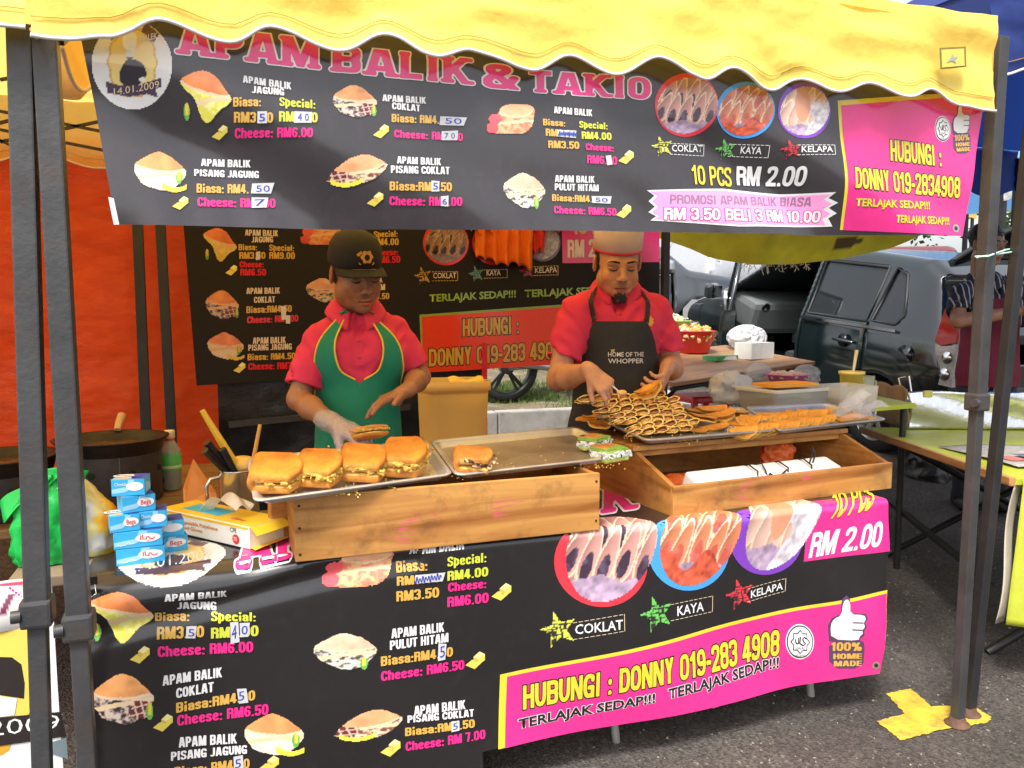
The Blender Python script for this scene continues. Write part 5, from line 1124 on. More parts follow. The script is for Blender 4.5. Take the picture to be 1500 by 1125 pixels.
def crumbs(name,c,spots,m,label):
 Vs,Fs=[],[]
 for(px,py,n,sx,sy)in spots:
  for _ in range(n):
   p=on_tray(c,px+random.gauss(0,sx),py+random.gauss(0,sy));r=random.uniform(.0012,.0036);b=len(Vs)*6
   q=rng.normal(size=(6,3))*.2+np.array([[1,0,0],[-1,0,0],[0,1,0],[0,-1,0],[0,0,1],[0,0,-1]]);Vs.append(q*r+np.array(p)+[0,0,r*.6])
   Fs+=[(b+a,b+d,b+e)for a,d,e in((0,2,4),(2,1,4),(1,3,4),(3,0,4),(2,0,5),(1,2,5),(3,1,5),(0,3,5))]
 o=tag(link(name,np_mesh(name,np.concatenate(Vs),np.array(Fs),smooth=False),m),label,None,None,'stuff');return o
crumbs('crumbs',tC,[(425,722,14,8,4),(500,718,40,14,5),(560,710,26,12,4),(635,696,22,10,4),(520,722,14,10,3)],M('crumb',(.72,.48,.10),.7),'yellow crumbs around the folded pancakes')
crumbs('crumbs',tD,[(675,697,26,7,4),(735,690,16,10,5),(880,684,30,14,3),(800,670,8,30,8)],M('crumb'),'crumbs scattered on the greasy tray')
# ---- small rolled pancakes
ROLL=M('roll skin',(.5,.3,.1),.5,vcol=True,var=.12,vs=40,bump=.3,bs=300,spec=.35)
def takio(name,w=.062,ht=.024,L=.052,seed=0,lean=.0):
 """thin pancake folded to a teardrop tube along y, mouth at -y"""
 n=22;th=.0042;out,inn=[],[]
 for k in range(n):
  t=k/(n-1);a=math.pi*(2*t-1)*.97;rx=w*.5;x=rx*math.cos(a);z=ht*.5*math.sin(a)*(1-.55*(1-math.cos(a))/2)
  out.append((x,z));d=math.hypot(x,z)+1e-6;q=1-th/d*1.2;inn.append((x*q,z*q))
 rows=9;V,C=[],[]
 r_=np.random.default_rng(seed);jig=r_.normal(size=8)*.002
 for ringset,cc in((out,(.90,.56,.15)),(inn,(.86,.55,.17))):
  for j in range(rows):
   v=j/(rows-1);s=1-.25*v**2
   for i,(x,z)in enumerate(ringset):
    edge=L*(.5-v);yy=-L/2+v*L+.006*math.sin(i*.6+seed)*(1-v);zz=z*s*(1+.15*math.sin(3*v+seed))+jig[i%8]*.5+lean*v
    V.append((x*s+jig[(i+3)%8]*.4,yy,zz+ht*.42));g=1.15-.30*math.sin(i*.8+j*.5+seed)*.4;rimc=1 if j==0 else 0
    C.append(tuple(q*g*(1.12 if rimc else 1)for q in cc))
 Fs=[]
 N1=rows*n
 for j in range(rows-1):
  for i in range(n-1):
   a=j*n+i;Fs.append((a,a+1,a+n+1,a+n));b=N1+a;Fs.append((b,b+n,b+n+1,b+1))
 for i in range(n-1):Fs.append((i,N1+i,N1+i+1,i+1));a=(rows-1)*n+i;Fs.append((a,a+1,N1+a+1,N1+a))
 for j in range(rows-1):
  a=j*n;Fs.append((a,a+n,N1+a+n,N1+a));a=j*n+n-1;Fs.append((a,N1+a,N1+a+n,a+n))
 me=np_mesh(name,V,Fs,np.clip(np.array(C),0,1));me.materials.append(ROLL);return me
def jam_mesh(name,w,ht,m,seed):
 f=Field((-w*.45,-.026,0),(w*.45,.03,ht),.0018);x,y,z=f.grid()
 f.D=(np.sqrt(((x-w*.03)/(w*.40))**2+((y+.004)/.020)**2+((z-ht*.42)/(ht*.36))**2)-1+.25*fbm(x*90,y*90,z*90,seed)).astype(np.float32)*.004
 me=np_mesh(name,*f.mesh());me.materials.append(m);return me
JAM=M('red bean jam',(.72,.42,.13),.5,var=.4,vs=80,bump=.8,bs=150);CHOC=M('chocolate paste',(.42,.17,.07),.5,var=.3,vs=60)
TK=[takio('takio %d'%i,random.uniform(.060,.068),random.uniform(.028,.033),random.uniform(.048,.056),i)for i in range(6)]
JM=[jam_mesh('jam a',.058,.024,JAM,1),jam_mesh('jam b',.058,.024,CHOC,2)]
def tframe(c):
 fl,fr,br,bl=[Vector(q)for q in c];ex=(fr-fl).normalized();n=ex.cross((bl-fl)).normalized();ey=n.cross(ex);return fl,ex,ey,n
oA,exA,eyA,nA_=tframe(tA)
RA=Matrix((exA,eyA,nA_)).transposed().to_4x4()
aA=math.atan2(exA.y,exA.x)
ORD=['first','second','third','fourth','fifth','sixth','seventh','eighth','ninth','tenth','eleventh','twelfth','thirteenth','fourteenth','fifteenth','sixteenth']
k=0;random.seed(4)
rows=8;base=on_tray(tA,955,642)
for r in range(rows):
 for c_ in range(7):
  px=945+c_*0;p=base+exA*(-.050-.018*r+c_*.052+random.uniform(-.004,.004)+(.026 if r%2 else 0))+eyA*(.030+r*.029+random.uniform(-.003,.003))+nA_*(.002+min(r,6)*.0155-(.012 if r==7 else 0)+random.uniform(-.002,.003))
  if c_*.052-.050-.018*r>.20:continue
  o=bpy.data.objects.new('rolled_pancake',TK[k%6]);COL.objects.link(o);o.location=p
  o.rotation_euler=(-.22+random.uniform(-.08,.08),random.uniform(-.35,-.1),aA+random.uniform(-.12,.12)-.50)
  tag(o,'rolled pancake in the %s row from the front of the heap, %s from the left'%(ORD[r],ORD[c_]),'pancake','rolled pancakes heaped on the left of the case tray')
  q=bpy.data.objects.new('filling',JM[0 if random.random()<.7 else 1]);COL.objects.link(q);q.parent=o;q.location=(0,random.uniform(-.004,.004),0);k+=1
def halfmoon(name,R=.05,th=.005,gap=.006,seed=0,pale=0.0):
 nr,na=8,22;V,C=[],[];Fs=[]
 def lay(sgn,zoff):
  b=len(V)
  for i in range(nr):
   r=R*i/(nr-1)
   for j in range(na):
    a=math.pi*j/(na-1);x=r*math.cos(a);y=-r*math.sin(a)*.92;open_=gap*(r/R)*math.sin(a)**.7
    V.append((x,y+.002*math.sin(j+seed),sgn*(open_+zoff)+.0022*math.sin(a*5+seed)*r/R));n=.12*math.sin(a*7+i*.9+seed);e=r/R
    col_=np.array([.72,.29,.030])*(1+n+.14*math.sin(seed*2.1))if e<.90 else np.array([.84,.52,.12]);C.append(col_*(1-pale)+pale*np.array([.78,.58,.24]))
  for i in range(nr-1):
   for j in range(na-1):
    a=b+i*na+j;f=(a,a+1,a+na+1,a+na);Fs.append(f if sgn>0 else f[::-1])
  return b
 o1=lay(1,th*.9);i1=lay(1,.0008);i2=lay(-1,.0008);o2=lay(-1,th*.9);m=(nr-1)*na
 for a,b in((o1,i1),(i2,o2)):
  for j in range(na-1):Fs.append((a+m+j,b+m+j,b+m+j+1,a+m+j+1))
 for i in range(nr-1):
  for j in(0,na-1):a,b=o1+i*na+j,o2+i*na+j;Fs.append((a,a+na,b+na,b))
 me=np_mesh(name,V,Fs,np.clip(np.array(C),0,1));me.materials.append(ROLL);return me
HM=[halfmoon('moon %d'%i,random.uniform(.047,.053),.0042,random.uniform(.004,.008),i)for i in range(4)]
BIGM=[halfmoon('flat moon %d'%i,random.uniform(.062,.070),.006,random.uniform(.004,.010),5+i)for i in range(3)]
def place(me,name,label,cat,group,p,rot):
 o=bpy.data.objects.new(name,me);COL.objects.link(o);o.location=p;o.rotation_euler=rot;return tag(o,label,cat,group)
for i,(px,py,l)in enumerate(((1012,628,.004),(1042,624,.006),(1070,617,.006),(998,614,.022),(1026,609,.030),(1052,604,.034),(1074,603,.028),(1012,600,.034),(1040,596,.044))):
 p=on_tray(tA,px,py,l)
 place(BIGM[i%3],'folded_pancake','flat folded pancake in the %s of the middle heap, %s from the left'%(('front row','middle row','top row')[0 if i<3 else 1 if i<7 else 2],ORD[i if i<3 else i-3 if i<7 else i-7]),'pancake','flat folded pancakes in the middle of the case tray',p,(math.radians(14)+random.uniform(-.1,.1),random.uniform(-.15,.25),aA+random.uniform(-.5,.2)))
oB,exB,eyB,nB_=tframe(tB);aB=math.atan2(exB.y,exB.x)
for r,(x0,x1,y0,y1,l,n)in enumerate(((1096,1200,612,602,.020,15),(1088,1206,628,610,.020,16))):
 for i in range(n):
  u=i/(n-1);p=on_tray(tB,x0+(x1-x0)*u,y0+(y1-y0)*u,.02+(0.004 if r==0 else 0))
  place(HM[(i+r)%4],'half_moon_pancake','half moon pancake in the %s row, %s from the left'%(('back','front')[r],ORD[i]),'pancake',('half moon pancakes in the back row','half moon pancakes in the front row')[r],p+nB_*.006,
  (math.radians(62)+random.uniform(-.14,.14),random.uniform(-.15,.15),aB+math.radians(-42)+random.uniform(-.15,.15)))
for i,(px,py)in enumerate(((858,616),(872,612),(886,606),(868,606),(880,617))):
 place(HM[i%4],'pancake_offcut','crumpled orange pancake offcut at the left end of the case tray, %s placed'%ORD[i],'pancake','pancake offcuts',on_tray(tA,px,py,.004+.003*i),(random.uniform(-.2,.4),random.uniform(-.2,.2),random.uniform(0,6)))
crumbs('coconut_flakes',tA,[(1068,628,60,7,4),(1072,604,50,6,4),(1092,632,10,8,3)],M('coconut',(.80,.78,.72),.7),'white coconut flakes by the middle heap')
crumbs('crumbs',tA,[(980,644,40,30,3),(1040,640,20,20,3),(930,640,20,12,5)],M('crumb'),'crumbs in front of the rolled pancakes')
# ---- clear plastic bags
CLEAR=M('clear plastic',(.75,.76,.78),.12,alpha=.30,var=.05,spec=.8,bump=.5,bs=35)
def clear_bag(label,c,r,seed,rot=0,m=CLEAR,amp=.28,h=.005,name='plastic_bag',tall=None):
 f=Field((-r[0]*1.5,-r[1]*1.5,0),(r[0]*1.5,r[1]*1.5,r[2]*2.3),h);x,y,z=f.grid()
 q=np.sqrt((x/r[0])**2+(y/r[1])**2+((z-r[2]*.9)/r[2])**2);n=np.abs(fbm(x*16,y*16,z*16,seed,3))
 f.D=((q-1+amp*(n-.35))*min(r)).astype(np.float32);f.D=np.maximum(f.D,.002-z)
 f.D[[0,-1]]=1;f.D[:,[0,-1]]=1;f.D[:,:,[0,-1]]=1
 return tag(link(name,np_mesh(name,*f.mesh()),m,None,c,(0,0,rot)),label,'plastic bag')
pb=on_tray(tB,1248,616)
bagr=clear_bag('clear plastic bag of pancakes slumped at the right end of the tray',pb,(.095,.07,.028),5,aB+.15)
fl_=MB()
P=[]
for i in range(14):
 u=i/13;P.append([(.06+.11*u,(v-.5)*(.06+.09*u),.03+.035*u+.012*math.sin(v*9+u*5)*u)for v in np.linspace(0,1,12)])
link('bag_mouth',grid_mesh('bm',np.array(P),thick=.0006),CLEAR,bagr)
P=[]
for i in range(14):
 u=i/13;P.append([(-.01+.10*u,(v-.5)*.10+.01,.045+.075*u+.010*math.sin(v*8+u*4))for v in np.linspace(0,1,12)])
link('bag_mouth',grid_mesh('bm2',np.array(P),thick=.0006),CLEAR,bagr)
for i in range(6):
 place(HM[i%4],'bagged_pancake','pancake inside the clear bag, %s from the left'%ORD[i],'pancake','pancakes inside the clear bag',pb+exB*(-.055+.022*i)+nB_*.022,(math.radians(30),.1*i-.2,aB-.4))
 # --- left end of the table
STEELM=M('mug steel',(.62,.60,.57),.22,metal=.95,var=.08,vs=6,rvar=.08,dirt=.12,dcol=(.3,.2,.1))
mp_=atZ(352,760,TZ+.005);mp_.y+=.04
mug=thing('steel_mug','large stainless steel mug holding spatulas and batter beside the leftmost tray','mug',mp_)
def mug_mesh(R,h):return MB().lathe([(.0,.001),(R*.96,.001),(R,.006),(R,h-.004),(R+.003,h),(R-.001,h+.001),(R-.003,h-.004),(R-.003,.02),(0.0,.018)],n=36,cap=False)
mug_mesh(.062,.155).build('body',STEELM,mug)
MB().tube([(-.060,.0,.13),(-.085,-.01,.128),(-.098,-.012,.105),(-.096,-.012,.06),(-.082,-.01,.04),(-.061,0,.036)],.006,10).build('handle',STEELM,mug)
bat=crumple('batter','thick yellow batter heaped in the steel mug','batter',mp_+Vector((.012,.02,.16)),(.05,.045,.03),M('batter',(.85,.52,.14),.35,var=.1,bump=.4,bs=60),3,amp=.2,fr=14)
BLKP=M('black plastic',(.014,.014,.015),.38,var=.2)
def implement(name,label,cat,a,b,w0,w1,m,tip=None,mt=None,th=.010):
 t=thing(name,label,cat,a);d=Vector(b)-Vector(a)
 mb=MB();n=10;V=[]
 mb.tube([d*(i/n)+Vector((0,0,0))for i in range(n+1)],[w0+(w1-w0)*(i/n)for i in range(n+1)],10);mb.build('handle',m,t)
 if tip:
  MB().box((0,0,0),tip,bev=min(tip)*.3).build('blade',mt,t,tuple(-d.normalized()*tip[2]*.45),d.to_track_quat('Z','Y').to_euler())
 return t
T0=mp_+Vector((0,0,.13))
def mugtip(px,py,Y):return atY(px,py,Y)
implement('spatula','yellow plastic spatula standing tall in the steel mug','spatula',T0+Vector((.02,0,-.02)),atY(296,601,mp_.y-.02),.016,.0085,M('yellow plastic',(.78,.48,.035),.35,var=.05),(.045,.006,.08),M('yellow plastic'))
implement('knife','black handled knife leaning left in the mug, topmost of the three','knife',T0+Vector((-.01,-.01,0)),atY(303,648,mp_.y-.06),.010,.013,BLKP,(.02,.003,.10),STEELM)
implement('knife','black handled knife leaning left in the mug, lowest of the three','knife',T0+Vector((-.02,-.02,0)),atY(300,660,mp_.y-.08),.010,.012,BLKP,(.02,.003,.10),STEELM)
implement('knife','black handled knife upright in front of the yellow spatula','knife',T0+Vector((.005,-.02,-.02)),atY(325,658,mp_.y-.05),.010,.013,BLKP,(.02,.003,.10),STEELM)
implement('brush','thin wooden brush handle standing in the batter','brush',T0+Vector((.035,.02,-.01)),atY(381,622,mp_.y+.02),.008,.006,M('orange wood',(.72,.36,.07),.5),(.022,.008,.04),M('bristle',(.75,.55,.25),.8))
og=thing('orange_folder','orange plastic board leaning behind the steel mug','board')
P=[atY(283,672,2.72),atY(317,722,2.66),atY(318,770,2.60),atY(270,752,2.70),atY(268,715,2.74)]
ctr=sum(P,Vector())/5;nb_=MB();n5=len(P);Q=[p+Vector((0,.006,0))for p in P];nb_.add(P+Q,[tuple(range(5)),tuple(range(9,4,-1))]+[(i,5+i,5+(i+1)%5,(i+1)%5)for i in range(5)]).build('sheet',M('orange board',(.72,.25,.03),.4,var=.15,trans=.2),og)
CBLUE=M('box blue',(.045,.40,.74),.38,var=.12,vs=14,spec=.4);CLIGHT=M('box pale blue',(.32,.62,.82),.38,var=.1);CNAVY=M('box navy',(.03,.07,.32),.38)
CRED=M('box red',(.68,.03,.04),.4);CWH=M('box white',(.80,.80,.80),.4);CTAN=M('box cheese',(.80,.42,.10),.4)
def flat_text(t,m,parent,loc,rot,w,h,style='impact',out=None,off=.0):
 if style:V,Fc,W_=block_text(t,style,.0,14)
 else:V,Fc=text_mesh(t,off);W_=V[:,0].max()
 o=None
 P=[(x/W_*w,y/(1 if style else CAPH)*h,0)for x,y in V];me=bpy.data.meshes.new('lettering');me.from_pydata(P,[],Fc);me.update();return link('lettering',me,m,parent,loc,rot)
def cheese_box(label,p,rz,top=None,face='Bega',L=.105,D=.075,Hh=.043):
 b=thing('cheese_box',label,'box',p,rz,'blue cheese boxes stacked by the gloves')
 MB().box((0,0,Hh/2),(L,D,Hh),bev=.0012).build('carton',CBLUE,b)
 y=-D/2-.0006
 sw=MB();pts=[(-L/2+.001,Hh*.15),(-L*.1,Hh*.22),(L*.12,Hh*.45),(L*.2,Hh*.98),(L*.02,Hh*.98),(-L*.04,Hh*.55),(-L/2+.001,Hh*.42)]
 sw.add([(a,y,c)for a,c in pts],[tuple(range(7))]).build('print',CLIGHT,b)
 bd=MB();n=20;ex,ez=L*.26,Hh*.27;bd.add([(L*.20+ex*math.cos(2*math.pi*i/n),y-.0005,Hh*.56+ez*math.sin(2*math.pi*i/n))for i in range(n)],[tuple(range(n))]).build('print',CWH,b)
 rot=(math.pi/2,0,0)
 if face=='Bega':
  flat_text('Bega',CRED,b,(L*.04,y-.001,Hh*.42),rot,L*.32,Hh*.30,None,off=.012)
 elif face=='arabic':
  def stroke(pts,w):
   P=np.array(pts,float);d=np.gradient(P,axis=0);N=np.stack([-d[:,1],d[:,0]],-1);N/=np.linalg.norm(N,axis=1)[:,None]+1e-9;A=P+N*w;B=P-N*w;k=len(P)
   MB().add([(q[0],y-.001,q[1])for q in np.concatenate([A,B])],[(i,i+1,k+i+1,k+i)for i in range(k-1)]).build('print',CRED,b)
  cx,cz=L*.20,Hh*.55
  stroke(smooth([(cx+.018,cz+.002),(cx+.012,cz-.004),(cx+.004,cz-.003),(cx+.001,cz+.004),(cx-.004,cz+.002),(cx-.004,cz-.004),(cx+.0,cz-.004)],1)[:-3],.0013);stroke([(cx-.004,cz-.003),(cx-.012,cz-.003),(cx-.013,cz+.009)],.0013);stroke([(cx-.018,cz-.004),(cx-.017,cz+.008)],.0013)
  MB().box((cx,y-.001,cz-.0085),(.004,.0004,.0018)).build('print',CRED,b)
  P=[(-L*.42,Hh*.30),(-L*.36,Hh*.18),(-L*.26,Hh*.24),(-L*.2,Hh*.38),(-L*.14,Hh*.26),(-L*.08,Hh*.30)]
  for q,r_ in zip(P[:-1],P[1:]):MB().bar((q[0],y-.0006,q[1]),(r_[0],y-.0006,r_[1]),.0012,.0003,up=(0,1,0)).build('print',CWH,b)
 if face=='Cheddar':flat_text('Cheddar',CWH,b,(-L*.40,y-.001,Hh*.62),rot,L*.42,Hh*.20,None,off=.0)
 zt=Hh+.0006;MB().add([(L*.12,-D*.49,zt),(L*.49,-D*.49,zt),(L*.49,D*.49,zt),(-L*.1,D*.49,zt)],[(0,1,2,3)]).build('print',CNAVY,b)
 MB().add([(-.02+.026*math.cos(2*math.pi*i/n),.014+.016*math.sin(2*math.pi*i/n),zt+.0004)for i in range(n)],[tuple(range(n))]).build('print',CWH,b)
 flat_text('Bega',CRED,b,(-.040,.008,zt+.001),(0,0,0),.04,.013,None,off=.012)
 MB().add([(-.045,-.03,zt),(.0,-.026,zt),(.035,-.008,zt),(-.01,-.008,zt)],[(0,1,2,3)]).build('print',CTAN,b)
 xs_=L/2+.0006;MB().add([(xs_,-D*.42,Hh*.15),(xs_,D*.3,Hh*.15),(xs_,D*.4,Hh*.5),(xs_,-D*.42,Hh*.8)],[(0,1,2,3)]).build('print',CLIGHT,b)
 return b
cb=atZ(205,828,TZ+.005);cb.y+=.045;BH=.0445
for lab,px,py,lev,rz,face,dy in(('bottom front blue cheese box of the stack with red lettering',205,828,0,6,'arabic',.0),('second blue cheese box up with red script on the front',202,803,1,4,'arabic',0.0),('blue cheese box in the third layer on the left',180,778,2,10,'Bega',-.0),('blue cheese box in the third layer on the right',222,775,2,4,'Cheddar',.02),('blue cheese box second from the top set back',197,752,3,16,'Bega',.02),('topmost blue cheese box turned askew',190,733,4,-6,'Cheddar',.02)):
 p=atY(px,py,cb.y-.03);L_w=dict(zip(range(5),(.115,.115,.072,.08,.085)))[lev]
 cheese_box(lab,(p.x,cb.y+dy,TZ+.006+lev*BH),rz,L=.115 if lev<2 else(.070 if lev==2 else.08),face=face)
cheese_box('bottom rear blue cheese box hidden behind the stack',(cb.x+.055,cb.y+.085,TZ+.006),12,L=.10)
cheese_box('rear blue cheese box in the second layer behind the stack',(cb.x+.05,cb.y+.08,TZ+.006+BH),8,L=.10,face='Cheddar')
cheese_box('rear blue cheese box holding up the third layer',(cb.x-.01,cb.y+.085,TZ+.006+BH),8,L=.04,face='')
gp=(atZ(240,762,TZ+.03)+atZ(372,803,TZ+.02))/2
e0,e1=atZ(243,752,TZ+.07),atZ(365,795,TZ+.035)
GW=M('glove box white',(.78,.77,.74),.42,var=.05);GYEL=M('glove box yellow',(.80,.52,.03),.4,var=.08)
g0,g1=atZ(235,775,TZ+.006),atZ(366,806,TZ+.006);gl=(g1-g0).length;ga=math.atan2(g1.y-g0.y,g1.x-g0.x)
gb=thing('glove_box','yellow and white box of disposable gloves, its flap open and a glove pulled out','box',(g0.x,g0.y,TZ+.008),math.degrees(ga));gh,gd=.062,.125
MB().box((gl/2,gd/2,gh/2),(gl,gd,gh),bev=.0015).build('carton',GW,gb)
MB().box((gl/2,gd/2+.002,gh+.0006),(gl-.002,gd-.004,.0008)).build('print',GYEL,gb)
MB().add([(gl*.0+.004,-.0008,gh*.86),(gl-.004,-.0008,gh*.86),(gl-.004,-.0008,gh*.98),(.004,-.0008,gh*.98)],[(0,1,2,3)]).build('print',GYEL,gb)
flat_text('Medium Disposable Polythene',M('box orange',(.62,.22,.03),.5),gb,(.02,-.0012,gh*.52),(math.pi/2,0,0),gl*.62,.0105,None,off=.015)
flat_text('Embossed Gloves',M('box orange'),gb,(.06,-.0012,gh*.26),(math.pi/2,0,0),gl*.35,.0105,None,off=.015)
flat_text('CPE',M('box dark',(.03,.02,.02),.5),gb,(gl*.80,-.0012,gh*.62),(math.pi/2,0,0),.028,.013,None,off=.005)
n=18;MB().add([(gl*.86+.015*math.cos(2*math.pi*i/n),-.0012,gh*.33+.014*math.sin(2*math.pi*i/n))for i in range(n)],[tuple(range(n))]).build('print',M('box red'),gb)
flat_text('CPE',M('box white'),gb,(gl*.82,-.0018,gh*.26),(math.pi/2,0,0),.022,.010,None,off=.0)
flat_text('Gloves',M('box red'),gb,(gl*.70,gd*.25,gh+.0016),(0,0,0),.06,.018,None,off=.02)
MB().box((gl*.36,gd*.52,gh+.0016),(gl*.42,gd*.5,.0008)).build('opening',M('box cyan',(.03,.45,.75),.4),gb)
MB().add([(gl+.0,.002,.004),(gl+.035,-.01,.006),(gl+.045,gd*.5,.020),(gl+.03,gd,.012),(gl,gd-.002,.006)],[(0,1,2,3,4)]).build('flap',GYEL,gb)
MB().add([(gl+.001,.002,gh),(gl+.030,.0,gh-.02),(gl+.034,gd,gh-.015),(gl+.001,gd-.002,gh)],[(0,1,2,3)]).build('flap',GYEL,gb)
GLV=M('milky glove film',(.82,.80,.76),.3,alpha=.62,trans=.3,bump=.4,bs=50)
P=[]
for i in range(16):
 u=i/15;P.append([(gl*(.36+.42*u),gd*(.25+.5*v),gh+.004+.05*math.sin(u*2.6)+.010*math.sin(v*7+u*6))for v in np.linspace(0,1,14)])
link('glove',grid_mesh('gv',np.array(P),thick=.001),GLV,gb)
def soft_bag(name,label,m,prof,c,seed,sq=.6,amp=.02):
 nz,na=len(prof),40;P=[]
 zi=np.linspace(0,1,26);rr=np.interp(zi,np.linspace(0,1,nz),[q[0]for q in prof]);zz=np.interp(zi,np.linspace(0,1,nz),[q[1]for q in prof]);lean=np.interp(zi,np.linspace(0,1,nz),[q[2]for q in prof])
 A=np.linspace(0,2*np.pi,na+1);Rr=rr[:,None]*(1+.10*np.sin(3*A+seed)[None]);X=Rr*np.cos(A)+lean[:,None];Y=Rr*sq*np.sin(A);Z=zz[:,None]+0*A
 n=np.abs(fbm(X*26,Y*26,Z*14,seed,3));fold=np.sin(A*9+seed)[None]*zi[:,None]*.3;s=1-amp/np.maximum(rr[:,None],.02)*(n+fold);s[:,-1]=s[:,0]
 P=np.stack([X*s+c[0],Y*s+c[1],Z+c[2]],-1);return P
GRB=M('green plastic bag',(.02,.55,.10),.35,var=.15,vs=9,trans=.35,tcol=(.04,.65,.12),bump=.5,bs=25)
gbp=atZ(62,832,TZ+.004)
P=soft_bag('g','',GRB,[(.075,.0,0),(.085,.03,0),(.085,.10,.0),(.08,.16,.005),(.07,.20,.02),(.05,.235,.045)],(gbp.x,gbp.y+.06,gbp.z),3,.65,.034)
grn=tag(link('carrier_bag',grid_mesh('gbag',P),GRB),'bright green plastic carrier bag standing half behind the left poles','plastic bag')
P=[]
for i in range(14):
 u=i/13;P.append([(gbp.x+.075+.0-.16*v-.02*u,gbp.y+.03+.05*u*v,gbp.z+.17+.07*(1-v)*(1-.3*u)+.04*u-.05*v*v+.006*math.sin(v*10+u*5))for v in np.linspace(0,1,16)])
w=link('handle',grid_mesh('gh',np.array(P),thick=.0012),GRB,grn)
flat_text('Y',M('bag yellow',(.8,.75,.1),.5),grn,(gbp.x+.045,gbp.y-.03,gbp.z+.19),(math.pi/2,0,.1),.03,.022,'fat')
MB().add([(gbp.x-.0+.02*math.cos(i),gbp.y-.007,gbp.z+.09+.02*math.sin(i))for i in np.linspace(0,6.28,14)],[tuple(range(14))]).build('print',M('bag pale',(.6,.75,.6),.5),grn)
YB=M('orange yellow bag',(.85,.50,.03),.28,vcol=True,var=.06,vs=10,trans=.25,bump=.5,bs=22)
yp=atZ(137,816,TZ+.004)
P=soft_bag('y','',YB,[(.095,.0,0),(.105,.02,.0),(.105,.08,-.01),(.090,.14,-.03),(.055,.20,-.055),(.02,.235,-.075)],(yp.x-.02,yp.y+.06,yp.z),6,.55,.020)
n=fbm(P[...,0]*14,P[...,1]*4,P[...,2]*14,5);colr=np.zeros(P.shape);colr[:]=(.86,.55,.05);colr[n>.18]=(.82,.30,.02);colr[n<-.25]=(.80,.70,.30)
zz=P[...,2]-yp.z;xx=P[...,0]-yp.x
for cx,cz,rx_,rz_ in((-.03,.125,.035,.030),(.01,.035,.05,.022),(-.06,.03,.03,.02)):
 m=((xx-cx)/rx_)**2+((zz-cz)/rz_)**2<1;colr[m]=(.72,.70,.64);m2=((xx-cx)/(rx_*.7))**2+((zz-cz)/(rz_*.7))**2<1;colr[m2&(np.sin(zz*700)>.2)]=(.35,.34,.32)
tag(link('food_bag',grid_mesh('ybag',P,colr),YB),'orange and yellow printed food bag slumped beside the stack of cheese boxes','plastic bag')
IRON=M('black iron',(.022,.018,.016),.42,metal=.5,var=.4,vs=14,dirt=.4,dcol=(.06,.035,.02),bump=.4,bs=60);TIN=M('stove tin',(.09,.085,.085),.5,metal=.6,var=.3,vs=6,dirt=.35,dcol=(.05,.03,.02),bump=.25,bs=40)
def stove(label,wl,c,R,h,glab):
 s=thing('gas_stove',label,'stove',c);prof=[(R*.96,0),(R,.004),(R,h-.01),(R*1.03,h)]
 MB().lathe(prof+[(R*.99,h),(R*.97,h-.012),(R*.95,.01)],n=44,cap=False).build('drum',TIN,s)
 for k in range(16):
  a=-math.pi/2+(k-8)*2*math.pi/16+.1;MB().lathe([(.012,0),(.012,.002),(.009,.0026)],n=12).build('air_hole',M('hole black',(.004,.004,.004),.9),s,(R*1.0*math.cos(a),R*math.sin(a),h*(.62 if k%2 else.28)),(math.pi/2,0,a+math.pi/2))
 MB().bar((R*.25,-R*.97,.01),(R*.25,-R*.97,h-.012),.004,.004).build('seam',TIN,s)
 w=thing('wok',wl,'wok',(c[0],c[1],c[2]+h-.01));Rw=R*1.06
 MB().lathe([(R*.8,-.03),(Rw*.96,.0),(Rw,.03),(Rw+.016,.046),(Rw+.018,.05),(Rw+.002,.05),(Rw-.014,.034),(R*.92,.016),(R*.6,.008),(0.001,.006)],n=52,cap=False).build('pan',IRON,w)
 MB().lathe([(.001,.019),(R*.5,.020),(R*.86,.017),(R*.9,.013)],n=44,cap=False).build('crust',M('batter crust',(.10,.05,.025),.25,var=.5,vs=25,bump=.4,bs=50),w)
 return w
sR=atZ(172,742,TZ);st_z=TZ-.008;cy=sR.y+.10
wk=stove('blackened tin gas stove drum under the right wok','wide black iron wok on the right stove beside the bottle',(atY(164,660,3.12).x,3.12,st_z),.163,.185,'')
wk2=stove('blackened tin gas stove drum partly behind the left poles','black iron wok on the left stove behind the poles',(atY(0,660,3.02).x-.02,3.02,st_z),.17,.155,'')
MB().tube([(.0,.17,.05),(.004,.20,.075),(.012,.23,.10)],[.012,.014,.016],10).build('handle',M('worn wood',(.50,.30,.12),.6),wk)
bp_=atZ(246,698,TZ-.01);by=3.22;bx=atY(249,660,by).x
bt=thing('sauce_bottle','clear sauce bottle with green label and pale cap beside the right wok','bottle',(bx,by,st_z))
GLASS=M('bottle plastic',(.55,.62,.50),.12,alpha=.45,spec=.8)
MB().lathe([(.0,.001),(.036,.001),(.039,.006),(.039,.135),(.036,.155),(.022,.180),(.015,.19),(.015,.215)],n=24,cap=False).build('shell',GLASS,bt)
MB().lathe([(.0,.004),(.036,.004),(.0365,.075),(.001,.075)],n=24,cap=False).build('sauce',M('dark sauce',(.020,.008,.006),.25),bt)
MB().lathe([(.0395,.078),(.0397,.079),(.0397,.138),(.0392,.139)],n=24,cap=False).build('label',M('green label',(.10,.48,.10),.4,var=.2,vs=30),bt);MB().lathe([(.0399,.085),(.0400,.086),(.0400,.095),(.0399,.096)],n=24,cap=False).build('label',M('label pale',(.6,.75,.4),.4),bt)
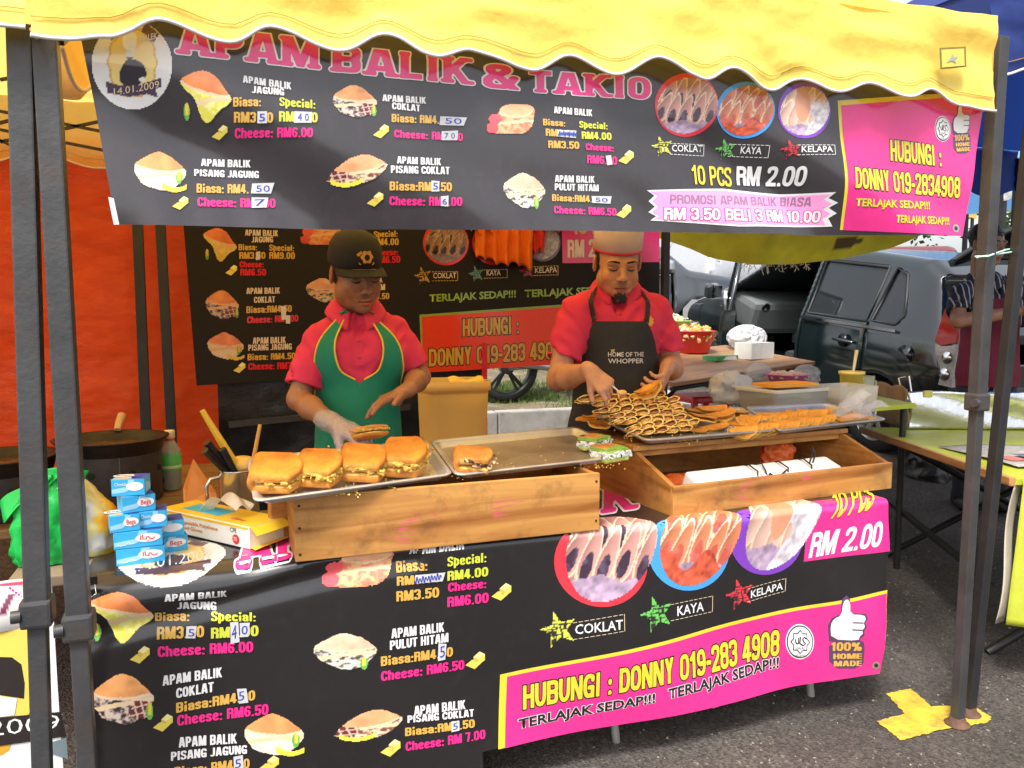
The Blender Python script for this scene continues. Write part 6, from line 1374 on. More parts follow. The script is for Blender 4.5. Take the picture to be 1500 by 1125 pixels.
MB().lathe([(.018,.196),(.019,.2),(.019,.222),(.017,.226),(0.001,.227)],n=20,cap=False).build('cap',M('cream cap',(.68,.55,.32),.45),bt);MB().lathe([(.0165,.182),(.0175,.184),(.0175,.195),(.0165,.196)],n=20,cap=False).build('cap_ring',M('cap red',(.5,.05,.04),.4),bt)
for px,py,cl_ in((133,850,'right of the two'),(122,846,'left of the two')):
 p=atY(px,py,FY-.02);c=thing('binder_clip','black binder clip gripping the banner at the table corner, '+cl_,'clip',p,10,'binder clips on the banner');MB().prism([(-.008,.01),(.008,.01),(.002,-.012),(-.002,-.012)],-.014,.014,lambda v:Vector((v.z,v.x,v.y))).build('jaw',BLKP,c)
 MB().tube([(-.008,-.006,-.01),(-.010,-.016,-.03),(0,-.018,-.036),(.010,-.016,-.03),(.008,-.006,-.01)],.0012,6).build('wire_handle',STEELM,c)
TUB=M('cloudy tub plastic',(.92,.74,.36),.3,var=.06,vs=6,trans=.55,tcol=(.95,.76,.38),bump=.15,bs=30)
ty=3.35;ta=atY(664,640,ty);tw=(atY(711,570,ty)-atY(617,570,ty)).x/2
tub=thing('plastic_tub','tall cloudy yellow plastic tub between the two sellers','tub',(atY(663,600,ty).x,ty,atY(664,660,ty).z));hz=atY(664,556,ty).z-atY(664,660,ty).z
def rrect(w,d,r,z,n=6):return[(sx*(w-r)+r*math.cos(a),sy*(d-r)+r*math.sin(a),z)for sx,sy,a0 in((1,1,0),(-1,1,90),(-1,-1,180),(1,-1,270))for a in[math.radians(a0+90*k/n)for k in range(n+1)]]
def rr_lathe(levels,closed_bottom=True):
 mb=MB();R=[rrect(*l)for l in levels];n=len(R[0]);V=[p for r in R for p in r];mb.add(V,[(i*n+k,i*n+(k+1)%n,(i+1)*n+(k+1)%n,(i+1)*n+k)for i in range(len(R)-1)for k in range(n)],True)
 if closed_bottom:mb.add(R[0],[tuple(range(n))[::-1]])
 return mb
rr_lathe([(tw*.86,tw*.80,.05,0),(tw*.88,tw*.82,.05,.01),(tw*.94,tw*.87,.05,hz-.04),(tw*1.0,tw*.93,.05,hz-.04),(tw*1.0,tw*.93,.05,hz),(tw*.97,tw*.9,.05,hz),(tw*.93,tw*.86,.05,hz-.05)]).build('body',TUB,tub)
rr_lathe([(tw*.84,tw*.78,.05,.01),(tw*.90,tw*.83,.05,hz*.22)]).add(rrect(tw*.90,tw*.83,.05,hz*.22),[tuple(range(28))]).build('contents',M('tub contents',(.92,.68,.26),.5,var=.1,vs=9),tub)
P=[]
for i in range(20):
 u=i/19;P.append([(-tw*.2+tw*1.25*u,-tw*.5-.0+.5*v*tw,hz-.05+.055*math.sin(min(v*3,1.57))+.01*math.sin(u*9)-(.06*v if u>.85 else 0))for v in np.linspace(0,1,10)])
link('cloth',grid_mesh('yc',np.array(P),thick=.002),M('yellow cloth',(.80,.58,.12),.8,var=.1),tub)
ts=thing('stool','low dark stand under the tub hidden behind the table','stool',(tub.location.x,ty,0));zt=tub.location.z
MB().box((0,0,zt-.016),(.36,.34,.03),bev=.01).build('seat',BLKP,ts)
for sx in(-1,1):
 for sy in(-1,1):MB().tube([(sx*.13,sy*.13,zt-.03),(sx*.17,sy*.16,gz(0,ty+sy*.16))],.014,8).build('leg',STEELB,ts)
 # === PEOPLE
def f_sample(f,P):
 g=(np.asarray(P)-f.lo)/f.h;n=np.array(f.D.shape);i=np.clip(np.floor(g).astype(int),0,n-2);t=np.clip(g-i,0,1);r=0
 for a in(0,1):
  for b in(0,1):
   for c in(0,1):
    r=r+(t[...,0]if a else 1-t[...,0])*(t[...,1]if b else 1-t[...,1])*(t[...,2]if c else 1-t[...,2])*f.D[i[...,0]+a,i[...,1]+b,i[...,2]+c]
 return r
def f_cast(f,O,D,far=.6,off=.004,step=.004):
 """march rays until they meet the surface; returns points lifted off by 'off'"""
 O=np.asarray(O,float);D=np.asarray(D,float);t=np.zeros(O.shape[:-1]);done=np.zeros(t.shape,bool)
 for _ in range(int(far/step)):
  d=f_sample(f,O+D*t[...,None]);done|=d<off
  t=np.where(done,t,t+np.maximum(np.minimum(d-off,.03),step*.4));
  if done.all():break
 return O+D*t[...,None]
def smooth_grid(P,k=2):
 for _ in range(k):
  Q=P.copy();Q[1:-1]=(P[:-2]+2*P[1:-1]+P[2:])/4;P=Q.copy();P[:,1:-1]=(Q[:,:-2]+2*Q[:,1:-1]+Q[:,2:])/4
 return P
def hand_prims(W,d,pn,s=1.0,curl=((10,20,15),)*4,thumb=(.75,.35,25),spread=.0,flip=1):
 """W wrist, d towards the knuckles, pn out of the palm; flip picks the thumb side"""
 W=Vector(W);d=Vector(d).normalized();pn=Vector(pn);pn=(pn-d*pn.dot(d)).normalized();sd_=d.cross(pn).normalized()*flip;pr=[]
 pr.append((sd_cap(W-d*.015*s,.024*s,W+d*.02*s,.024*s),.012))
 kn=[W+d*q[0]*s+sd_*q[1]*s-pn*.004*s for q in((.088,.029),(.093,.010),(.089,-.009),(.080,-.027))]
 for i,k in enumerate(kn):
  pr.append((sd_cap(W+d*.012*s+sd_*(.016,.006,-.005,-.014)[i]*s,.0145*s,k,(.0115,.0115,.011,.0098)[i]*s),.010))
 pr.append((sd_ell(W+d*.045*s+pn*.004*s+sd_*.018*s,(.018*s,.018*s,.03*s)),.012))
 for i,k in enumerate(kn):
  ln=(.072,.079,.073,.057)[i]*s;fd=(d+sd_*spread*(1.2,.35,-.45,-1.3)[i]).normalized();p=k;r=(.0092,.0094,.009,.0078)[i]*s;a=0;ax=fd.cross(pn)
  for j,(fr,c)in enumerate(zip((.45,.30,.25),curl[i])):
   a+=math.radians(c);dd=fd*math.cos(a)+pn*math.sin(a);q=p+dd*ln*fr;pr.append((sd_cap(p,r,q,r*.91),.003));p=q;r*=.91
 b=W+d*.028*s+sd_*.022*s;u=(d*thumb[0]+sd_*.75+pn*thumb[1]).normalized();m=b+u*.042*s;pr.append((sd_cap(b,.0135*s,m,.0112*s),.010))
 u2=(u*math.cos(math.radians(thumb[2]))+(d*.8+pn*.6).normalized()*math.sin(math.radians(thumb[2]))).normalized();m2=m+u2*.034*s;pr.append((sd_cap(m,.0108*s,m2,.0085*s),.003))
 return pr
class Person:
 def __init__(s,name_label,x,y,z,rz,skin,h=.0036):
  s.root=thing('person',name_label,'person',(x,y,z),rz);s.R=np.array(Matrix.Rotation(math.radians(-rz),3,'Z'));s.o=np.array([x,y,z]);s.skin=np.array(skin);s.h=h
 def L(s,px,py,Y):return s.R@(np.array(atY(px,py,Y))-s.o)
 def Lw(s,p):return s.R@(np.array(p)-s.o)
 def dirL(s,d):return s.R@np.array(d)
 def build(s,J,head,shirt_m,hands,lean=0,shirt_seed=0,trouser_m=None,build=1.0,sleeve=.55):
  Hc=np.array(head['c'],float);Rh=np.array(Matrix.Rotation(math.radians(head.get('yaw',0)),3,'Z')@Matrix.Rotation(math.radians(head.get('pitch',0)),3,'X')@Matrix.Rotation(math.radians(head.get('roll',0)),3,'Y'));hs_=head.get('s',1.0)
  s.Hc,s.Rh,s.hs=Hc,Rh,hs_
  hp=lambda p:Hc+Rh@(np.array(p,float)*hs_)
  def E(c,r,R=None):return sd_ell(hp(c),np.array(r)*hs_,Rh if R is None else Rh@R)
  def C(a,ra,b,rb):return sd_cap(hp(a),ra*hs_,hp(b),rb*hs_)
  pts=[Hc+.16,Hc-.16]+[np.array(v)for v in J.values()];
  for hd in hands:pts+=[np.array(hd['W'])+.11,np.array(hd['W'])-.11]
  lo=np.min(pts,0)-.07;hi=np.max(pts,0)+.07;hi[2]=max(hi[2],Hc[2]+.16)
  f=Field(lo,hi,s.h)
  nk=J['neck']
  f.add(sd_cap(nk-np.array([0,-.01,.06]),.066*build,hp((0,.022,-.075)),.054*hs_),.02)
  f.add(E((0,.012,.035),(.076,.095,.078)),.03);f.add(E((0,-.034,-.028),(.063,.058,.085)),.03);f.add(E((0,-.040,-.075),(.050,.046,.036)),.02);f.add(E((0,-.076,-.098),(.024,.018,.017)),.016)
  for q in(-1,1):
   f.add(E((q*.038,-.060,-.034),(.026,.024,.026)),.018);f.add(E((q*.028,-.080,.019),(.030,.014,.010)),.012);f.add(E((q*.060,-.02,-.055),(.016,.030,.030)),.02)
   f.sub(E((q*.032,-.096,-.001),(.019,.013,.0085)),.008);f.add(E((q*.032,-.0765,-.002),(.0165,.0125,.0115)),.003)
   f.add(E((q*.079,.010,-.004),(.0085,.021,.031),rotm(0,0,q*22)),.006);f.sub(E((q*.091,.004,-.002),(.006,.010,.016)),.004)
   f.add(E((q*.0135,-.099,-.0375),(.0085,.010,.0075)),.006);f.add(E((q*.016,-.084,-.060),(.014,.010,.012)),.012)
  f.add(C((0,-.084,.012),.0085,(0,-.108,-.028),.0105),.012);f.add(E((0,-.109,-.034),(.0135,.012,.0105)),.008)
  f.add(E((0,-.0915,-.0655),(.023,.0085,.0058)),.004);f.add(E((0,-.090,-.0775),(.019,.0085,.0066)),.004);f.sub(E((0,-.099,-.0712),(.021,.006,.0022)),.003)
  for q in('r','l'):
   sh,el,wr=J['sh'+q],J['el'+q],J['wr'+q];b=build
   f.add(sd_cap(sh+np.array([0,0,-.02]),.042*b,sh+(el-sh)*.5,.044*b),.02);f.add(sd_cap(sh+(el-sh)*.45,.044*b,el,.038*b),.02);m=el+(wr-el)*.32;f.add(sd_cap(el,.038*b,m,.042*b),.025);f.add(sd_cap(m,.042*b,wr,.025*b),.02)
  for hd in hands:
   for pr,k in hand_prims(**hd):f.add(pr,k)
  s.f=f;V,Q=f.mesh();s.bodyV=V
  lc=((V-Hc)@Rh)/hs_;x,y,z=lc.T;hm=(np.abs(x)<.11)&(np.abs(y)<.13)&(z>-.14)&(z<.14)
  n=fbm(V[:,0]*30,V[:,1]*30,V[:,2]*30,3);col=s.skin*(1+.10*n)[:,None]
  lip=hm&((x/.0235)**2+((z+.0715)/.0115)**2<1)&(y<-.074);col[lip]=s.skin*np.array(head.get('lip',(.92,.62,.60)))
  ml=hm&(np.abs(z+.0712+.08*x*x*8)<.0021)&(np.abs(x)<.023)&(y<-.07);col[ml]=s.skin*.22
  if head.get('smile'):
   tt=hm&(np.abs(z+.0722)<.0024)&(np.abs(x)<.014)&(y<-.078);col[tt]=(.55,.50,.45)
  nos=hm&((np.abs(np.abs(x)-.0075)<.0042)&(np.abs(z+.0415)<.0035)&(y<-.095));col[nos]=s.skin*.3
  lid=hm&(((np.abs(x)-.032)/.019)**2+((z+.000)/.012)**2<1)&(y<-.06);col[lid]=s.skin*.80
  if head.get('stubble'):
   st=hm&(y<-.045)&(z<-.048)&(z>-.125)&~lip&(((x/.034)**2+((z+.056)/.008)**2<1)|(((x/.045)**2+((z+.105)/.022)**2)<1));col[st]=col[st]*head['stubble']
  chk=hm&(((np.abs(x)-.042)/.022)**2+((z+.035)/.02)**2<1);col[chk]=col[chk]*np.array([1.06,.97,.95])
  s.body=link('body',np_mesh('person_body',V,Q,np.clip(col,0,1)),M('skin',(.4,.22,.13),.42,rvar=.1,vcol=True,var=.05,vs=90,bump=.12,bs=400,sss=.08,spec=.4),s.root)
  HAIR=M('black hair',(.012,.009,.008),.5,var=.3,vs=60,bump=.6,bs=260)
  def facepts(lp,off):
   P=np.array([hp(p)for p in lp]);D=np.repeat((Rh@np.array([0,1,0.]))[None],len(P),0);return f_cast(f,P-D*.06,D,.2,off,.002)
  for q in(-1,1):
   u=np.linspace(0,1,9);P=facepts([(q*(.013+.040*t),-.09,.021+.007*math.sin(t*2.2)-.004*t)for t in u],.0008);MB().tube(P,[.0018+.0028*math.sin(math.pi*min(t+.18,1))for t in u],6).build('eyebrow',HAIR,s.root)
   P=facepts([(q*(.0165+.031*t),-.09,-.0075+.0045*(2*t-1)**2)for t in u],.0003);MB().tube(P,[.0011+.0016*math.sin(math.pi*t)for t in u],6).build('eyelashes',HAIR,s.root)
  hf=Field(Hc-.15,Hc+.15,.005);hf.add(E((0,.014,.036),(.0795,.0985,.081)),.002)
  gx_,gy_,gz_=hf.grid();G=np.stack(np.broadcast_arrays(gx_-Hc[0],gy_-Hc[1],gz_-Hc[2]),-1)@Rh/hs_;lx,ly,lz=G[...,0],G[...,1],G[...,2]
  hf.D=np.maximum(hf.D,np.maximum(-.045-.012*(ly>.04)-lz,np.where(lz<.045,(-.030+.25*np.maximum(lz,-.01))-ly,-1)+.0*lx)).astype(np.float32);hf.D=np.maximum(hf.D,np.where((ly<-.008)&(lz<-.015),.01,-1)).astype(np.float32)
  hf.D+=(.0015*fbm(lx*120,ly*120,lz*40,5)).astype(np.float32)
  link('hair',np_mesh('hair',*hf.mesh()),HAIR,s.root)
  s.HAIR=HAIR;s.hp=hp;s.E=E
  shr,shl=J['shr'],J['shl'];wx=abs(shl[0]-shr[0])/2;cxy=(shr+shl)/2;zs=cxy[2]+.036;cx,cy=cxy[0],cxy[1];b=build
  T=Field((min(shr[0],J['elr'][0])-.12,cy-.30,.68),(max(shl[0],J['ell'][0])+.12,cy+.24,zs+.17),.0058)
  T.add(sd_ell((cx,cy+.01,zs-.13),(.165*b,.118*b,.20)),.03);T.add(sd_ell((cx,cy-.005,zs-.36),(.152*b,.118*b,.24)),.06);T.add(sd_ell((cx,cy+.005,zs-.53),(.165*b,.125*b,.15)),.05)
  for q,sh in((-1,shr),(1,shl)):
   T.add(sd_cap((cx,cy+.02,zs+.055),.050,sh+np.array([-q*.03,.012,.012]),.050*b),.03);T.add(sd_ell((cx+q*.08,cy-.045,zs-.10),(.085,.065,.09)),.04)
  s.torso=Field.__new__(Field);s.torso.__dict__=dict(T.__dict__);s.torso.D=T.D.copy()
  for q,sh,el in((-1,shr,J['elr']),(1,shl,J['ell'])):
   e=sh+(el-sh)*sleeve;T.add(sd_cap(sh+np.array([-q*.012,0,-.004]),.060*b,sh+(el-sh)*(sleeve+.25),.065*b),.03)
   d=(el-sh)/np.linalg.norm(el-sh);e0=e+d*.03;n_=d
   gx_,gy_,gz_=T.grid();pl=(gx_-e0[0])*n_[0]+(gy_-e0[1])*n_[1]+(gz_-e0[2])*n_[2];near=np.sqrt((gx_-e0[0])**2+(gy_-e0[1])**2+(gz_-e0[2])**2)<.14
   side=(gx_-cx)*q>.10;T.D=np.where(near&side,np.maximum(T.D,pl),T.D);T.D=np.where((pl>0)&side&(np.sqrt((gx_-el[0])**2+(gy_-el[1])**2+(gz_-el[2])**2)<.2)&near,np.maximum(T.D,.01),T.D).astype(np.float32)
   T.sub(sd_cap(e-d*.01,.046*b,e0+d*.05,.050*b),.004)
  T.sub(sd_cap((nk[0],nk[1]-.004,zs+.045),.058,hp((0,.01,-.08)),.062),.012);T.sub(sd_ell((cx,cy-.105,zs+.02),(.030,.06,.060)),.012)
  gx_,gy_,gz_=T.grid();fo=.55*fbm(gx_*9+gz_*5,gy_*6,gz_*13-np.abs(gx_)*14,shirt_seed,2)+.35*vnoise(gx_*28,gy_*18,gz_*34+gx_*20,shirt_seed+4)
  fo=fo+.9*np.abs(vnoise(gx_*7+gz_*6,gy_*5,gz_*15-np.abs(gx_)*16,shirt_seed+9))-.35;T.D=T.D+(.0135*np.maximum(fo,-.22)).astype(np.float32);T.D[:,:,0]=1
  V,Q=T.mesh();s.shirt=link('shirt',np_mesh('shirt',V,Q),shirt_m,s.root);s.T=T
  nx,ny=nk[0],nk[1];ph=np.linspace(math.radians(16),math.radians(344),60);v=np.linspace(0,1,7);PH,VV=np.meshgrid(ph,v,indexing='ij');fr=np.cos(PH);
  drop=.044+.024*np.clip(fr,0,1)**3;zt=zs+.098-.030*np.clip(fr,-.2,1)-.018*np.clip(fr,0,1)**4;rr=.066+.036*VV+.012*np.clip(fr,0,1)*VV
  cp=np.stack([nx+rr*np.sin(PH)*(1+.06*VV),ny-.004-rr*np.cos(PH)*1.0,zt-drop*VV+.010*np.sin(VV*np.pi)],-1);link('collar',grid_mesh('collar',cp,thick=.003),shirt_m,s.root)
  MB().tube([(cx+.004,0,0)],.001).V
  pk=f_cast(T,[[cx,cy-.3,zs-.02-.028*i]for i in range(5)],[[0,1.,0]]*5,.4,.001);pw=MB();
  for i in range(4):pw.bar(pk[i],pk[i+1],.026,.0025,up=(0,1,0))
  pw.build('placket',shirt_m,s.root)
  for i in(1,3):MB().lathe([(.0045,0),(.0045,.0018),(.001,.002)],n=10).build('button',M('pink button',(.45,.06,.12),.4),s.root,pk[i]+np.array([0,-.003,0]),(math.pi/2,0,0))
  Z0=-0.0;g=Field((cx-.26,cy-.20,-.01),(cx+.26,cy+.24,.98),.011);g.add(sd_ell((cx,cy+.01,.88),(.165*b,.120*b,.12)),.02)
  for q in(-1,1):g.add(sd_cap((cx+q*.085,cy+.01,.86),.088*b,(cx+q*.10,cy,.48),.064*b),.03);g.add(sd_cap((cx+q*.10,cy,.48),.064*b,(cx+q*.11,cy+.03,.08),.050),.02)
  link('trousers',np_mesh('trousers',*g.mesh()),trouser_m or M('dark trousers',(.02,.022,.03),.8,var=.2),s.root)
  for q in(-1,1):
   g=Field((-.07,-.20,-.005),(.07,.10,.12),.008);g.add(sd_ell((0,-.05,.03),(.045,.13,.045)),.01);g.add(sd_cap((0,.03,.05),.045,(0,.03,.085),.045),.02);x_,y_,z_=g.grid();g.D=np.maximum(g.D,.002-z_).astype(np.float32)
   link('shoe',np_mesh('shoe',*g.mesh()),M('black shoe',(.015,.015,.015),.5),s.root,(cx+q*.11,cy+.03,0))
  s.c=(cx,cy,zs);return s
 def apron(s,m,rows,name='apron',inner=None,off=.0105,seed=0,fold=.011):
  """rows: (z, half angle of the outer edge in degrees); inner: (z, half angle of the neckline)"""
  cx,cy,zs=s.c;zr=np.array([r[0]for r in rows])[::-1];ar=np.array([r[1]for r in rows])[::-1];Zs=np.linspace(rows[0][0],rows[-1][0],90);out=[]
  for q in(-1,1):
   n=44;u=np.linspace(0,1,n);ao=np.interp(Zs,zr,ar);ai=np.zeros_like(Zs)if inner is None else np.interp(Zs,[i[0]for i in inner][::-1],[i[1]for i in inner][::-1])
   A=np.radians(ai[:,None]+(ao-ai)[:,None]*u[None])*q;Z=zs+Zs[:,None]+0*A;D=np.stack([-np.sin(A),np.cos(A),0*A],-1);O=np.stack([cx+0*A,cy+0*A,Z],-1)-D*.36
   lo=s.torso.lo[2]+.10;O2=O.copy();O2[...,2]=np.maximum(O2[...,2],lo+.04);P=f_cast(s.torso,O2,D,.36,off);P[...,2]=Z
   P=smooth_grid(P,4);w=.5*fbm(A*3.2,Z*3.5,0*Z,seed)+.4*np.sin(A*9+seed)*np.clip((zs-.30-Z)*3,0,1.6);P=P-D*((fold*np.maximum(w,-.6)+fold*.6)*np.clip((zs-.27-Z)*6,.22,1))[...,None]
   out.append(P)
  V,Fs,k=[],[],0
  for q,P in zip((-1,1),out):
   a,b=P.shape[:2];i=np.arange(a*b).reshape(a,b)+k;F_=np.stack([i[:-1,:-1],i[1:,:-1],i[1:,1:],i[:-1,1:]],-1).reshape(-1,4);Fs.append(F_ if q==1 else F_[:,::-1]);V.append(P.reshape(-1,3));k+=a*b
  o=link(name,np_mesh(name,np.concatenate(V),np.concatenate(Fs)[:,::-1]),m,s.root);s.ap=out;return o
 def strip(s,name,P,w,th,m,nrm=(0,0,1),parent=None):
  P=[Vector(p)for p in P];mb=MB();V=[];N=len(P)
  for i,p in enumerate(P):
   t=(P[min(i+1,N-1)]-P[max(i-1,0)]).normalized();c=Vector((s.c[0],s.c[1],p.z-.12));n=(p-c);n=(n-t*n.dot(t)).normalized();b=t.cross(n);V+=[p+b*w/2,p-b*w/2,p-b*w/2+n*th,p+b*w/2+n*th]
  Fc=[(i*4+k,i*4+(k+1)%4,i*4+4+(k+1)%4,i*4+4+k)for i in range(N-1)for k in range(4)];return mb.add(V,Fc,True).build(name,m,parent or s.root)
 def on_front(s,f,pts,off=.001):
  """project (x, z) pairs straight back onto a field"""
  return f_cast(f,[[x,s.c[1]-.34,z]for x,z in pts],[[0,1.,0]]*len(pts),.5,off,.003)
PINKS=M('pink polo cloth',(.72,.035,.10),.85,var=.10,vs=20,bump=.5,bs=700)
# --- the man in the white and red hat
MY=2.87;mw=atY(901,470,MY)
man=Person('man in pink polo, black apron and white hat filling a pancake with a spoon',mw.x,MY,0,-20,(.55,.27,.15))
L=man.L
wrR,wrL=L(864,543,2.58),L(978,538,2.66)
hR=L(886,552,2.53);hLd=L(958,553,2.60)
J=dict(neck=L(902,428,MY+.03),shr=L(839,456,MY+.01),shl=L(965,456,MY+.01),elr=L(818,556,MY-.03),ell=L(985,540,MY-.02),wrr=wrR,wrl=wrL)
grip=((52,62,40),)*4
man.build(J,dict(c=L(904,385,MY-.025),yaw=6,pitch=17,roll=0,s=1.10,lip=(.80,.52,.50),stubble=.75),PINKS,
[dict(W=wrR,d=(hR-wrR)+np.array([.0,-.01,-.03]),pn=(.35,.25,-.8),s=1.06,curl=((30,45,25),(62,70,40),(70,75,45),(72,75,45)),thumb=(1.0,.55,35),flip=-1),
dict(W=wrL,d=(hLd-wrL)+np.array([0,-.03,-.06]),pn=(-.75,.25,.15),s=1.06,curl=((35,40,25),(42,45,30),(48,50,30),(52,55,30)),thumb=(.9,.5,25),flip=1)],shirt_seed=3,build=1.10,sleeve=.60)
BAPR=M('charcoal apron cloth',(.030,.029,.030),.85,var=.35,vs=7,bump=.4,bs=500,dirt=.25,dcol=(.09,.08,.075))
man.apron(BAPR,[(-.075,40),(-.10,44),(-.15,52),(-.21,68),(-.27,92),(-.33,108),(-.62,108)],seed=2)
cx,cy,zs=man.c
for q,P in zip((-1,1),man.ap):
 e=P[0,-1];a=man.on_front(man.T,[(e[0]+q*.002*i,e[2]+.012*i)for i in range(8)],.006)
 nkp=[tuple(e)]+[tuple(p)for p in a]+[(cx+q*.075,cy+.01,zs+.085),(cx+q*.06,cy+.06,zs+.085)];man.strip('apron_strap',nkp,.022,.0022,BAPR)
def chest_text(P_,t,x0,x1,z,h,m,off=.0,tilt=0,fld=None):
 V,Fc=text_mesh(t,off);W_=V[:,0].max();pts=[(x0+v[0]/W_*(x1-x0),z+v[1]/CAPH*h+tilt*v[0]/W_)for v in V]
 P=f_cast(fld or P_.torso,[[a,P_.c[1]-.34,b]for a,b in pts],[[0,1.,0]]*len(pts),.5,.0175,.002);me=bpy.data.meshes.new('lettering');me.from_pydata(P.tolist(),[],Fc);me.update();link('lettering',me,m,P_.root)
WHT=M('white print',(.72,.71,.68),.6)
tx=L(892,530,MY-.14);tx2=L(943,526,MY-.14)
chest_text(man,'HOME OF THE',tx[0],tx2[0],tx[2]+.018,.017,WHT,.008);chest_text(man,'WHOPPER',tx[0]+.002,tx2[0],tx[2]-.008,.018,WHT,.010)
e=man.on_front(man.torso,[(tx[0]+.012,tx[2]+.045),(tx[0]+.028,tx[2]+.047),(tx[0]+.024,tx[2]+.036),(tx[0]+.028,tx[2]+.033),(tx[0]+.014,tx[2]+.036)],.0175);MB().add(e,[(0,1,2,3,4)]).build('emblem',M('gold thread',(.55,.40,.12),.6),man.root)
e=man.on_front(man.T,[(cx+.115+.020*math.cos(a)*(1 if i%2 else.7),zs-.075+.024*math.sin(a)*(1 if i%2 else.75))for i,a in enumerate(np.linspace(0,6.0,16))],.002);MB().add(e,[tuple(range(16))]).build('emblem',M('orange thread',(.75,.36,.03),.6),man.root)
Rh,Hc,hsz=man.Rh,man.Hc,man.hs
hat=thing('x','x','x');bpy.data.objects.remove(hat)
HATM=M('hat white',(.80,.64,.58),.75,var=.06,bump=.2,bs=300,trans=.15,tcol=(.9,.4,.3));HATR=M('hat red',(.62,.04,.05),.6)
Mh=Matrix(Rh.tolist()).to_4x4();Mh.translation=Hc
def head_part(P_,mb,name,m):
 o=mb.build(name,m,P_.root);Mx=Matrix(P_.Rh.tolist()).to_4x4();Mx.translation=P_.Hc;o.matrix_local=Mx@Matrix.Scale(P_.hs,4);return o
hb=MB();hb.lathe([(.082,.046),(.086,.046),(.0885,.10),(.088,.130),(.084,.137),(.03,.142),(.001,.142)],(0,.012,0),44,cap=False,sq=1.14);hatp=head_part(man,hb,'hat',HATM)
hb=MB();hb.lathe([(.0825,.0455),(.0880,.0455),(.0886,.053),(.0868,.054)],(0,.012,0),44,cap=False,sq=1.14);head_part(man,hb,'hat_band',HATR)
gt=Field(Hc-.16,Hc+.12,.0034);gt.add(man.E((0,-.083,-.118),(.021,.017,.030)),.004);gt.add(man.E((0,-.076,-.098),(.024,.021,.015)),.008);x_,y_,z_=gt.grid();gt.D=gt.D+(.005*fbm(x_*170,y_*170,z_*50,8)).astype(np.float32)
link('beard',np_mesh('beard',*gt.mesh()),man.HAIR,man.root)
ms=MB()
for q in(-1,1):
 P=[man.hp((q*(.004+.024*t),-.097+.012*t*t+.004,-.0555-.010*t*t))for t in np.linspace(0,1,7)];MB().tube(P,[.0012,.0018,.0020,.0019,.0016,.0012,.0007],6).build('moustache',man.HAIR,man.root)
sp0=atY(893,562,2.52);sp1=atY(914,580,2.49)
spn=thing('spoon','metal spoon of yellow filling held by the man in the hat','spoon',sp0);d=sp1-sp0
MB().tube([-d*.5,d*.1,d*.6],[.0045,.0045,.004],8).build('handle',STEELM,spn)
MB().lathe([(.001,-.004),(.010,-.003),(.015,.001),(.0155,.003),(.001,.002)],n=18).build('bowl',STEELM,spn,tuple(d*.85),(0,.2,-.6))
crumple('filling','spoonful of yellow batter',None,(0,0,0),(.018,.013,.009),M('batter'),5,h=.002,amp=.3,fr=60).parent=spn
bpy.data.objects[[o.name for o in spn.children if o.name.startswith('filling')][0]].location=tuple(d*.85+Vector((0,0,.006)))
for k in list(spn.children):
 if 'label' in k:del k['label']
hp_=atY(948,566,2.555)
fl2=[halfmoon('held moon',.052,.006,.016,3)]
hm=place(fl2[0],'held_pancake','small orange pancake held open in the left hand of the man in the hat','pancake',None,hp_,(math.radians(35),math.radians(-25),math.radians(-30)))
fi=crumple('filling',None,None,(0,-.022,.004),(.034,.020,.013),M('orange filling',(.85,.34,.03),.5,var=.2,bump=.8,bs=90),9,h=.0025,amp=.35,fr=45);fi.parent=hm
# --- the younger man in the black cap
BYY=2.84;bw=atY(520,500,BYY)
boy=Person('young man in black cap, pink polo and green apron lifting a folded pancake',bw.x,BYY,0,-6,(.33,.142,.066))
L=boy.L
wrR,wrL=L(494,624,2.58),L(596,572,2.62)
hR=L(528,640,2.50);hLd=L(560,588,2.60)
J=dict(neck=L(521,462,BYY+.03),shr=L(459,500,BYY),shl=L(585,487,BYY+.02),elr=L(437,585,BYY-.04),ell=L(615,552,BYY-.0),wrr=wrR,wrl=wrL)
gl_hand=dict(W=wrR,d=(hR-wrR),pn=(.10,.15,-.9),s=1.0,curl=((18,22,14),(20,24,16),(22,26,18),(26,30,20)),thumb=(.9,.55,25),flip=-1,spread=.05)
boy.build(J,dict(c=L(521,401,BYY-.015),yaw=20,pitch=16,roll=-3,s=1.06,lip=(1.5,.95,1.0),stubble=.8),PINKS,
[gl_hand,dict(W=wrL,d=(hLd-wrL),pn=(-.25,-.1,-.85),s=1.02,curl=((6,12,10),(10,16,12),(16,22,14),(22,26,16)),thumb=(.8,.05,8),flip=1,spread=.16)],shirt_seed=11,build=.92,sleeve=.62)
GAPR=M('green apron cloth',(.006,.215,.115),.75,var=.12,vs=8,bump=.3,bs=500,dirt=.10,dcol=(.01,.12,.07));YPIP=M('yellow piping',(.75,.52,.06),.6)
cx,cy,zs=boy.c
boy.apron(GAPR,[(.055,44),(.02,50),(-.05,54),(-.12,58),(-.19,70),(-.25,92),(-.30,104),(-.62,112)],inner=[(.055,31),(.02,35),(-.04,36),(-.09,34),(-.145,30),(-.166,24),(-.1725,17),(-.177,0),(-.62,0)],seed=5,fold=.011)
for q,P in zip((-1,1),boy.ap):
 MB().tube(P[4:,-1],.0035,6).build('piping',YPIP,boy.root);k=int(np.searchsorted(-np.linspace(.055,-.62,90),.177));MB().tube(P[4:k+1,0],.0035,6).build('piping',YPIP,boy.root)
 e0,e1=P[0,0],P[0,-1];m0=(e0+e1)/2;boy.strip('apron_strap',[tuple(m0),(cx+q*.082,cy-.01,zs+.058),(cx+q*.065,cy+.055,zs+.070)],.045,.0025,GAPR)
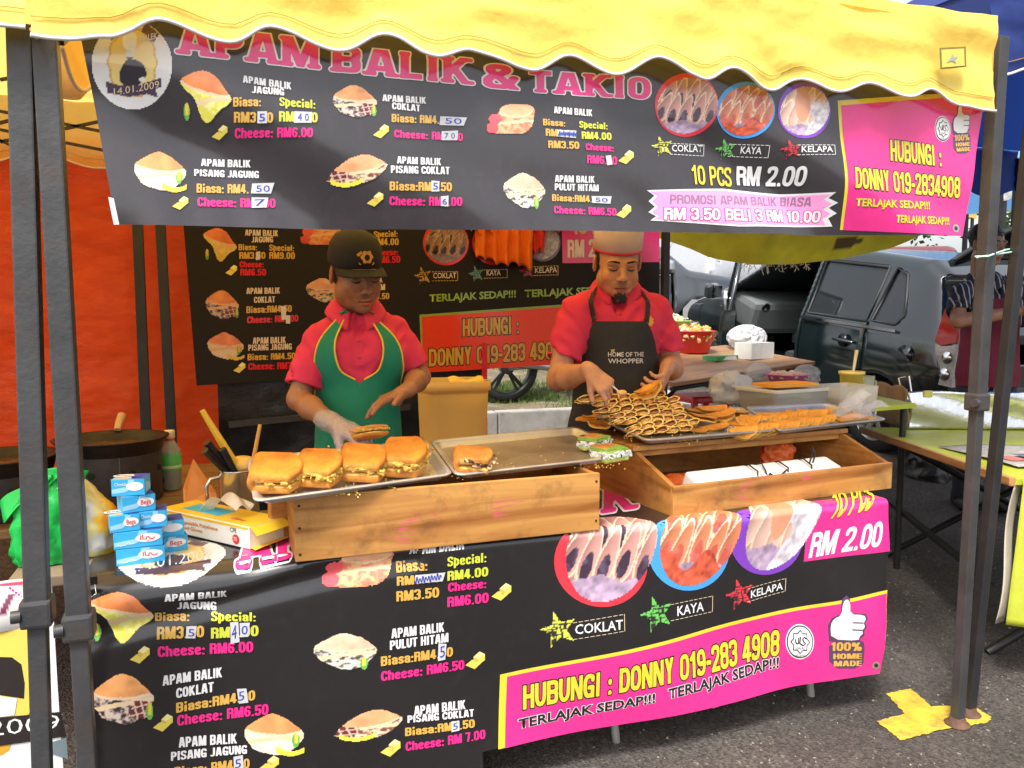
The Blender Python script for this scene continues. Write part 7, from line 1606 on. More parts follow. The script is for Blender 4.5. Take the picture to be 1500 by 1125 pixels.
z0=zs-.47;pts=[(cx-.05+.15*t,z0+.01*t+.006*math.sin(t*3))for t in np.linspace(0,1,14)];pk=f_cast(boy.torso,[[a,cy-.34,b]for a,b in pts],[[0,1.,0]]*14,.5,.017,.003);MB().tube(pk,.0022,6).build('pocket_edge',M('pocket edge',(.45,.45,.12),.7),boy.root)
gf=Field(np.array(wrR)-.17,np.array(wrR)+.17,.0042)
for pr,k in hand_prims(**{**gl_hand,'s':1.02}):gf.add(pr,k*2)
gf.add(sd_cap(wrR-(hR-wrR)/np.linalg.norm(hR-wrR)*.055,.034,wrR,.030),.01);x_,y_,z_=gf.grid();gf.D=gf.D-.0035+(.004*fbm(x_*40,y_*40,z_*40,3)).astype(np.float32)
link('glove',np_mesh('glove',*gf.mesh()),M('glove film',(.62,.60,.60),.25,alpha=.38,spec=.8,bump=.5,bs=60),boy.root)
CAPM=M('cap black',(.012,.011,.011),.8,var=.2,bump=.4,bs=500)
cb_=MB();cb_.lathe([(.0815,.028),(.086,.034),(.0875,.06),(.083,.095),(.066,.124),(.036,.140),(.001,.145)],(0,.012,0),44,cap=False,sq=1.15);head_part(boy,cb_,'cap',CAPM)
P=[]
for i in range(28):
 a=math.radians(-72+144*i/27);P.append([(.0865*math.sin(a)*(1+.06*v),.012-.0985*math.cos(a)-.062*v*math.cos(a)**.7,.034-.010*v-.020*(math.sin(a)**2)*(.3+.7*v)+.004*math.sin(v*3))for v in np.linspace(0,1,8)])
o=link('cap_brim',grid_mesh('brim',np.array(P),thick=.003),CAPM,boy.root);Mx=Matrix(boy.Rh.tolist()).to_4x4();Mx.translation=boy.Hc;o.matrix_local=Mx@Matrix.Scale(boy.hs,4)
for nm,mm,fac,pts in(('cap_emblem',M('emblem orange',(.72,.34,.06),.7),.0,[(.000+.020*math.cos(a)*(1+.12*math.cos(6*a)),.075+.020*math.sin(a)*(1+.12*math.cos(6*a)))for a in np.linspace(0,6.1,26)]),('cap_emblem',CAPM,.0006,[(.009*math.cos(a),.074+.010*math.sin(a))for a in np.linspace(0,6.0,14)]),('cap_emblem',M('emblem orange'),0,[(-.034,.082),(-.020,.094),(-.014,.088),(-.028,.076)]),('cap_emblem',M('emblem orange'),0,[(-.024,.050),(.024,.050),(.028,.057),(-.028,.057)])):
 V=[]
 for x,z in pts:
  r=np.interp(z,[.03,.06,.095,.124],[.0860,.0875,.083,.066])+.0012+fac;V.append((x,.012-1.15*math.sqrt(max(r*r-x*x,0)),z))
 head_part(boy,MB().add(V,[tuple(range(len(V)))]),nm,mm)
place_apam(apam('apam held',.080,.015,.009,.72,61,lf=.15),'thin folded pancake held in the gloved hand of the young man',None,541,637,-82,z=.0)
ho=bpy.data.objects[[o.name for o in COL.objects if o.get('label','').startswith('thin folded pancake held')][0]];hpos=atY(541,643,2.475);ho.location=hpos;ho.rotation_euler=(math.radians(2),math.radians(-18),math.radians(-84));ho.scale=(.8,1,.9)
# --- the seller at the right edge
STRIPE=bpy.data.materials.new('striped shirt');STRIPE.use_nodes=True;nt=STRIPE.node_tree;N=nt.nodes;Lk=nt.links
tc=N.new('ShaderNodeTexCoord');wv=N.new('ShaderNodeTexWave');wv.inputs['Scale'].default_value=9.0;wv.inputs['Distortion'].default_value=.6;Lk.new(tc.outputs['Object'],wv.inputs[0]);cr_=N.new('ShaderNodeValToRGB');e=cr_.color_ramp.elements;e[0].position=.86;e[0].color=(.018,.018,.026,1);e[1].position=.93;e[1].color=(.42,.42,.45,1);Lk.new(wv.outputs[0],cr_.inputs[0]);Lk.new(cr_.outputs[0],N['Principled BSDF'].inputs['Base Color']);N['Principled BSDF'].inputs['Roughness'].default_value=.85
TY_=3.62;tw_=atY(1442,470,TY_)
th_=Person('seller in striped navy shirt and maroon apron behind the foil screened griddle',tw_.x,TY_,gz(0,TY_),-30,(.34,.18,.11),h=.006)
L=th_.L;wrR,wrL=L(1500,455,TY_-.30),L(1520,470,TY_-.25)
J=dict(neck=L(1440,402,TY_+.02),shr=L(1402,432,TY_+.0),shl=L(1500,432,TY_+.02),elr=L(1404,470,TY_-.10),ell=L(1520,500,TY_-.05),wrr=wrR,wrl=wrL)
th_.build(J,dict(c=L(1446,358,TY_-.03),yaw=28,pitch=8,s=1.05),STRIPE,[dict(W=wrR,d=(.6,-.7,-.2),pn=(0,0,-1),s=1,curl=((20,25,15),)*4,flip=-1),dict(W=wrL,d=(-.4,-.8,-.2),pn=(0,0,-1),s=1,curl=((25,30,15),)*4,flip=1)],shirt_seed=17,build=1.02,sleeve=.55)
MAPR=M('maroon apron cloth',(.16,.012,.035),.85,var=.15,bump=.3,bs=400)
th_.apron(MAPR,[(-.06,36),(-.12,46),(-.18,60),(-.25,95),(-.6,105)],seed=9);cx,cy,zs=th_.c
for q,P in zip((-1,1),th_.ap):
 MB().tube(P[:,-1],.003,6).build('piping',M('pale piping',(.6,.55,.55),.7),th_.root);e=P[0,-1];th_.strip('apron_strap',[tuple(e),(e[0]+q*.01,e[1]+.012,e[2]+.05),(cx+q*.075,cy+.0,zs+.085)],.02,.002,MAPR)
gx_=Field(th_.Hc-.17,th_.Hc+.17,.006);gx_.add(th_.E((0,.018,.050),(.084,.100,.078)),.004);x_,y_,z_=gx_.grid();G=np.stack(np.broadcast_arrays(x_-th_.Hc[0],y_-th_.Hc[1],z_-th_.Hc[2]),-1)@th_.Rh;gx_.D=np.maximum(gx_.D,np.where(G[...,2]<.07,-.052-G[...,1]+.0*G[...,2],-1)).astype(np.float32);gx_.D=np.maximum(gx_.D,.01-G[...,2]).astype(np.float32);gx_.D+=(.004*fbm(x_*60,y_*60,z_*60,4)).astype(np.float32)
link('hair',np_mesh('hair3',*gx_.mesh()),th_.HAIR,th_.root)
# === BEHIND AND BESIDE THE STALL
def poly_sd(P):
 P=np.array(P,float)
 def f(x,y):
  x,y=np.broadcast_arrays(x,y);d=np.full(x.shape,1e9);s=np.ones(x.shape);n=len(P)
  for i in range(n):
   a,b=P[i],P[i-1];ex,ey=b-a;wx,wy=x-a[0],y-a[1];t=np.clip((wx*ex+wy*ey)/(ex*ex+ey*ey),0,1)
   d=np.minimum(d,(wx-ex*t)**2+(wy-ey*t)**2);c1=y>=a[1];c2=y<b[1];c3=ex*wy>ey*wx
   s=np.where((c1&c2&c3)|(~c1&~c2&~c3),-s,s)
  return s*np.sqrt(d)
 return f
RUBBER=M('tyre rubber',(.018,.018,.018),.8,var=.2,bump=.3,bs=80);ALLOY=M('alloy wheel',(.42,.42,.43),.3,metal=.8)
CGLASS=M('car glass',(.02,.025,.028),.04,alpha=.72,spec=.9,var=.02);CHROME=M('chrome',(.75,.75,.76),.12,metal=1.0,var=.03)
LAMPR=M('red lamp lens',(.50,.006,.008),.10,var=.15,vs=40,spec=.8,coat=.6);LAMPC=M('clear lamp lens',(.55,.55,.56),.10,var=.3,vs=60,spec=.8,metal=.4)
DASH=M('grey dashboard',(.14,.155,.155),.6,var=.08);SEAT=M('dark seat cloth',(.03,.03,.032),.9)
def wheel(parent,c,r,w,side):
 t=MB();t.lathe([(r*.66,-w/2),(r*.92,-w/2),(r,-w*.36),(r,w*.36),(r*.92,w/2),(r*.66,w/2)],n=36,cap=False);o=t.build('tyre',RUBBER,parent,c,(math.pi/2,0,0))
 m=MB();m.lathe([(r*.67,-w*.45),(r*.62,-w*.3),(r*.60,w*.3),(r*.67,w*.45)],n=36,cap=False)
 for k in range(6):
  a=k*math.pi/3;m.box((math.cos(a)*r*.34,math.sin(a)*r*.34,-side*w*.28),(r*.58,r*.15,.02),Matrix.Rotation(a,3,'Z'),bev=.006)
 m.lathe([(.001,-w*.36),(r*.16,-w*.36),(r*.17,w*.3),(.001,w*.36)],n=16,cap=False);m.build('rim',ALLOY,o)
def vehicle(label,loc,rz,pitch,prof,W,wins,arches,r,paint,roofz,cuts=(),seams=(),vox=.024,belt=.95,tumble=.20,screens=(),hollow=True):
 t=thing('parked_car',label,'car',loc);t.rotation_euler=(Matrix.Rotation(math.radians(rz),4,'Z')@Matrix.Rotation(math.radians(pitch),4,'Y')).to_euler();t['group']='cars parked behind the stalls'
 h=vox;Lx=max(p[0]for p in prof);f=Field((-.08,-W/2-.06,.08),(Lx+.08,W/2+.06,roofz+.08),h);x,y,z=f.grid()
 pf=poly_sd(prof)(x[:,0,:],z[0]);pf=pf[:,None,:];inn=np.clip((z-belt)/(roofz-belt),0,1)*tumble;nose=.10*np.clip((x-Lx+.7)/.7,0,1)**2+.05*np.clip((.5-x)/.5,0,1)**2;bulge=.03*np.exp(-((z-.72)/.22)**2)
 wd=np.abs(y)-(W/2-.03-inn-nose+bulge);k=.11;hh=np.maximum(k-np.abs(pf-wd),0)/k;D=np.maximum(pf,wd)+hh*hh*k*.25
 ax=np.abs(y)
 for s in arches:D=np.maximum(D,np.where(ax>W/2-.30,(r+.06)-np.hypot(x-s,z-r),-1))
 for s in arches:D=np.minimum(D,np.maximum(np.abs(np.hypot(x-s,z-r)-(r+.075))-.018,np.maximum(np.abs(ax-W/2+.045+nose)-.035,.22-z)))
 if hollow:
  ins=np.maximum(pf+.07,wd+.06);D=np.maximum(D,-np.maximum(ins,.48-z))
 for pl,y0,y1 in list(wins)+list(cuts):
  q=poly_sd(pl)(x[:,0,:],z[0])[:,None,:];D=np.maximum(D,-np.maximum(q,np.maximum(y0-y,y-y1)))
 for(s0,z0,s1,z1)in seams:
  q=sd_cap((s0,0,z0),.010,(s1,0,z1),.010)[0](x,0*y,z);D=np.maximum(D,np.where(ax>W/2-.30,-q,-1)-.0*y)
 f.D=D.astype(np.float32);V,Q=f.mesh();t2=link('body',np_mesh('car_body',V,Q),paint,t)
 for pl,y0,y1 in wins:
  ym=(y0+y1)/2;side=1 if ym>0 else-1
  zs_=np.array([p[1]for p in pl]);
  def pos(p):return Vector((p[0],side*(W/2-.045-np.clip((p[1]-belt)/(roofz-belt),0,1)*tumble),p[1]))
  P=[pos(p)for p in pl];n=len(P);mb=MB();mb.add(P+[p+Vector((0,-side*.006,0))for p in P],[tuple(range(n)),tuple(range(2*n-1,n-1,-1))]+[(i,(i+1)%n,n+(i+1)%n,n+i)for i in range(n)]);mb.build('window',CGLASS,t)
  MB().tube([p+Vector((0,side*.008,0))for p in P],.016,6,closed=True).build('window_trim',M('black trim',(.012,.012,.012),.5),t)
 for P in screens:
  mb=MB();P=[Vector(p)for p in P];mb.add(P,[tuple(range(len(P)))]).build('windscreen',CGLASS,t)
 for s in arches:
  for side in(-1,1):wheel(t,(s,side*(W/2-.12),r),r,.19,side)
 return t
 # --- black hatchback, nose away from us, front door and tailgate open
DKG=M('black car paint',(.006,.012,.013),.12,var=.05,spec=.7,coat=1.0)
prof=[(.10,.22),(.0,.42),(.02,.80),(.08,1.0),(.28,1.42),(.50,1.53),(1.3,1.57),(2.0,1.52),(2.25,1.45),(2.95,1.02),(3.40,.90),(3.58,.74),(3.62,.45),(3.55,.24),(3.0,.20),(.6,.20)]
W_=1.64;HX,HY=4.76,4.27
win=[([(.55,1.02),(.50,1.10),(.62,1.40),(.74,1.44),(.80,1.02)],.5,.95),([(.84,1.01),(.82,1.44),(1.52,1.45),(1.52,.99)],.5,.95)]
wr_=[([(.55,1.02),(.50,1.10),(.62,1.40),(.74,1.44),(.80,1.02)],-.95,-.5),([(.84,1.01),(.82,1.44),(1.52,1.45),(1.52,.99)],-.95,-.5),([(1.62,.99),(1.62,1.45),(2.15,1.42),(2.72,1.04),(2.72,.98)],-.95,-.5)]
cut=[([(1.60,.36),(1.60,1.46),(2.18,1.42),(2.70,1.08),(2.72,.36)],.5,1.0),([(2.28,1.40),(2.90,1.05),(3.0,1.10),(2.36,1.50)],-.60,.60),([(-.2,.80),(.16,.80),(.10,1.0),(.32,1.40),(.1,1.5),(-.2,1.2)],-.62,.62)]
hb_=vehicle('black hatchback with front door and tailgate open behind the tables',(HX+W_/2,HY,gz(0,HY)-.02),90,-7.4,prof,W_,win+wr_,(.62,2.98),.285,DKG,1.57,cut,vox=.017,seams=((1.55,.32,1.55,1.47),(.80,.62,.82,1.0),(.80,.62,1.0,.34),(1.0,.34,1.55,.32)),
screens=([(2.30,-.56,1.42),(2.30,.56,1.42),(2.93,.64,1.04),(2.93,-.64,1.04)],))
yl=W_/2
MB().bar((.50,yl-.010,.985),(1.55,yl-.004,.955),.022,.012,up=(0,1,0)).build('window_trim',CHROME,hb_)
MB().tube([(.90,yl+.010,.83),(.93,yl+.035,.835),(1.08,yl+.035,.835),(1.11,yl+.010,.83)],.014,8).build('door_handle',DKG,hb_)
MB().lathe([(.05,0),(.055,.004),(.001,.006)],n=24).build('handle_recess',M('recess',(.004,.004,.004),.3),hb_,(1.0,yl+.012,.835),(-math.pi/2,0,0))
MB().lathe([(.075,0),(.078,.003),(.001,.004)],n=28).build('fuel_cap',DKG,hb_,(.38,yl-.012,.82),(-math.pi/2,0,0))
def lamp(parent,name,m,pts,y0,dep):
 n=len(pts);P=[Vector((a,y0-.10*max(0,.25-a),b))for a,b in pts];mb=MB();mb.add([p+Vector((0,dep,0))for p in P]+[p-Vector((0,.05,0))for p in P],[tuple(range(n)),tuple(range(2*n-1,n-1,-1))]+[(i,(i+1)%n,n+(i+1)%n,n+i)for i in range(n)]).build(name,m,parent)
for sg in(1,):
 lamp(hb_,'tail_lamp',LAMPR,[(-.005,.98),(.03,1.20),(.12,1.20),(.16,.96),(.10,.94)],yl-.045,.022);lamp(hb_,'tail_lamp',LAMPC,[(-.02,.66),(-.008,.96),(.10,.935),(.155,.95),(.10,.66)],yl-.045,.020)
 for zc in(.74,.86):MB().lathe([(.001,.012),(.025,.01),(.042,0),(.045,-.004)],n=18).build('lamp_bowl',CHROME,hb_,(.05,yl-.04,zc),(-math.pi/2,0,0))
lamp(hb_,'headlight',LAMPC,[(3.15,.78),(3.10,.90),(3.36,.90),(3.52,.78),(3.50,.66)],yl-.10,.05)
tgp=MB()
Pg=np.array([[[.34-.62*u,v*1.16-.58,1.52+.46*u-.14*u*u+.03*math.cos((v-.5)*3)]for v in np.linspace(0,1,12)]for u in np.linspace(0,1,10)]);link('tailgate',grid_mesh('tg',Pg,thick=.05),DKG,hb_)
MB().box((2.62,0,.86),(.42,1.34,.34),Matrix.Rotation(-.25,3,'Y'),bev=.07).build('dashboard',DASH,hb_)
for yy in(.42,-.42):MB().lathe([(.001,.0),(.045,.0),(.05,.012),(.036,.016),(.001,.006)],n=20).build('air_vent',BLKP,hb_,(2.40,yy+.12,.93),(0,-math.pi/2-.25,0))
MB().box((2.45,-.05,.72),(.16,.26,.34),bev=.03).build('console',DASH,hb_)
for yy in(.36,-.36):
 MB().box((1.75,yy,.50),(.50,.46,.16),bev=.05).box((1.50,yy,.84),(.14,.46,.62),Matrix.Rotation(-.25,3,'Y'),bev=.05).box((1.38,yy,1.22),(.10,.24,.18),bev=.04).build('seat',SEAT,hb_)
MB().box((.85,0,.80),(.14,1.2,.55),Matrix.Rotation(-.25,3,'Y'),bev=.05).build('seat',SEAT,hb_)
dr=math.radians(34);R_=Matrix.Rotation(dr,3,'Z');hinge=Vector((2.74,yl-.02,0))
def dpt(s,z,o):
 v=Matrix.Rotation(-dr,3,'Z')@Vector((-s,o,0));return hinge+Vector((v.x,v.y,z))
do=[(0,.36),(0,1.06),(.05,.99),(1.06,.97),(1.08,.40),(1.02,.33)]
Pa=[dpt(s,z,.0)for s,z in do];Pb=[dpt(s,z,-.10)for s,z in do];n=len(do);dm=MB().add(Pa+Pb,[tuple(range(n)),tuple(range(2*n-1,n-1,-1))]+[(i,(i+1)%n,n+(i+1)%n,n+i)for i in range(n)]).build('door',DKG,hb_)
MB().tube([dpt(.02,1.02,-.05),dpt(.50,1.40,-.09),dpt(.98,1.45,-.10),dpt(1.06,.97,-.05)],.022,8).build('window_frame',DKG,dm)
gp4=[dpt(.06,1.0,-.05),dpt(.50,1.38,-.09),dpt(.96,1.43,-.10),dpt(1.03,.98,-.05)];MB().add(gp4,[(0,1,2,3)]).build('window',CGLASS,dm)
Pc=[dpt(s*.9+.05,.40+(z-.36)*.85,-.115)for s,z in do];MB().add(Pc,[tuple(range(n))]).build('door_lining',DASH,dm)
mpos=dpt(.10,1.06,.12);MB().box(mpos,(.10,.20,.15),R_,bev=.04).build('mirror',DKG,dm);MB().box(mpos+Vector((-.055,0,0)),(.006,.16,.11),bev=.002).build('mirror_glass',CHROME,dm)
MB().tube([(.0,yl-.12,.56),(-.05,yl-.2,.55),(-.05,-yl+.2,.55),(.0,-yl+.12,.56)],.07,8).build('bumper',DKG,hb_)
# --- grey sport utility vehicle
GREYP=M('grey car paint',(.075,.08,.088),.25,metal=.3,coat=.9,var=.04)
prof2=[(.10,.32),(.0,.55),(.03,1.1),(.22,1.68),(.45,1.76),(1.5,1.80),(2.5,1.76),(2.72,1.68),(3.42,1.14),(4.20,1.04),(4.50,.90),(4.55,.50),(4.45,.34),(3.0,.30),(1.0,.30)]
def both(l):return[(p,y0,y1)for p in l for y0,y1 in((-1.1,-.5),(.5,1.1))]
w2=both([[(.35,1.12),(.48,1.60),(1.0,1.66),(1.02,1.10)],[(1.10,1.10),(1.08,1.66),(1.92,1.67),(1.94,1.09)],[(2.02,1.09),(2.0,1.67),(2.50,1.62),(3.12,1.14),(3.12,1.08)]])
suv=vehicle('grey sport utility vehicle parked across the back facing right',(2.15,9.55,gz(0,9.0)-.05),0,0,prof2,1.8,w2,(.85,3.60),.36,GREYP,1.80,(),seams=((2.0,.45,1.98,1.7),(1.05,.55,1.05,1.7),(3.15,.5,3.15,1.1),(2.0,.45,3.15,.5)),vox=.034,belt=1.08,tumble=.16,screens=([(2.76,-.62,1.66),(2.76,.62,1.66),(3.40,.72,1.17),(3.40,-.72,1.17)],))
for s in(-1,1):MB().box((2.98,s*.98,1.16),(.16,.20,.17),bev=.05).build('mirror',CHROME,suv);MB().bar((2.95,s*.86,1.10),(2.97,s*.94,1.12),.04,.03).build('mirror_arm',GREYP,suv)
for s in(1.30,2.20):MB().tube([(s-.10,-.905,.97),(s-.08,-.935,.975),(s+.08,-.935,.975),(s+.10,-.905,.97)],.014,8).build('door_handle',CHROME,suv)
MB().bar((.40,-.885,1.075),(3.1,-.885,1.065),.020,.012,up=(0,1,0)).build('window_trim',CHROME,suv)
for s in(-.40,.40):MB().box((2.0,s,.80),(.5,.5,.2),bev=.05).box((1.72,s,1.15),(.14,.46,.66),bev=.05).build('seat',SEAT,suv)
for s in(.86,-.86):MB().box((3.7,s*.98,.80),(1.0,.04,.10),bev=.01).build('side_moulding',GREYP,suv)
MB().box((3.26,0,1.06),(.30,1.4,.2),bev=.05).build('dashboard',DASH,suv)
# --- more cars far behind, plain silver and white
for lab,x,y,rz,c,pr in(('small silver car parked far behind between the two dark cars',8.2,13.2,8,(.42,.43,.45),prof),('white car parked far behind the menu banner',1.2,14.0,182,(.62,.62,.60),prof),('maroon car parked far back at the right',12.0,11.0,60,(.16,.02,.03),prof)):
 both_=[([(.55,1.02),(.62,1.40),(1.52,1.45),(1.52,.99)],a,b)for a,b in((.5,.95),(-.95,-.5))]+[([(1.62,.99),(1.62,1.45),(2.15,1.42),(2.72,1.04)],a,b)for a,b in((.5,.95),(-.95,-.5))]
 vehicle(lab,(x,y,gz(0,y)),rz,0,pr,1.64,both_,(.62,2.98),.285,M('paint '+lab[:12],c,.2,coat=.8,var=.04,metal=.3),1.57,(),vox=.05,screens=([(2.30,-.56,1.46),(2.30,.56,1.46),(2.93,.64,1.08),(2.93,-.64,1.08)],))
 # --- motorcycle on the verge
my=6.45;mc=atY(741,530,my);mz=gz(0,my)+.11;mr=.29
mo=thing('motorcycle','black motorcycle parked on the grass, its wheel showing under the red phone panel','motorcycle',(mc.x,my,mz));MBK=M('motor black',(.018,.018,.02),.3,coat=.5);MGR=M('motor metal',(.30,.30,.31),.35,metal=.8)
def bike_wheel(x):
 w=MB();w.lathe([(mr*.80,-.045),(mr*.95,-.048),(mr,-.02),(mr,.02),(mr*.95,.048),(mr*.80,.045)],n=40,cap=False);o=w.build('wheel',RUBBER,mo,(x,0,mr),(math.pi/2,0,0))
 m=MB();m.lathe([(mr*.81,-.04),(mr*.74,-.03),(mr*.74,.03),(mr*.81,.04)],n=40,cap=False)
 for k in range(5):
  a=k*2*math.pi/5+.3;m.bar((math.cos(a)*.04,math.sin(a)*.04,.012),(math.cos(a+.12)*mr*.76,math.sin(a+.12)*mr*.76,0),.030,.016);m.bar((math.cos(a)*.04,math.sin(a)*.04,-.012),(math.cos(a-.12)*mr*.76,math.sin(a-.12)*mr*.76,0),.022,.014)
 m.lathe([(.001,-.06),(.05,-.06),(.055,.06),(.001,.06)],n=18,cap=False);m.build('rim',MBK,o);MB().lathe([(mr*.815,-.046),(mr*.795,-.047)],n=40,cap=False).build('rim_stripe',M('stripe white',(.6,.6,.6),.4),o)
bike_wheel(0);bike_wheel(1.28)
MB().tube([(0,-.07,mr),(.25,-.07,mr+.02),(.52,-.06,.36)],.022,8).tube([(0,.07,mr),(.25,.07,mr+.02),(.52,.06,.36)],.022,8).build('swingarm',MGR,mo)
MB().tube([(.52,0,.36),(.45,0,.62),(.80,0,.74),(1.02,0,.86)],.03,8).tube([(.52,0,.36),(.80,0,.34),(1.0,0,.70)],.028,8).build('frame',MBK,mo)
MB().box((.66,0,.42),(.34,.22,.24),bev=.05).box((.84,0,.44),(.2,.16,.12),bev=.03).build('engine',MGR,mo)
MB().tube([(1.28,-.08,mr),(1.10,-.08,.70),(1.02,-.08,.95)],.02,8).tube([(1.28,.08,mr),(1.10,.08,.70),(1.02,.08,.95)],.02,8).build('fork',MGR,mo)
MB().tube([(.98,-.34,1.0),(1.03,-.2,1.02),(1.03,.2,1.02),(.98,.34,1.0)],.014,8).build('handlebar',MGR,mo)
MB().box((.30,0,.76),(.72,.22,.09),Matrix.Rotation(-.05,3,'Y'),bev=.04).build('seat',BLKP,mo);MB().box((.82,0,.74),(.30,.24,.16),bev=.06).build('tank',MBK,mo)
MB().tube([(.78,-.13,.30),(.4,-.15,.28),(.05,-.16,.34),(-.2,-.17,.42)],[.02,.022,.04,.045],10).build('exhaust',MGR,mo)
MB().tube([(.46,-.08,.30),(.58,-.18,.14),(.62,-.26,.01)],.012,8).build('side_stand',MBK,mo)
P=np.array([[[-.02+(mr+.05)*math.cos(a),(v-.5)*.13,mr+(mr+.05)*math.sin(a)]for v in np.linspace(0,1,5)]for a in np.linspace(.5,2.5,14)]);link('mudguard',grid_mesh('mg',P,thick=.006),MBK,mo)
MB().lathe([(.001,-.03),(.07,-.02),(.085,.02),(.08,.03),(.001,.035)],n=20).build('headlight',MGR,mo,(1.08,0,.92),(0,math.pi/2,0))
# --- cloths hung on the back menu
def pleats(name,m,tl,tr,bl,br,Y,n,amp,parent,cols=None):
 a,b,c,d=[atY(p[0],p[1],Y)for p in(tl,tr,bl,br)];u=np.linspace(0,1,70)[:,None,None];v=np.linspace(0,1,22)[None,:,None];P=(np.array(a)*(1-u)+np.array(b)*u)*(1-v)+(np.array(c)*(1-u)+np.array(d)*u)*v
 U_,V__=u[...,0]+0*v[...,0],v[...,0]+0*u[...,0];P[...,1]+=amp*np.sin(U_*n*6.28+1.2*np.sin(V__*2))*(.35+.65*V__)+amp*.5*fbm(U_*6,V__*3,0*U_,3);P[...,2]+=.012*np.sin(U_*n*6.28)*V__+.010*np.sin(U_*11)*V__
 return link(name,grid_mesh(name,P,thick=.002),m,parent)
oc=thing('cloth','bright orange pleated cloth hanging over the menu left of the white hat','cloth');ORC=M('orange cloth',(.90,.20,.012),.8,var=.06,bump=.3,bs=300,trans=.3,tcol=(.95,.22,.01))
pleats('drape',ORC,(696,300),(782,300),(698,378),(780,394),4.37,5,.022,oc);pleats('drape',ORC,(690,318),(722,318),(691,339),(724,338),4.355,2,.012,oc)
rc=thing('cloth','red and magenta shirt hung behind the orange cloth','cloth');RDC=M('red cloth',(.70,.035,.015),.8,trans=.2,var=.08);MGC=M('magenta cloth',(.66,.03,.16),.8,var=.08,trans=.2)
pleats('drape',RDC,(776,318),(800,318),(778,372),(797,366),4.395,2,.010,rc);pleats('drape',MGC,(768,312),(824,318),(772,338),(822,336),4.385,3,.014,rc)
lb_=thing('lamp','frosted lamp hanging under the yellow canopy at the upper left','lamp',atY(99,112,3.2));MB().lathe([(.001,-.075),(.04,-.07),(.062,-.04),(.066,-.01),(.055,.03),(.035,.06),(.028,.08)],n=24,cap=False).build('globe',M('frosted globe',(.75,.62,.50),.35,trans=.4,alpha=.85),lb_);MB().lathe([(.03,.07),(.032,.075),(.03,.12),(.012,.13)],n=16).tube([(0,0,.12),(.01,0,.3),(0,0,.95)],.006,6).build('holder',BLKP,lb_)
# --- sagging olive flag cloth strung at the back right
u=np.linspace(0,1,90)[:,None];v=np.linspace(0,1,26)[None];a0,a1=atY(925,300,4.5),atY(1365,300,3.9)
bx=[(930,334),(975,352),(1040,377),(1100,388),(1165,387),(1240,378),(1300,365),(1352,343)];bp=np.array([tuple(atY(p[0],p[1],4.5-.6*(p[0]-925)/440))for p in bx]);ub=(np.array([p[0]for p in bx])-925)/440
Bx=np.stack([np.interp(u[:,0],ub,bp[:,i])for i in range(3)],-1);Tx=np.array(a0)*(1-u)+np.array(a1)*u;Tx[:,2]+=.1
P=Bx[:,None]*(1-v[...,None])+Tx[:,None]*v[...,None];P[...,1]+=-.10*np.sin(v*3.1)*np.sin(u*3.1)+.02*np.sin(u*26+v*3)
n=fbm(P[...,0]*9,0*P[...,0],P[...,2]*9,4);colr=np.zeros(P.shape);colr[:]=(.52,.44,.03);band=(v>.30+.14*np.sin(u*3.1))&(v<.62)&(u<.75);colr[np.broadcast_to(band,P.shape[:2])]=(.20,.14,.11);b2=(v>.42)&(u>.62);colr[np.broadcast_to(b2,P.shape[:2])]=(.50,.47,.36);sp_=(((u-.70)/.06)**2+((v-.22)/.09)**2+.4*n)<1;colr[sp_]=(.10,.06,.02);colr*=(1+.15*n)[...,None]
fl=thing('flag_cloth','olive yellow cloth with a brown band sagging above the black hatchback','cloth');link('sheet',grid_mesh('flag',P,np.clip(colr,0,1)),M('flag cloth',(.5,.4,.05),.8,vcol=True,trans=.35,bump=.3,bs=200),fl)
mb=MB();
for i in range(46):
 p=np.array([Bx[int(34+(i%20))][k]for k in range(3)])+rng.normal(size=3)*[.02,.01,.012];q=p+rng.normal(size=3)*[.02,.01,.02]-[0,0,.02];mb.tube([p,(p+q)/2+rng.normal(size=3)*.006,q],.0022,4)
mb.build('frayed_threads',M('thread',(.65,.60,.48),.9),fl)['kind']='stuff'
st=thing('string','pale green string tied between the two right hand poles','string');a=atY(1428,376,1.91);b=atY(1473,366,1.99);c=atY(1500,362,2.1);MB().tube([a,a+Vector((.02,-.03,.0)),b,c],.003,6).tube([a+Vector((-.02,-.025,-.004)),b+Vector((0,-.01,-.01)),c+Vector((0,0,-.012))],.003,6).build('cord',M('green cord',(.45,.70,.55),.7),st)
# --- brown table with the red bowl
def atG(px,py,h):
 r=ray(px,py);t=(H+.286-h)/(.13*r[1]-r[2]);return Vector((r[0]*t,r[1]*t,H+r[2]*t))
SLOPE=Matrix.Rotation(math.atan(.13),4,'X')
T2H=.74;T2Z=T2H;e0,e1=atG(975,557,T2H),atG(1181,527,T2H);tl_,ta_=frame2(e0,e1)
t2b=thing('side_table','brown topped table with the red bowl in front of the hatchback','table',(e0.x,e0.y,gz(0,e0.y)));t2b.rotation_euler=(SLOPE@Matrix.Rotation(ta_,4,'Z')).to_euler();MB().box((tl_/2,.40,T2Z-.014),(tl_,.80,.028),bev=.004).build('tabletop',wood('table brown',lin('#a07a58'),lin('#7a5638'),.4,0,.3),t2b);MB().bar((.0,.012,T2Z-.045),(tl_,.012,T2Z-.045),.03,.02).build('apron_rail',STEELB,t2b)
for xx in(.15,tl_-.15):
 for yy in(.06,.72):MB().tube([(xx,yy,T2Z-.03),(xx+.05,.78-yy,0)],.014,8).build('leg',STEELB,t2b)
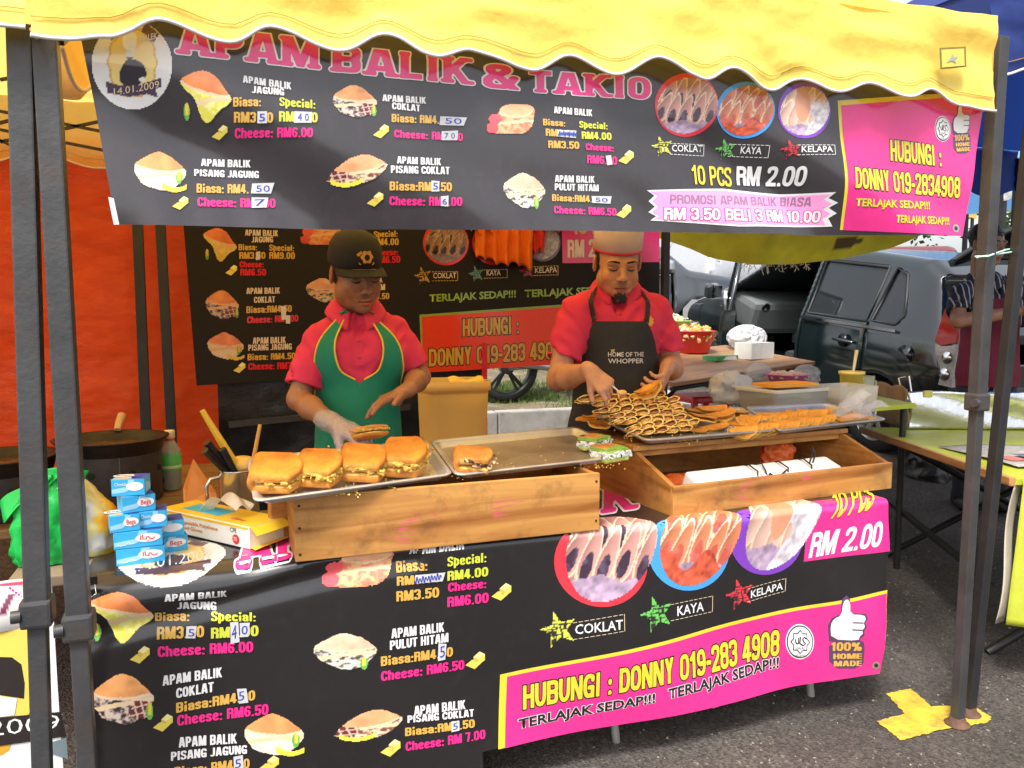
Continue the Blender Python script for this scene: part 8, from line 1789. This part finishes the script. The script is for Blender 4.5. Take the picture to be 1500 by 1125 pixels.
def bowl(label,m,c,r,h,food=None,fm=None,sd=1):
 b=thing('bowl',label,'bowl',c);MB().lathe([(.001,.002),(r*.68,.0),(r*.72,.006),(r*.97,h-.006),(r*1.04,h-.004),(r*1.04,h),(r*.98,h+.002),(r*.93,h-.004),(r*.68,.012),(.001,.010)],n=40,cap=False).build('shell',m,b)
 if food is not None:
  f=Field((-r,-r,h*.4),(r,r,h*1.7),.006);x,y,z=f.grid();n=fbm(x*32,y*32,z*32,sd,3);f.D=(np.sqrt((x/(r*.86))**2+(y/(r*.86))**2+((z-h*.80)/(h*.42))**2)-1+.35*n).astype(np.float32)*.03;f.D[:,:,0]=1
  V,Q=f.mesh();n=fbm(V[:,0]*40,V[:,1]*40,V[:,2]*40,sd+3);c3=np.where((n>.3)[:,None],food[0],np.where((n<-.25)[:,None],food[1],food[2]));link('food',np_mesh('food',V,Q,c3),FILL,b)
 return b
REDP=M('red plastic',(.66,.018,.015),.32,var=.04);GRP=M('lime plastic',(.34,.55,.12),.35,var=.05)
def onT2(px,py):return atG(px,py,T2H)
bowl('round red plastic bowl heaped with vegetables on the brown table',REDP,onT2(1021,521)+Vector((.03,.12,.016)),.175,.165,[(.70,.50,.35),(.20,.34,.06),(.72,.22,.04)],sd=3)
bowl('lime green plastic bowl behind the red bowl',GRP,onT2(985,512)+Vector((.02,.10,.02)),.18,.20,[(.5,.55,.35),(.30,.40,.12),(.62,.60,.50)],sd=7)
def carton(label,c,rz,d,m,prints=(),group=None):
 b=thing('carton',label,'box',c,rz,group);MB().box((0,0,d[2]/2),d,bev=.0015).build('box',m,b)
 for nm,mm,pts in prints:MB().add([Vector(p)for p in pts],[tuple(range(len(pts)))]).build(nm,mm,b)
 return b
GB_=M('box green',(.05,.28,.09),.5);WB=M('carton white',(.66,.66,.64),.5)
carton('flat green and white carton on the brown table before the red bowl',onT2(1066,530)+Vector((-.02,.06,.008)),math.degrees(ta_)+2,(.27,.12,.035),GB_,[('print',WB,[(-.06,-.0606,.004),(.12,-.0606,.004),(.10,-.0606,.030),(-.02,-.0606,.030)]),('print',M('print brown',(.25,.12,.05),.5),[(-.12,-.055,.0356),(.02,-.055,.0356),(.02,.05,.0356),(-.12,.05,.0356)])])
carton('white tissue box with a green triangle on the brown table',onT2(1118,528)+Vector((-.02,.08,.01)),math.degrees(ta_)-2,(.27,.15,.12),WB,[('print',GB_,[(-.03,-.0706,.012),(.03,-.0706,.012),(.0,-.0706,.055)]),('tissue',M('tissue',(.8,.8,.8),.9),[(-.03,0,.121),(.03,.01,.121),(.05,.0,.17),(-.01,.02,.16)])])
WBAG=M('white thin bag',(.72,.73,.74),.35,alpha=.75,trans=.3,bump=.5,bs=30)
clear_bag('white plastic bag bundled between the red bowl and the tissue box',onT2(1098,516)+Vector((.06,.12,.016)),(.18,.12,.10),9,.3,WBAG,.3,.007)
# --- table with the plastic containers
SZ=.97;SC_=[Vector((2.44,2.93)),Vector((3.26,3.02)),Vector((3.50,3.85)),Vector((2.74,3.82))]
LIMEC=M('lime table cloth',(.40,.44,.035),.45,var=.12,vs=5,bump=.25,bs=90,dirt=.25,dcol=(.22,.20,.05))
sdt=thing('side_table','side table under lime cloth holding the clear food boxes','table',(0,0,0));MB().prism([tuple(p)for p in SC_],SZ-.022,SZ).build('tabletop',LIMEC,sdt)
for p in SC_:q=p.lerp((SC_[0]+SC_[2])/2,.12);MB().tube([(q.x,q.y,SZ-.02),(q.x,q.y,gz(0.,q.y))],.016,8).build('leg',STEELB,sdt)
MB().bar((2.43,2.93,SZ-.03),(2.73,3.82,SZ-.03),.05,.03).build('edge_board',WTOP,sdt)
def onS(px,py,dz=0):return atZ(px,py,SZ+dz)
CLR=M('cloudy box plastic',(.62,.60,.55),.25,alpha=.62,var=.06,trans=.2,spec=.6);LID=M('cloudy lid',(.66,.64,.58),.3,alpha=.85,var=.04)
def tub_box(label,c,rz,w,d,h,lid=True,contents=None):
 b=thing('food_box',label,'food box',c,rz);rr_lathe([(w*.92,d*.92,.02,.001),(w*.94,d*.94,.02,.01),(w,d,.02,h)]).build('box',CLR,b)
 if contents:rr_lathe([(w*.88,d*.88,.02,.004),(w*.92,d*.92,.02,h*.55)]).add(rrect(w*.92,d*.92,.02,h*.55),[tuple(range(28))]).build('contents',contents,b)
 if lid:rr_lathe([(w*1.06,d*1.06,.02,h),(w*1.07,d*1.07,.02,h+.012),(w*1.02,d*1.02,.02,h+.016),(w*.9,d*.9,.02,h+.008)]).add(rrect(w*.9,d*.9,.02,h+.008),[tuple(range(28))]).build('lid',LID,b)
 return b
c_=onS(1170,608)+Vector((.02,.13,0));tub_box('large cloudy food box with lid under the orange tray',c_,8,.175,.12,.10,True,M('sauce tan',(.35,.20,.10),.5))
rr_lathe([(.135,.075,.02,0),(.14,.08,.02,.014),(.13,.07,.02,.014),(.125,.065,.02,.006)]).add(rrect(.125,.065,.02,.006),[tuple(range(28))]).build('orange_tray',M('orange plastic',(.82,.34,.012),.35,var=.05),None,c_+Vector((-.0,-.01,.12)),(0,0,.12));tag(bpy.data.objects['orange_tray'],'shallow orange plastic tray lying on the cloudy food box','tray')
tub_box('lidless cloudy food box beside the yellow cup',onS(1256,606)+Vector((.02,.11,0)),4,.12,.10,.12,False,M('sauce pale',(.5,.42,.3),.5))
bowl('pink round plastic tub behind the orange tray',M('pink plastic',(.78,.16,.42),.3,alpha=.9,trans=.2),onS(1196,575)+Vector((.12,.40,0)),.13,.075,[(.8,.62,.5),(.7,.5,.3),(.75,.4,.3)],sd=5)
cu=thing('yellow_cup','yellow plastic cup with a spoon standing in it beside the food boxes','cup',onS(1270,600)+Vector((.09,.20,0)));MB().lathe([(.001,.002),(.045,.0),(.056,.15),(.062,.15),(.062,.165),(.055,.166),(.050,.14),(.042,.01),(.001,.01)],n=28,cap=False).build('shell',M('yellow cup plastic',(.80,.60,.16),.35,trans=.2),cu);MB().lathe([(.001,.12),(.050,.12)],n=20,cap=False).build('contents',M('batter'),cu);MB().tube([(.0,0,.03),(.01,0,.17),(.025,-.0,.27)],[.006,.006,.009],8).build('spoon',M('cream plastic',(.80,.68,.38),.4),cu)
gj=thing('glass_jar','glass jar with a wire handle right of the yellow cup','jar',onS(1292,592)+Vector((.12,.24,0)));MB().lathe([(.001,.002),(.045,.002),(.048,.12),(.046,.121),(.043,.01),(.001,.008)],n=24,cap=False).build('shell',GLASS,gj);MB().tube([(.045,0,.1),(.075,0,.09),(.07,0,.04),(.047,0,.03)],.005,8).build('handle',STEELM,gj)
for lab,px,py,sd,r in(('clear plastic bag bunched behind the pink tub',1160,575,3,(.09,.06,.07)),('clear plastic bag bunched right of the pink tub',1240,578,6,(.09,.06,.07))):clear_bag(lab,onS(px,py)+Vector((.15,.50,0)),r,sd,0,CLEAR,.35,.007)
clear_bag('white carrier bag slumped left of the silver speaker',onS(1082,596)+Vector((.04,.12,0)),(.13,.09,.085),14,.2,WBAG,.35,.007)
sp_=thing('speaker','small silver and black cylinder speaker with a cable','speaker',onS(1087,577)+Vector((.015,.03,0)));MB().lathe([(.001,.001),(.036,.001),(.036,.03),(.034,.034)],n=24,cap=False).build('base',BLKP,sp_);MB().lathe([(.033,.032),(.033,.075),(.030,.08),(.001,.08)],n=24,cap=False).build('grille',M('speaker mesh',(.45,.45,.45),.35,metal=.7,bump=.8,bs=400),sp_);MB().tube([(-.03,-.01,.006),(-.10,-.04,.006),(-.13,.02,.006),(-.20,.04,.006)],.003,6).build('cable',BLKP,sp_)
# --- lime table at the right with the foil screened griddle
RZ=.80;n0,n1=atZ(1488,700,RZ),atZ(1276,629,RZ);tl3,an3=frame2(n0,n1);e2=Vector((math.cos(an3),math.sin(an3)));e1=Vector((e2.y,-e2.x))
t3_=thing('lime_table','table under lime oilcloth at the right, its cloth hanging over the near end','table',(n0.x,n0.y,0),math.degrees(an3)-90)
MB().box((.65,tl3/2+.05,RZ-.016),(1.30,tl3+.1,.026),bev=.003).build('tabletop',LIMEC,t3_);MB().box((-.012,tl3/2+.05,RZ-.016),(.024,tl3+.1,.034),bev=.003).build('edge_board',wood('edge pine',lin('#b98a58'),lin('#8a5a34'),.6,1,.3),t3_)
P=np.array([[[.02+1.26*u+.03*math.sin(u*9)*w-.05*w,-.006-.02*w*(1+math.sin(u*21))-.012,RZ+.001-.56*w-.05*math.sin(u*2.2)*w]for w in np.linspace(0,1,24)]for u in np.linspace(0,1,60)]);link('cloth_drop',grid_mesh('drop',P,thick=.002),LIMEC,t3_)
P=np.array([[[.02+.05*u-.05*w-.02,.0+.02*math.sin(w*6)+.03*u,RZ-.02-.55*w]for w in np.linspace(0,1,18)]for u in np.linspace(0,1,6)]);link('cloth_lining',grid_mesh('lin',P,thick=.002),M('cloth lining',(.48,.42,.33),.9,var=.1),t3_)
for yy in(.22,tl3-.1):
 for s in(0,1):MB().tube([(.06+1.16*s,yy,RZ-.03),(1.22-1.16*s,yy,gz(0.,n0.y+yy)+.0)],.018,8).build('leg',STEELB,t3_)
MB().bar((.08,.25,.30),(.08,tl3-.1,.42),.03,.02).build('stretcher',STEELB,t3_)
M3=t3_.matrix_basis
NEWS=M('newsprint',(.30,.29,.27),.85,var=.35,vs=22,dirt=.5,dcol=(.08,.08,.085));
nw=thing('newspaper','sheets of newspaper laid on the near part of the lime table','newspaper',M3@Vector((.12,.18,RZ+.004)),math.degrees(an3)-84)
P=np.array([[[.62*u,.52*w,.004*math.sin(u*9+w*5)+.003]for w in np.linspace(0,1,16)]for u in np.linspace(0,1,18)]);link('sheet',grid_mesh('nw',P,thick=.001),NEWS,nw)
for k in range(5):MB().box((.08+.11*k,.14+.05*(k%3),.0115),(.08,.10,.0006)).build('print',M('news photo',(.10,.11,.13),.8,var=.5,vs=40)if k%2 else M('news red',(.42,.12,.10),.8,var=.3,vs=50),nw)
FOIL=M('foil',(.66,.66,.66),.22,metal=.95,var=.08,vs=14,bump=1,bs=26);CARD=M('brown cardboard',(.30,.20,.11),.9,var=.1)
fp=M3.inverted()@Vector((3.45,3.25,RZ));fo=thing('griddle_screen','griddle boxed in by a low screen of foil covered cardboard','griddle',M3@Vector((fp.x,fp.y,RZ+.002)),math.degrees(an3)-90)
def wall(ax,bx,h,m,nm,thick=.008):
 a,b=Vector(ax),Vector(bx);P=np.array([[[a.x+(b.x-a.x)*u+.006*math.sin(u*13+w*4),a.y+(b.y-a.y)*u+.008*math.sin(u*9+w*7),h*w*(1+.03*math.sin(u*11))]for w in np.linspace(0,1,16)]for u in np.linspace(0,1,40)]);link(nm,grid_mesh(nm,P,thick=thick),m,fo)
wall((0,0),(.95,-.02),.20,FOIL,'foil_wall');wall((-.0,.36),(0,.0),.22,CARD,'card_wall');wall((0,.36),(.95,.36),.16,FOIL,'foil_wall')
MB().box((.48,.18,.10),(.90,.30,.05),bev=.01).build('griddle_plate',IRON,fo);MB().box((.62,.14,.150),(.36,.14,.03),bev=.012).build('frying_food',M('golden crust',(.62,.26,.05),.5,var=.3,vs=30),fo)
MB().box((.10,-.008,.19),(.045,.012,.035),bev=.003).build('binder_clip',M('yellow clip',(.62,.55,.12),.4),fo)
MB().tube([(.04,.12,.14),(.02,.16,.26),(.05,.14,.27)],.006,6).tube([(.10,.16,.14),(.09,.19,.27)],.006,6).build('tongs',STEELM,fo)
crumple('refuse_bag','black refuse bag slumped on the asphalt under the lime table','bag',atZ(1395,742,.12)+Vector((.1,.3,.12)),(.17,.15,.24),BLK,6,h=.012,amp=.2,fr=9)
# --- red stool on the road behind
rs=thing('stool','red plastic stool standing behind the heap of pancakes','stool',(atY(1026,580,5.05).x,5.05,gz(0,5.05)));rr_lathe([(.16,.16,.04,.40),(.165,.165,.04,.43),(.15,.15,.04,.45)]).add(rrect(.15,.15,.04,.45),[tuple(range(28))]).build('seat',REDP,rs)
for sx in(-1,1):
 for sy in(-1,1):MB().bar((sx*.18,sy*.18,0),(sx*.14,sy*.14,.41),.045,.03,bev=.006).build('leg',REDP,rs)
 # --- distant canopies and trees closing the view
def far_tent(label,x,y,m,w=3.0,hgt=2.1,vm=None):
 g=thing('gazebo_tent',label,'gazebo',(0,0,0),0);z0=gz(0,y);roof(g,x,x+w,y,y+w,z0+hgt+.25,z0+hgt+.3,z0+hgt+1.0,m);g.children[-1]
 for xx in(x+.05,x+w-.05):
  for yy in(y+.05,y+w-.05):MB().bar((xx,yy,gz(0,yy)),(xx,yy,z0+hgt+.3),.05).build('pole',STEELB,g)
 scallop_valance(g,rear_pts(x,x+w,z0+hgt),(z0+hgt+.27,)*2,True,m=vm or m,Y=y,seed=3,piping=False)
far_tent('light blue gazebo tent with red trim beyond the hatchback',7.4,5.9,M('sky blue canvas',(.16,.38,.72),.7,trans=.35),vm=M('white canvas',(.72,.72,.72),.7,trans=.3))
far_tent('white gazebo tent far behind the grey vehicle',4.5,15.5,M('white canvas'));far_tent('red gazebo tent far behind the parked cars',9.0,15.0,M('red canvas',(.55,.05,.05),.7,trans=.3));far_tent('green gazebo tent far behind the stall',.2,17.0,M('green canvas',(.05,.25,.10),.7,trans=.3))
far_tent('yellow gazebo tent far back at the right',12.5,13.0,M('yellow canvas'))
LEAF=M('tree leaves',(.055,.10,.022),.6,var=.4,vs=1.2,trans=.25);BARK=M('bark',(.10,.075,.05),.9,var=.3,vs=10,bump=1,bs=30)
def crown_mesh(seed,n=2600,R=2.4):
 r=np.random.default_rng(seed);cl=r.normal(size=(16,3));cl/=np.linalg.norm(cl,axis=1)[:,None];cl*=R*r.uniform(.35,.85,(16,1));cl[:,2]=np.abs(cl[:,2])*.8
 p=cl[r.integers(0,16,n)]+r.normal(size=(n,3))*R*.24;d=r.normal(size=(n,3));d/=np.linalg.norm(d,axis=1)[:,None];e=np.cross(d,r.normal(size=(n,3)));e/=np.linalg.norm(e,axis=1)[:,None];s=r.uniform(.07,.16,(n,1))
 V=np.stack([p-d*s,p+e*s*.5,p+d*s,p-e*s*.5],1).reshape(-1,3);return np_mesh('crown',V,np.arange(n*4).reshape(n,4),smooth=False)
CM=[crown_mesh(i)for i in range(3)]
for m in CM:m.materials.append(LEAF)
place_=['behind the white gazebo','behind the red gazebo','behind the green gazebo','left of the far row','far at the left','right of the far row','far at the right','in the middle of the far row','behind the light blue gazebo','at the far right end']
for i,(x,y)in enumerate(((4.5,24),(10,23),(0,25),(-4,24),(-9,23),(15,22),(20,20),(7,26),(13,17.5),(24,17))):
 t=thing('broadleaf_tree','leafy green tree standing '+place_[i],'tree',(x,y,gz(0,y)),i*47,'trees closing the view');s=1+.12*((i*7)%5-2)
 MB().tube([(0,0,-.1),(.06,.03,1.2),(-.05,.05,2.4),(.1,0,3.6)],[.20,.16,.13,.05],9).tube([(0,.04,1.9),(.7,.2,2.9)],[.09,.04],7).tube([(0,.04,2.1),(-.7,-.3,3.1)],[.09,.04],7).build('trunk',BARK,t)
 c=link('crown',CM[i%3],None,t,(0,0,3.2));c.scale=(s,s,s*.9)
for o in COL.objects:
 if o.name.startswith('parked_car')and o.get('group'):pass
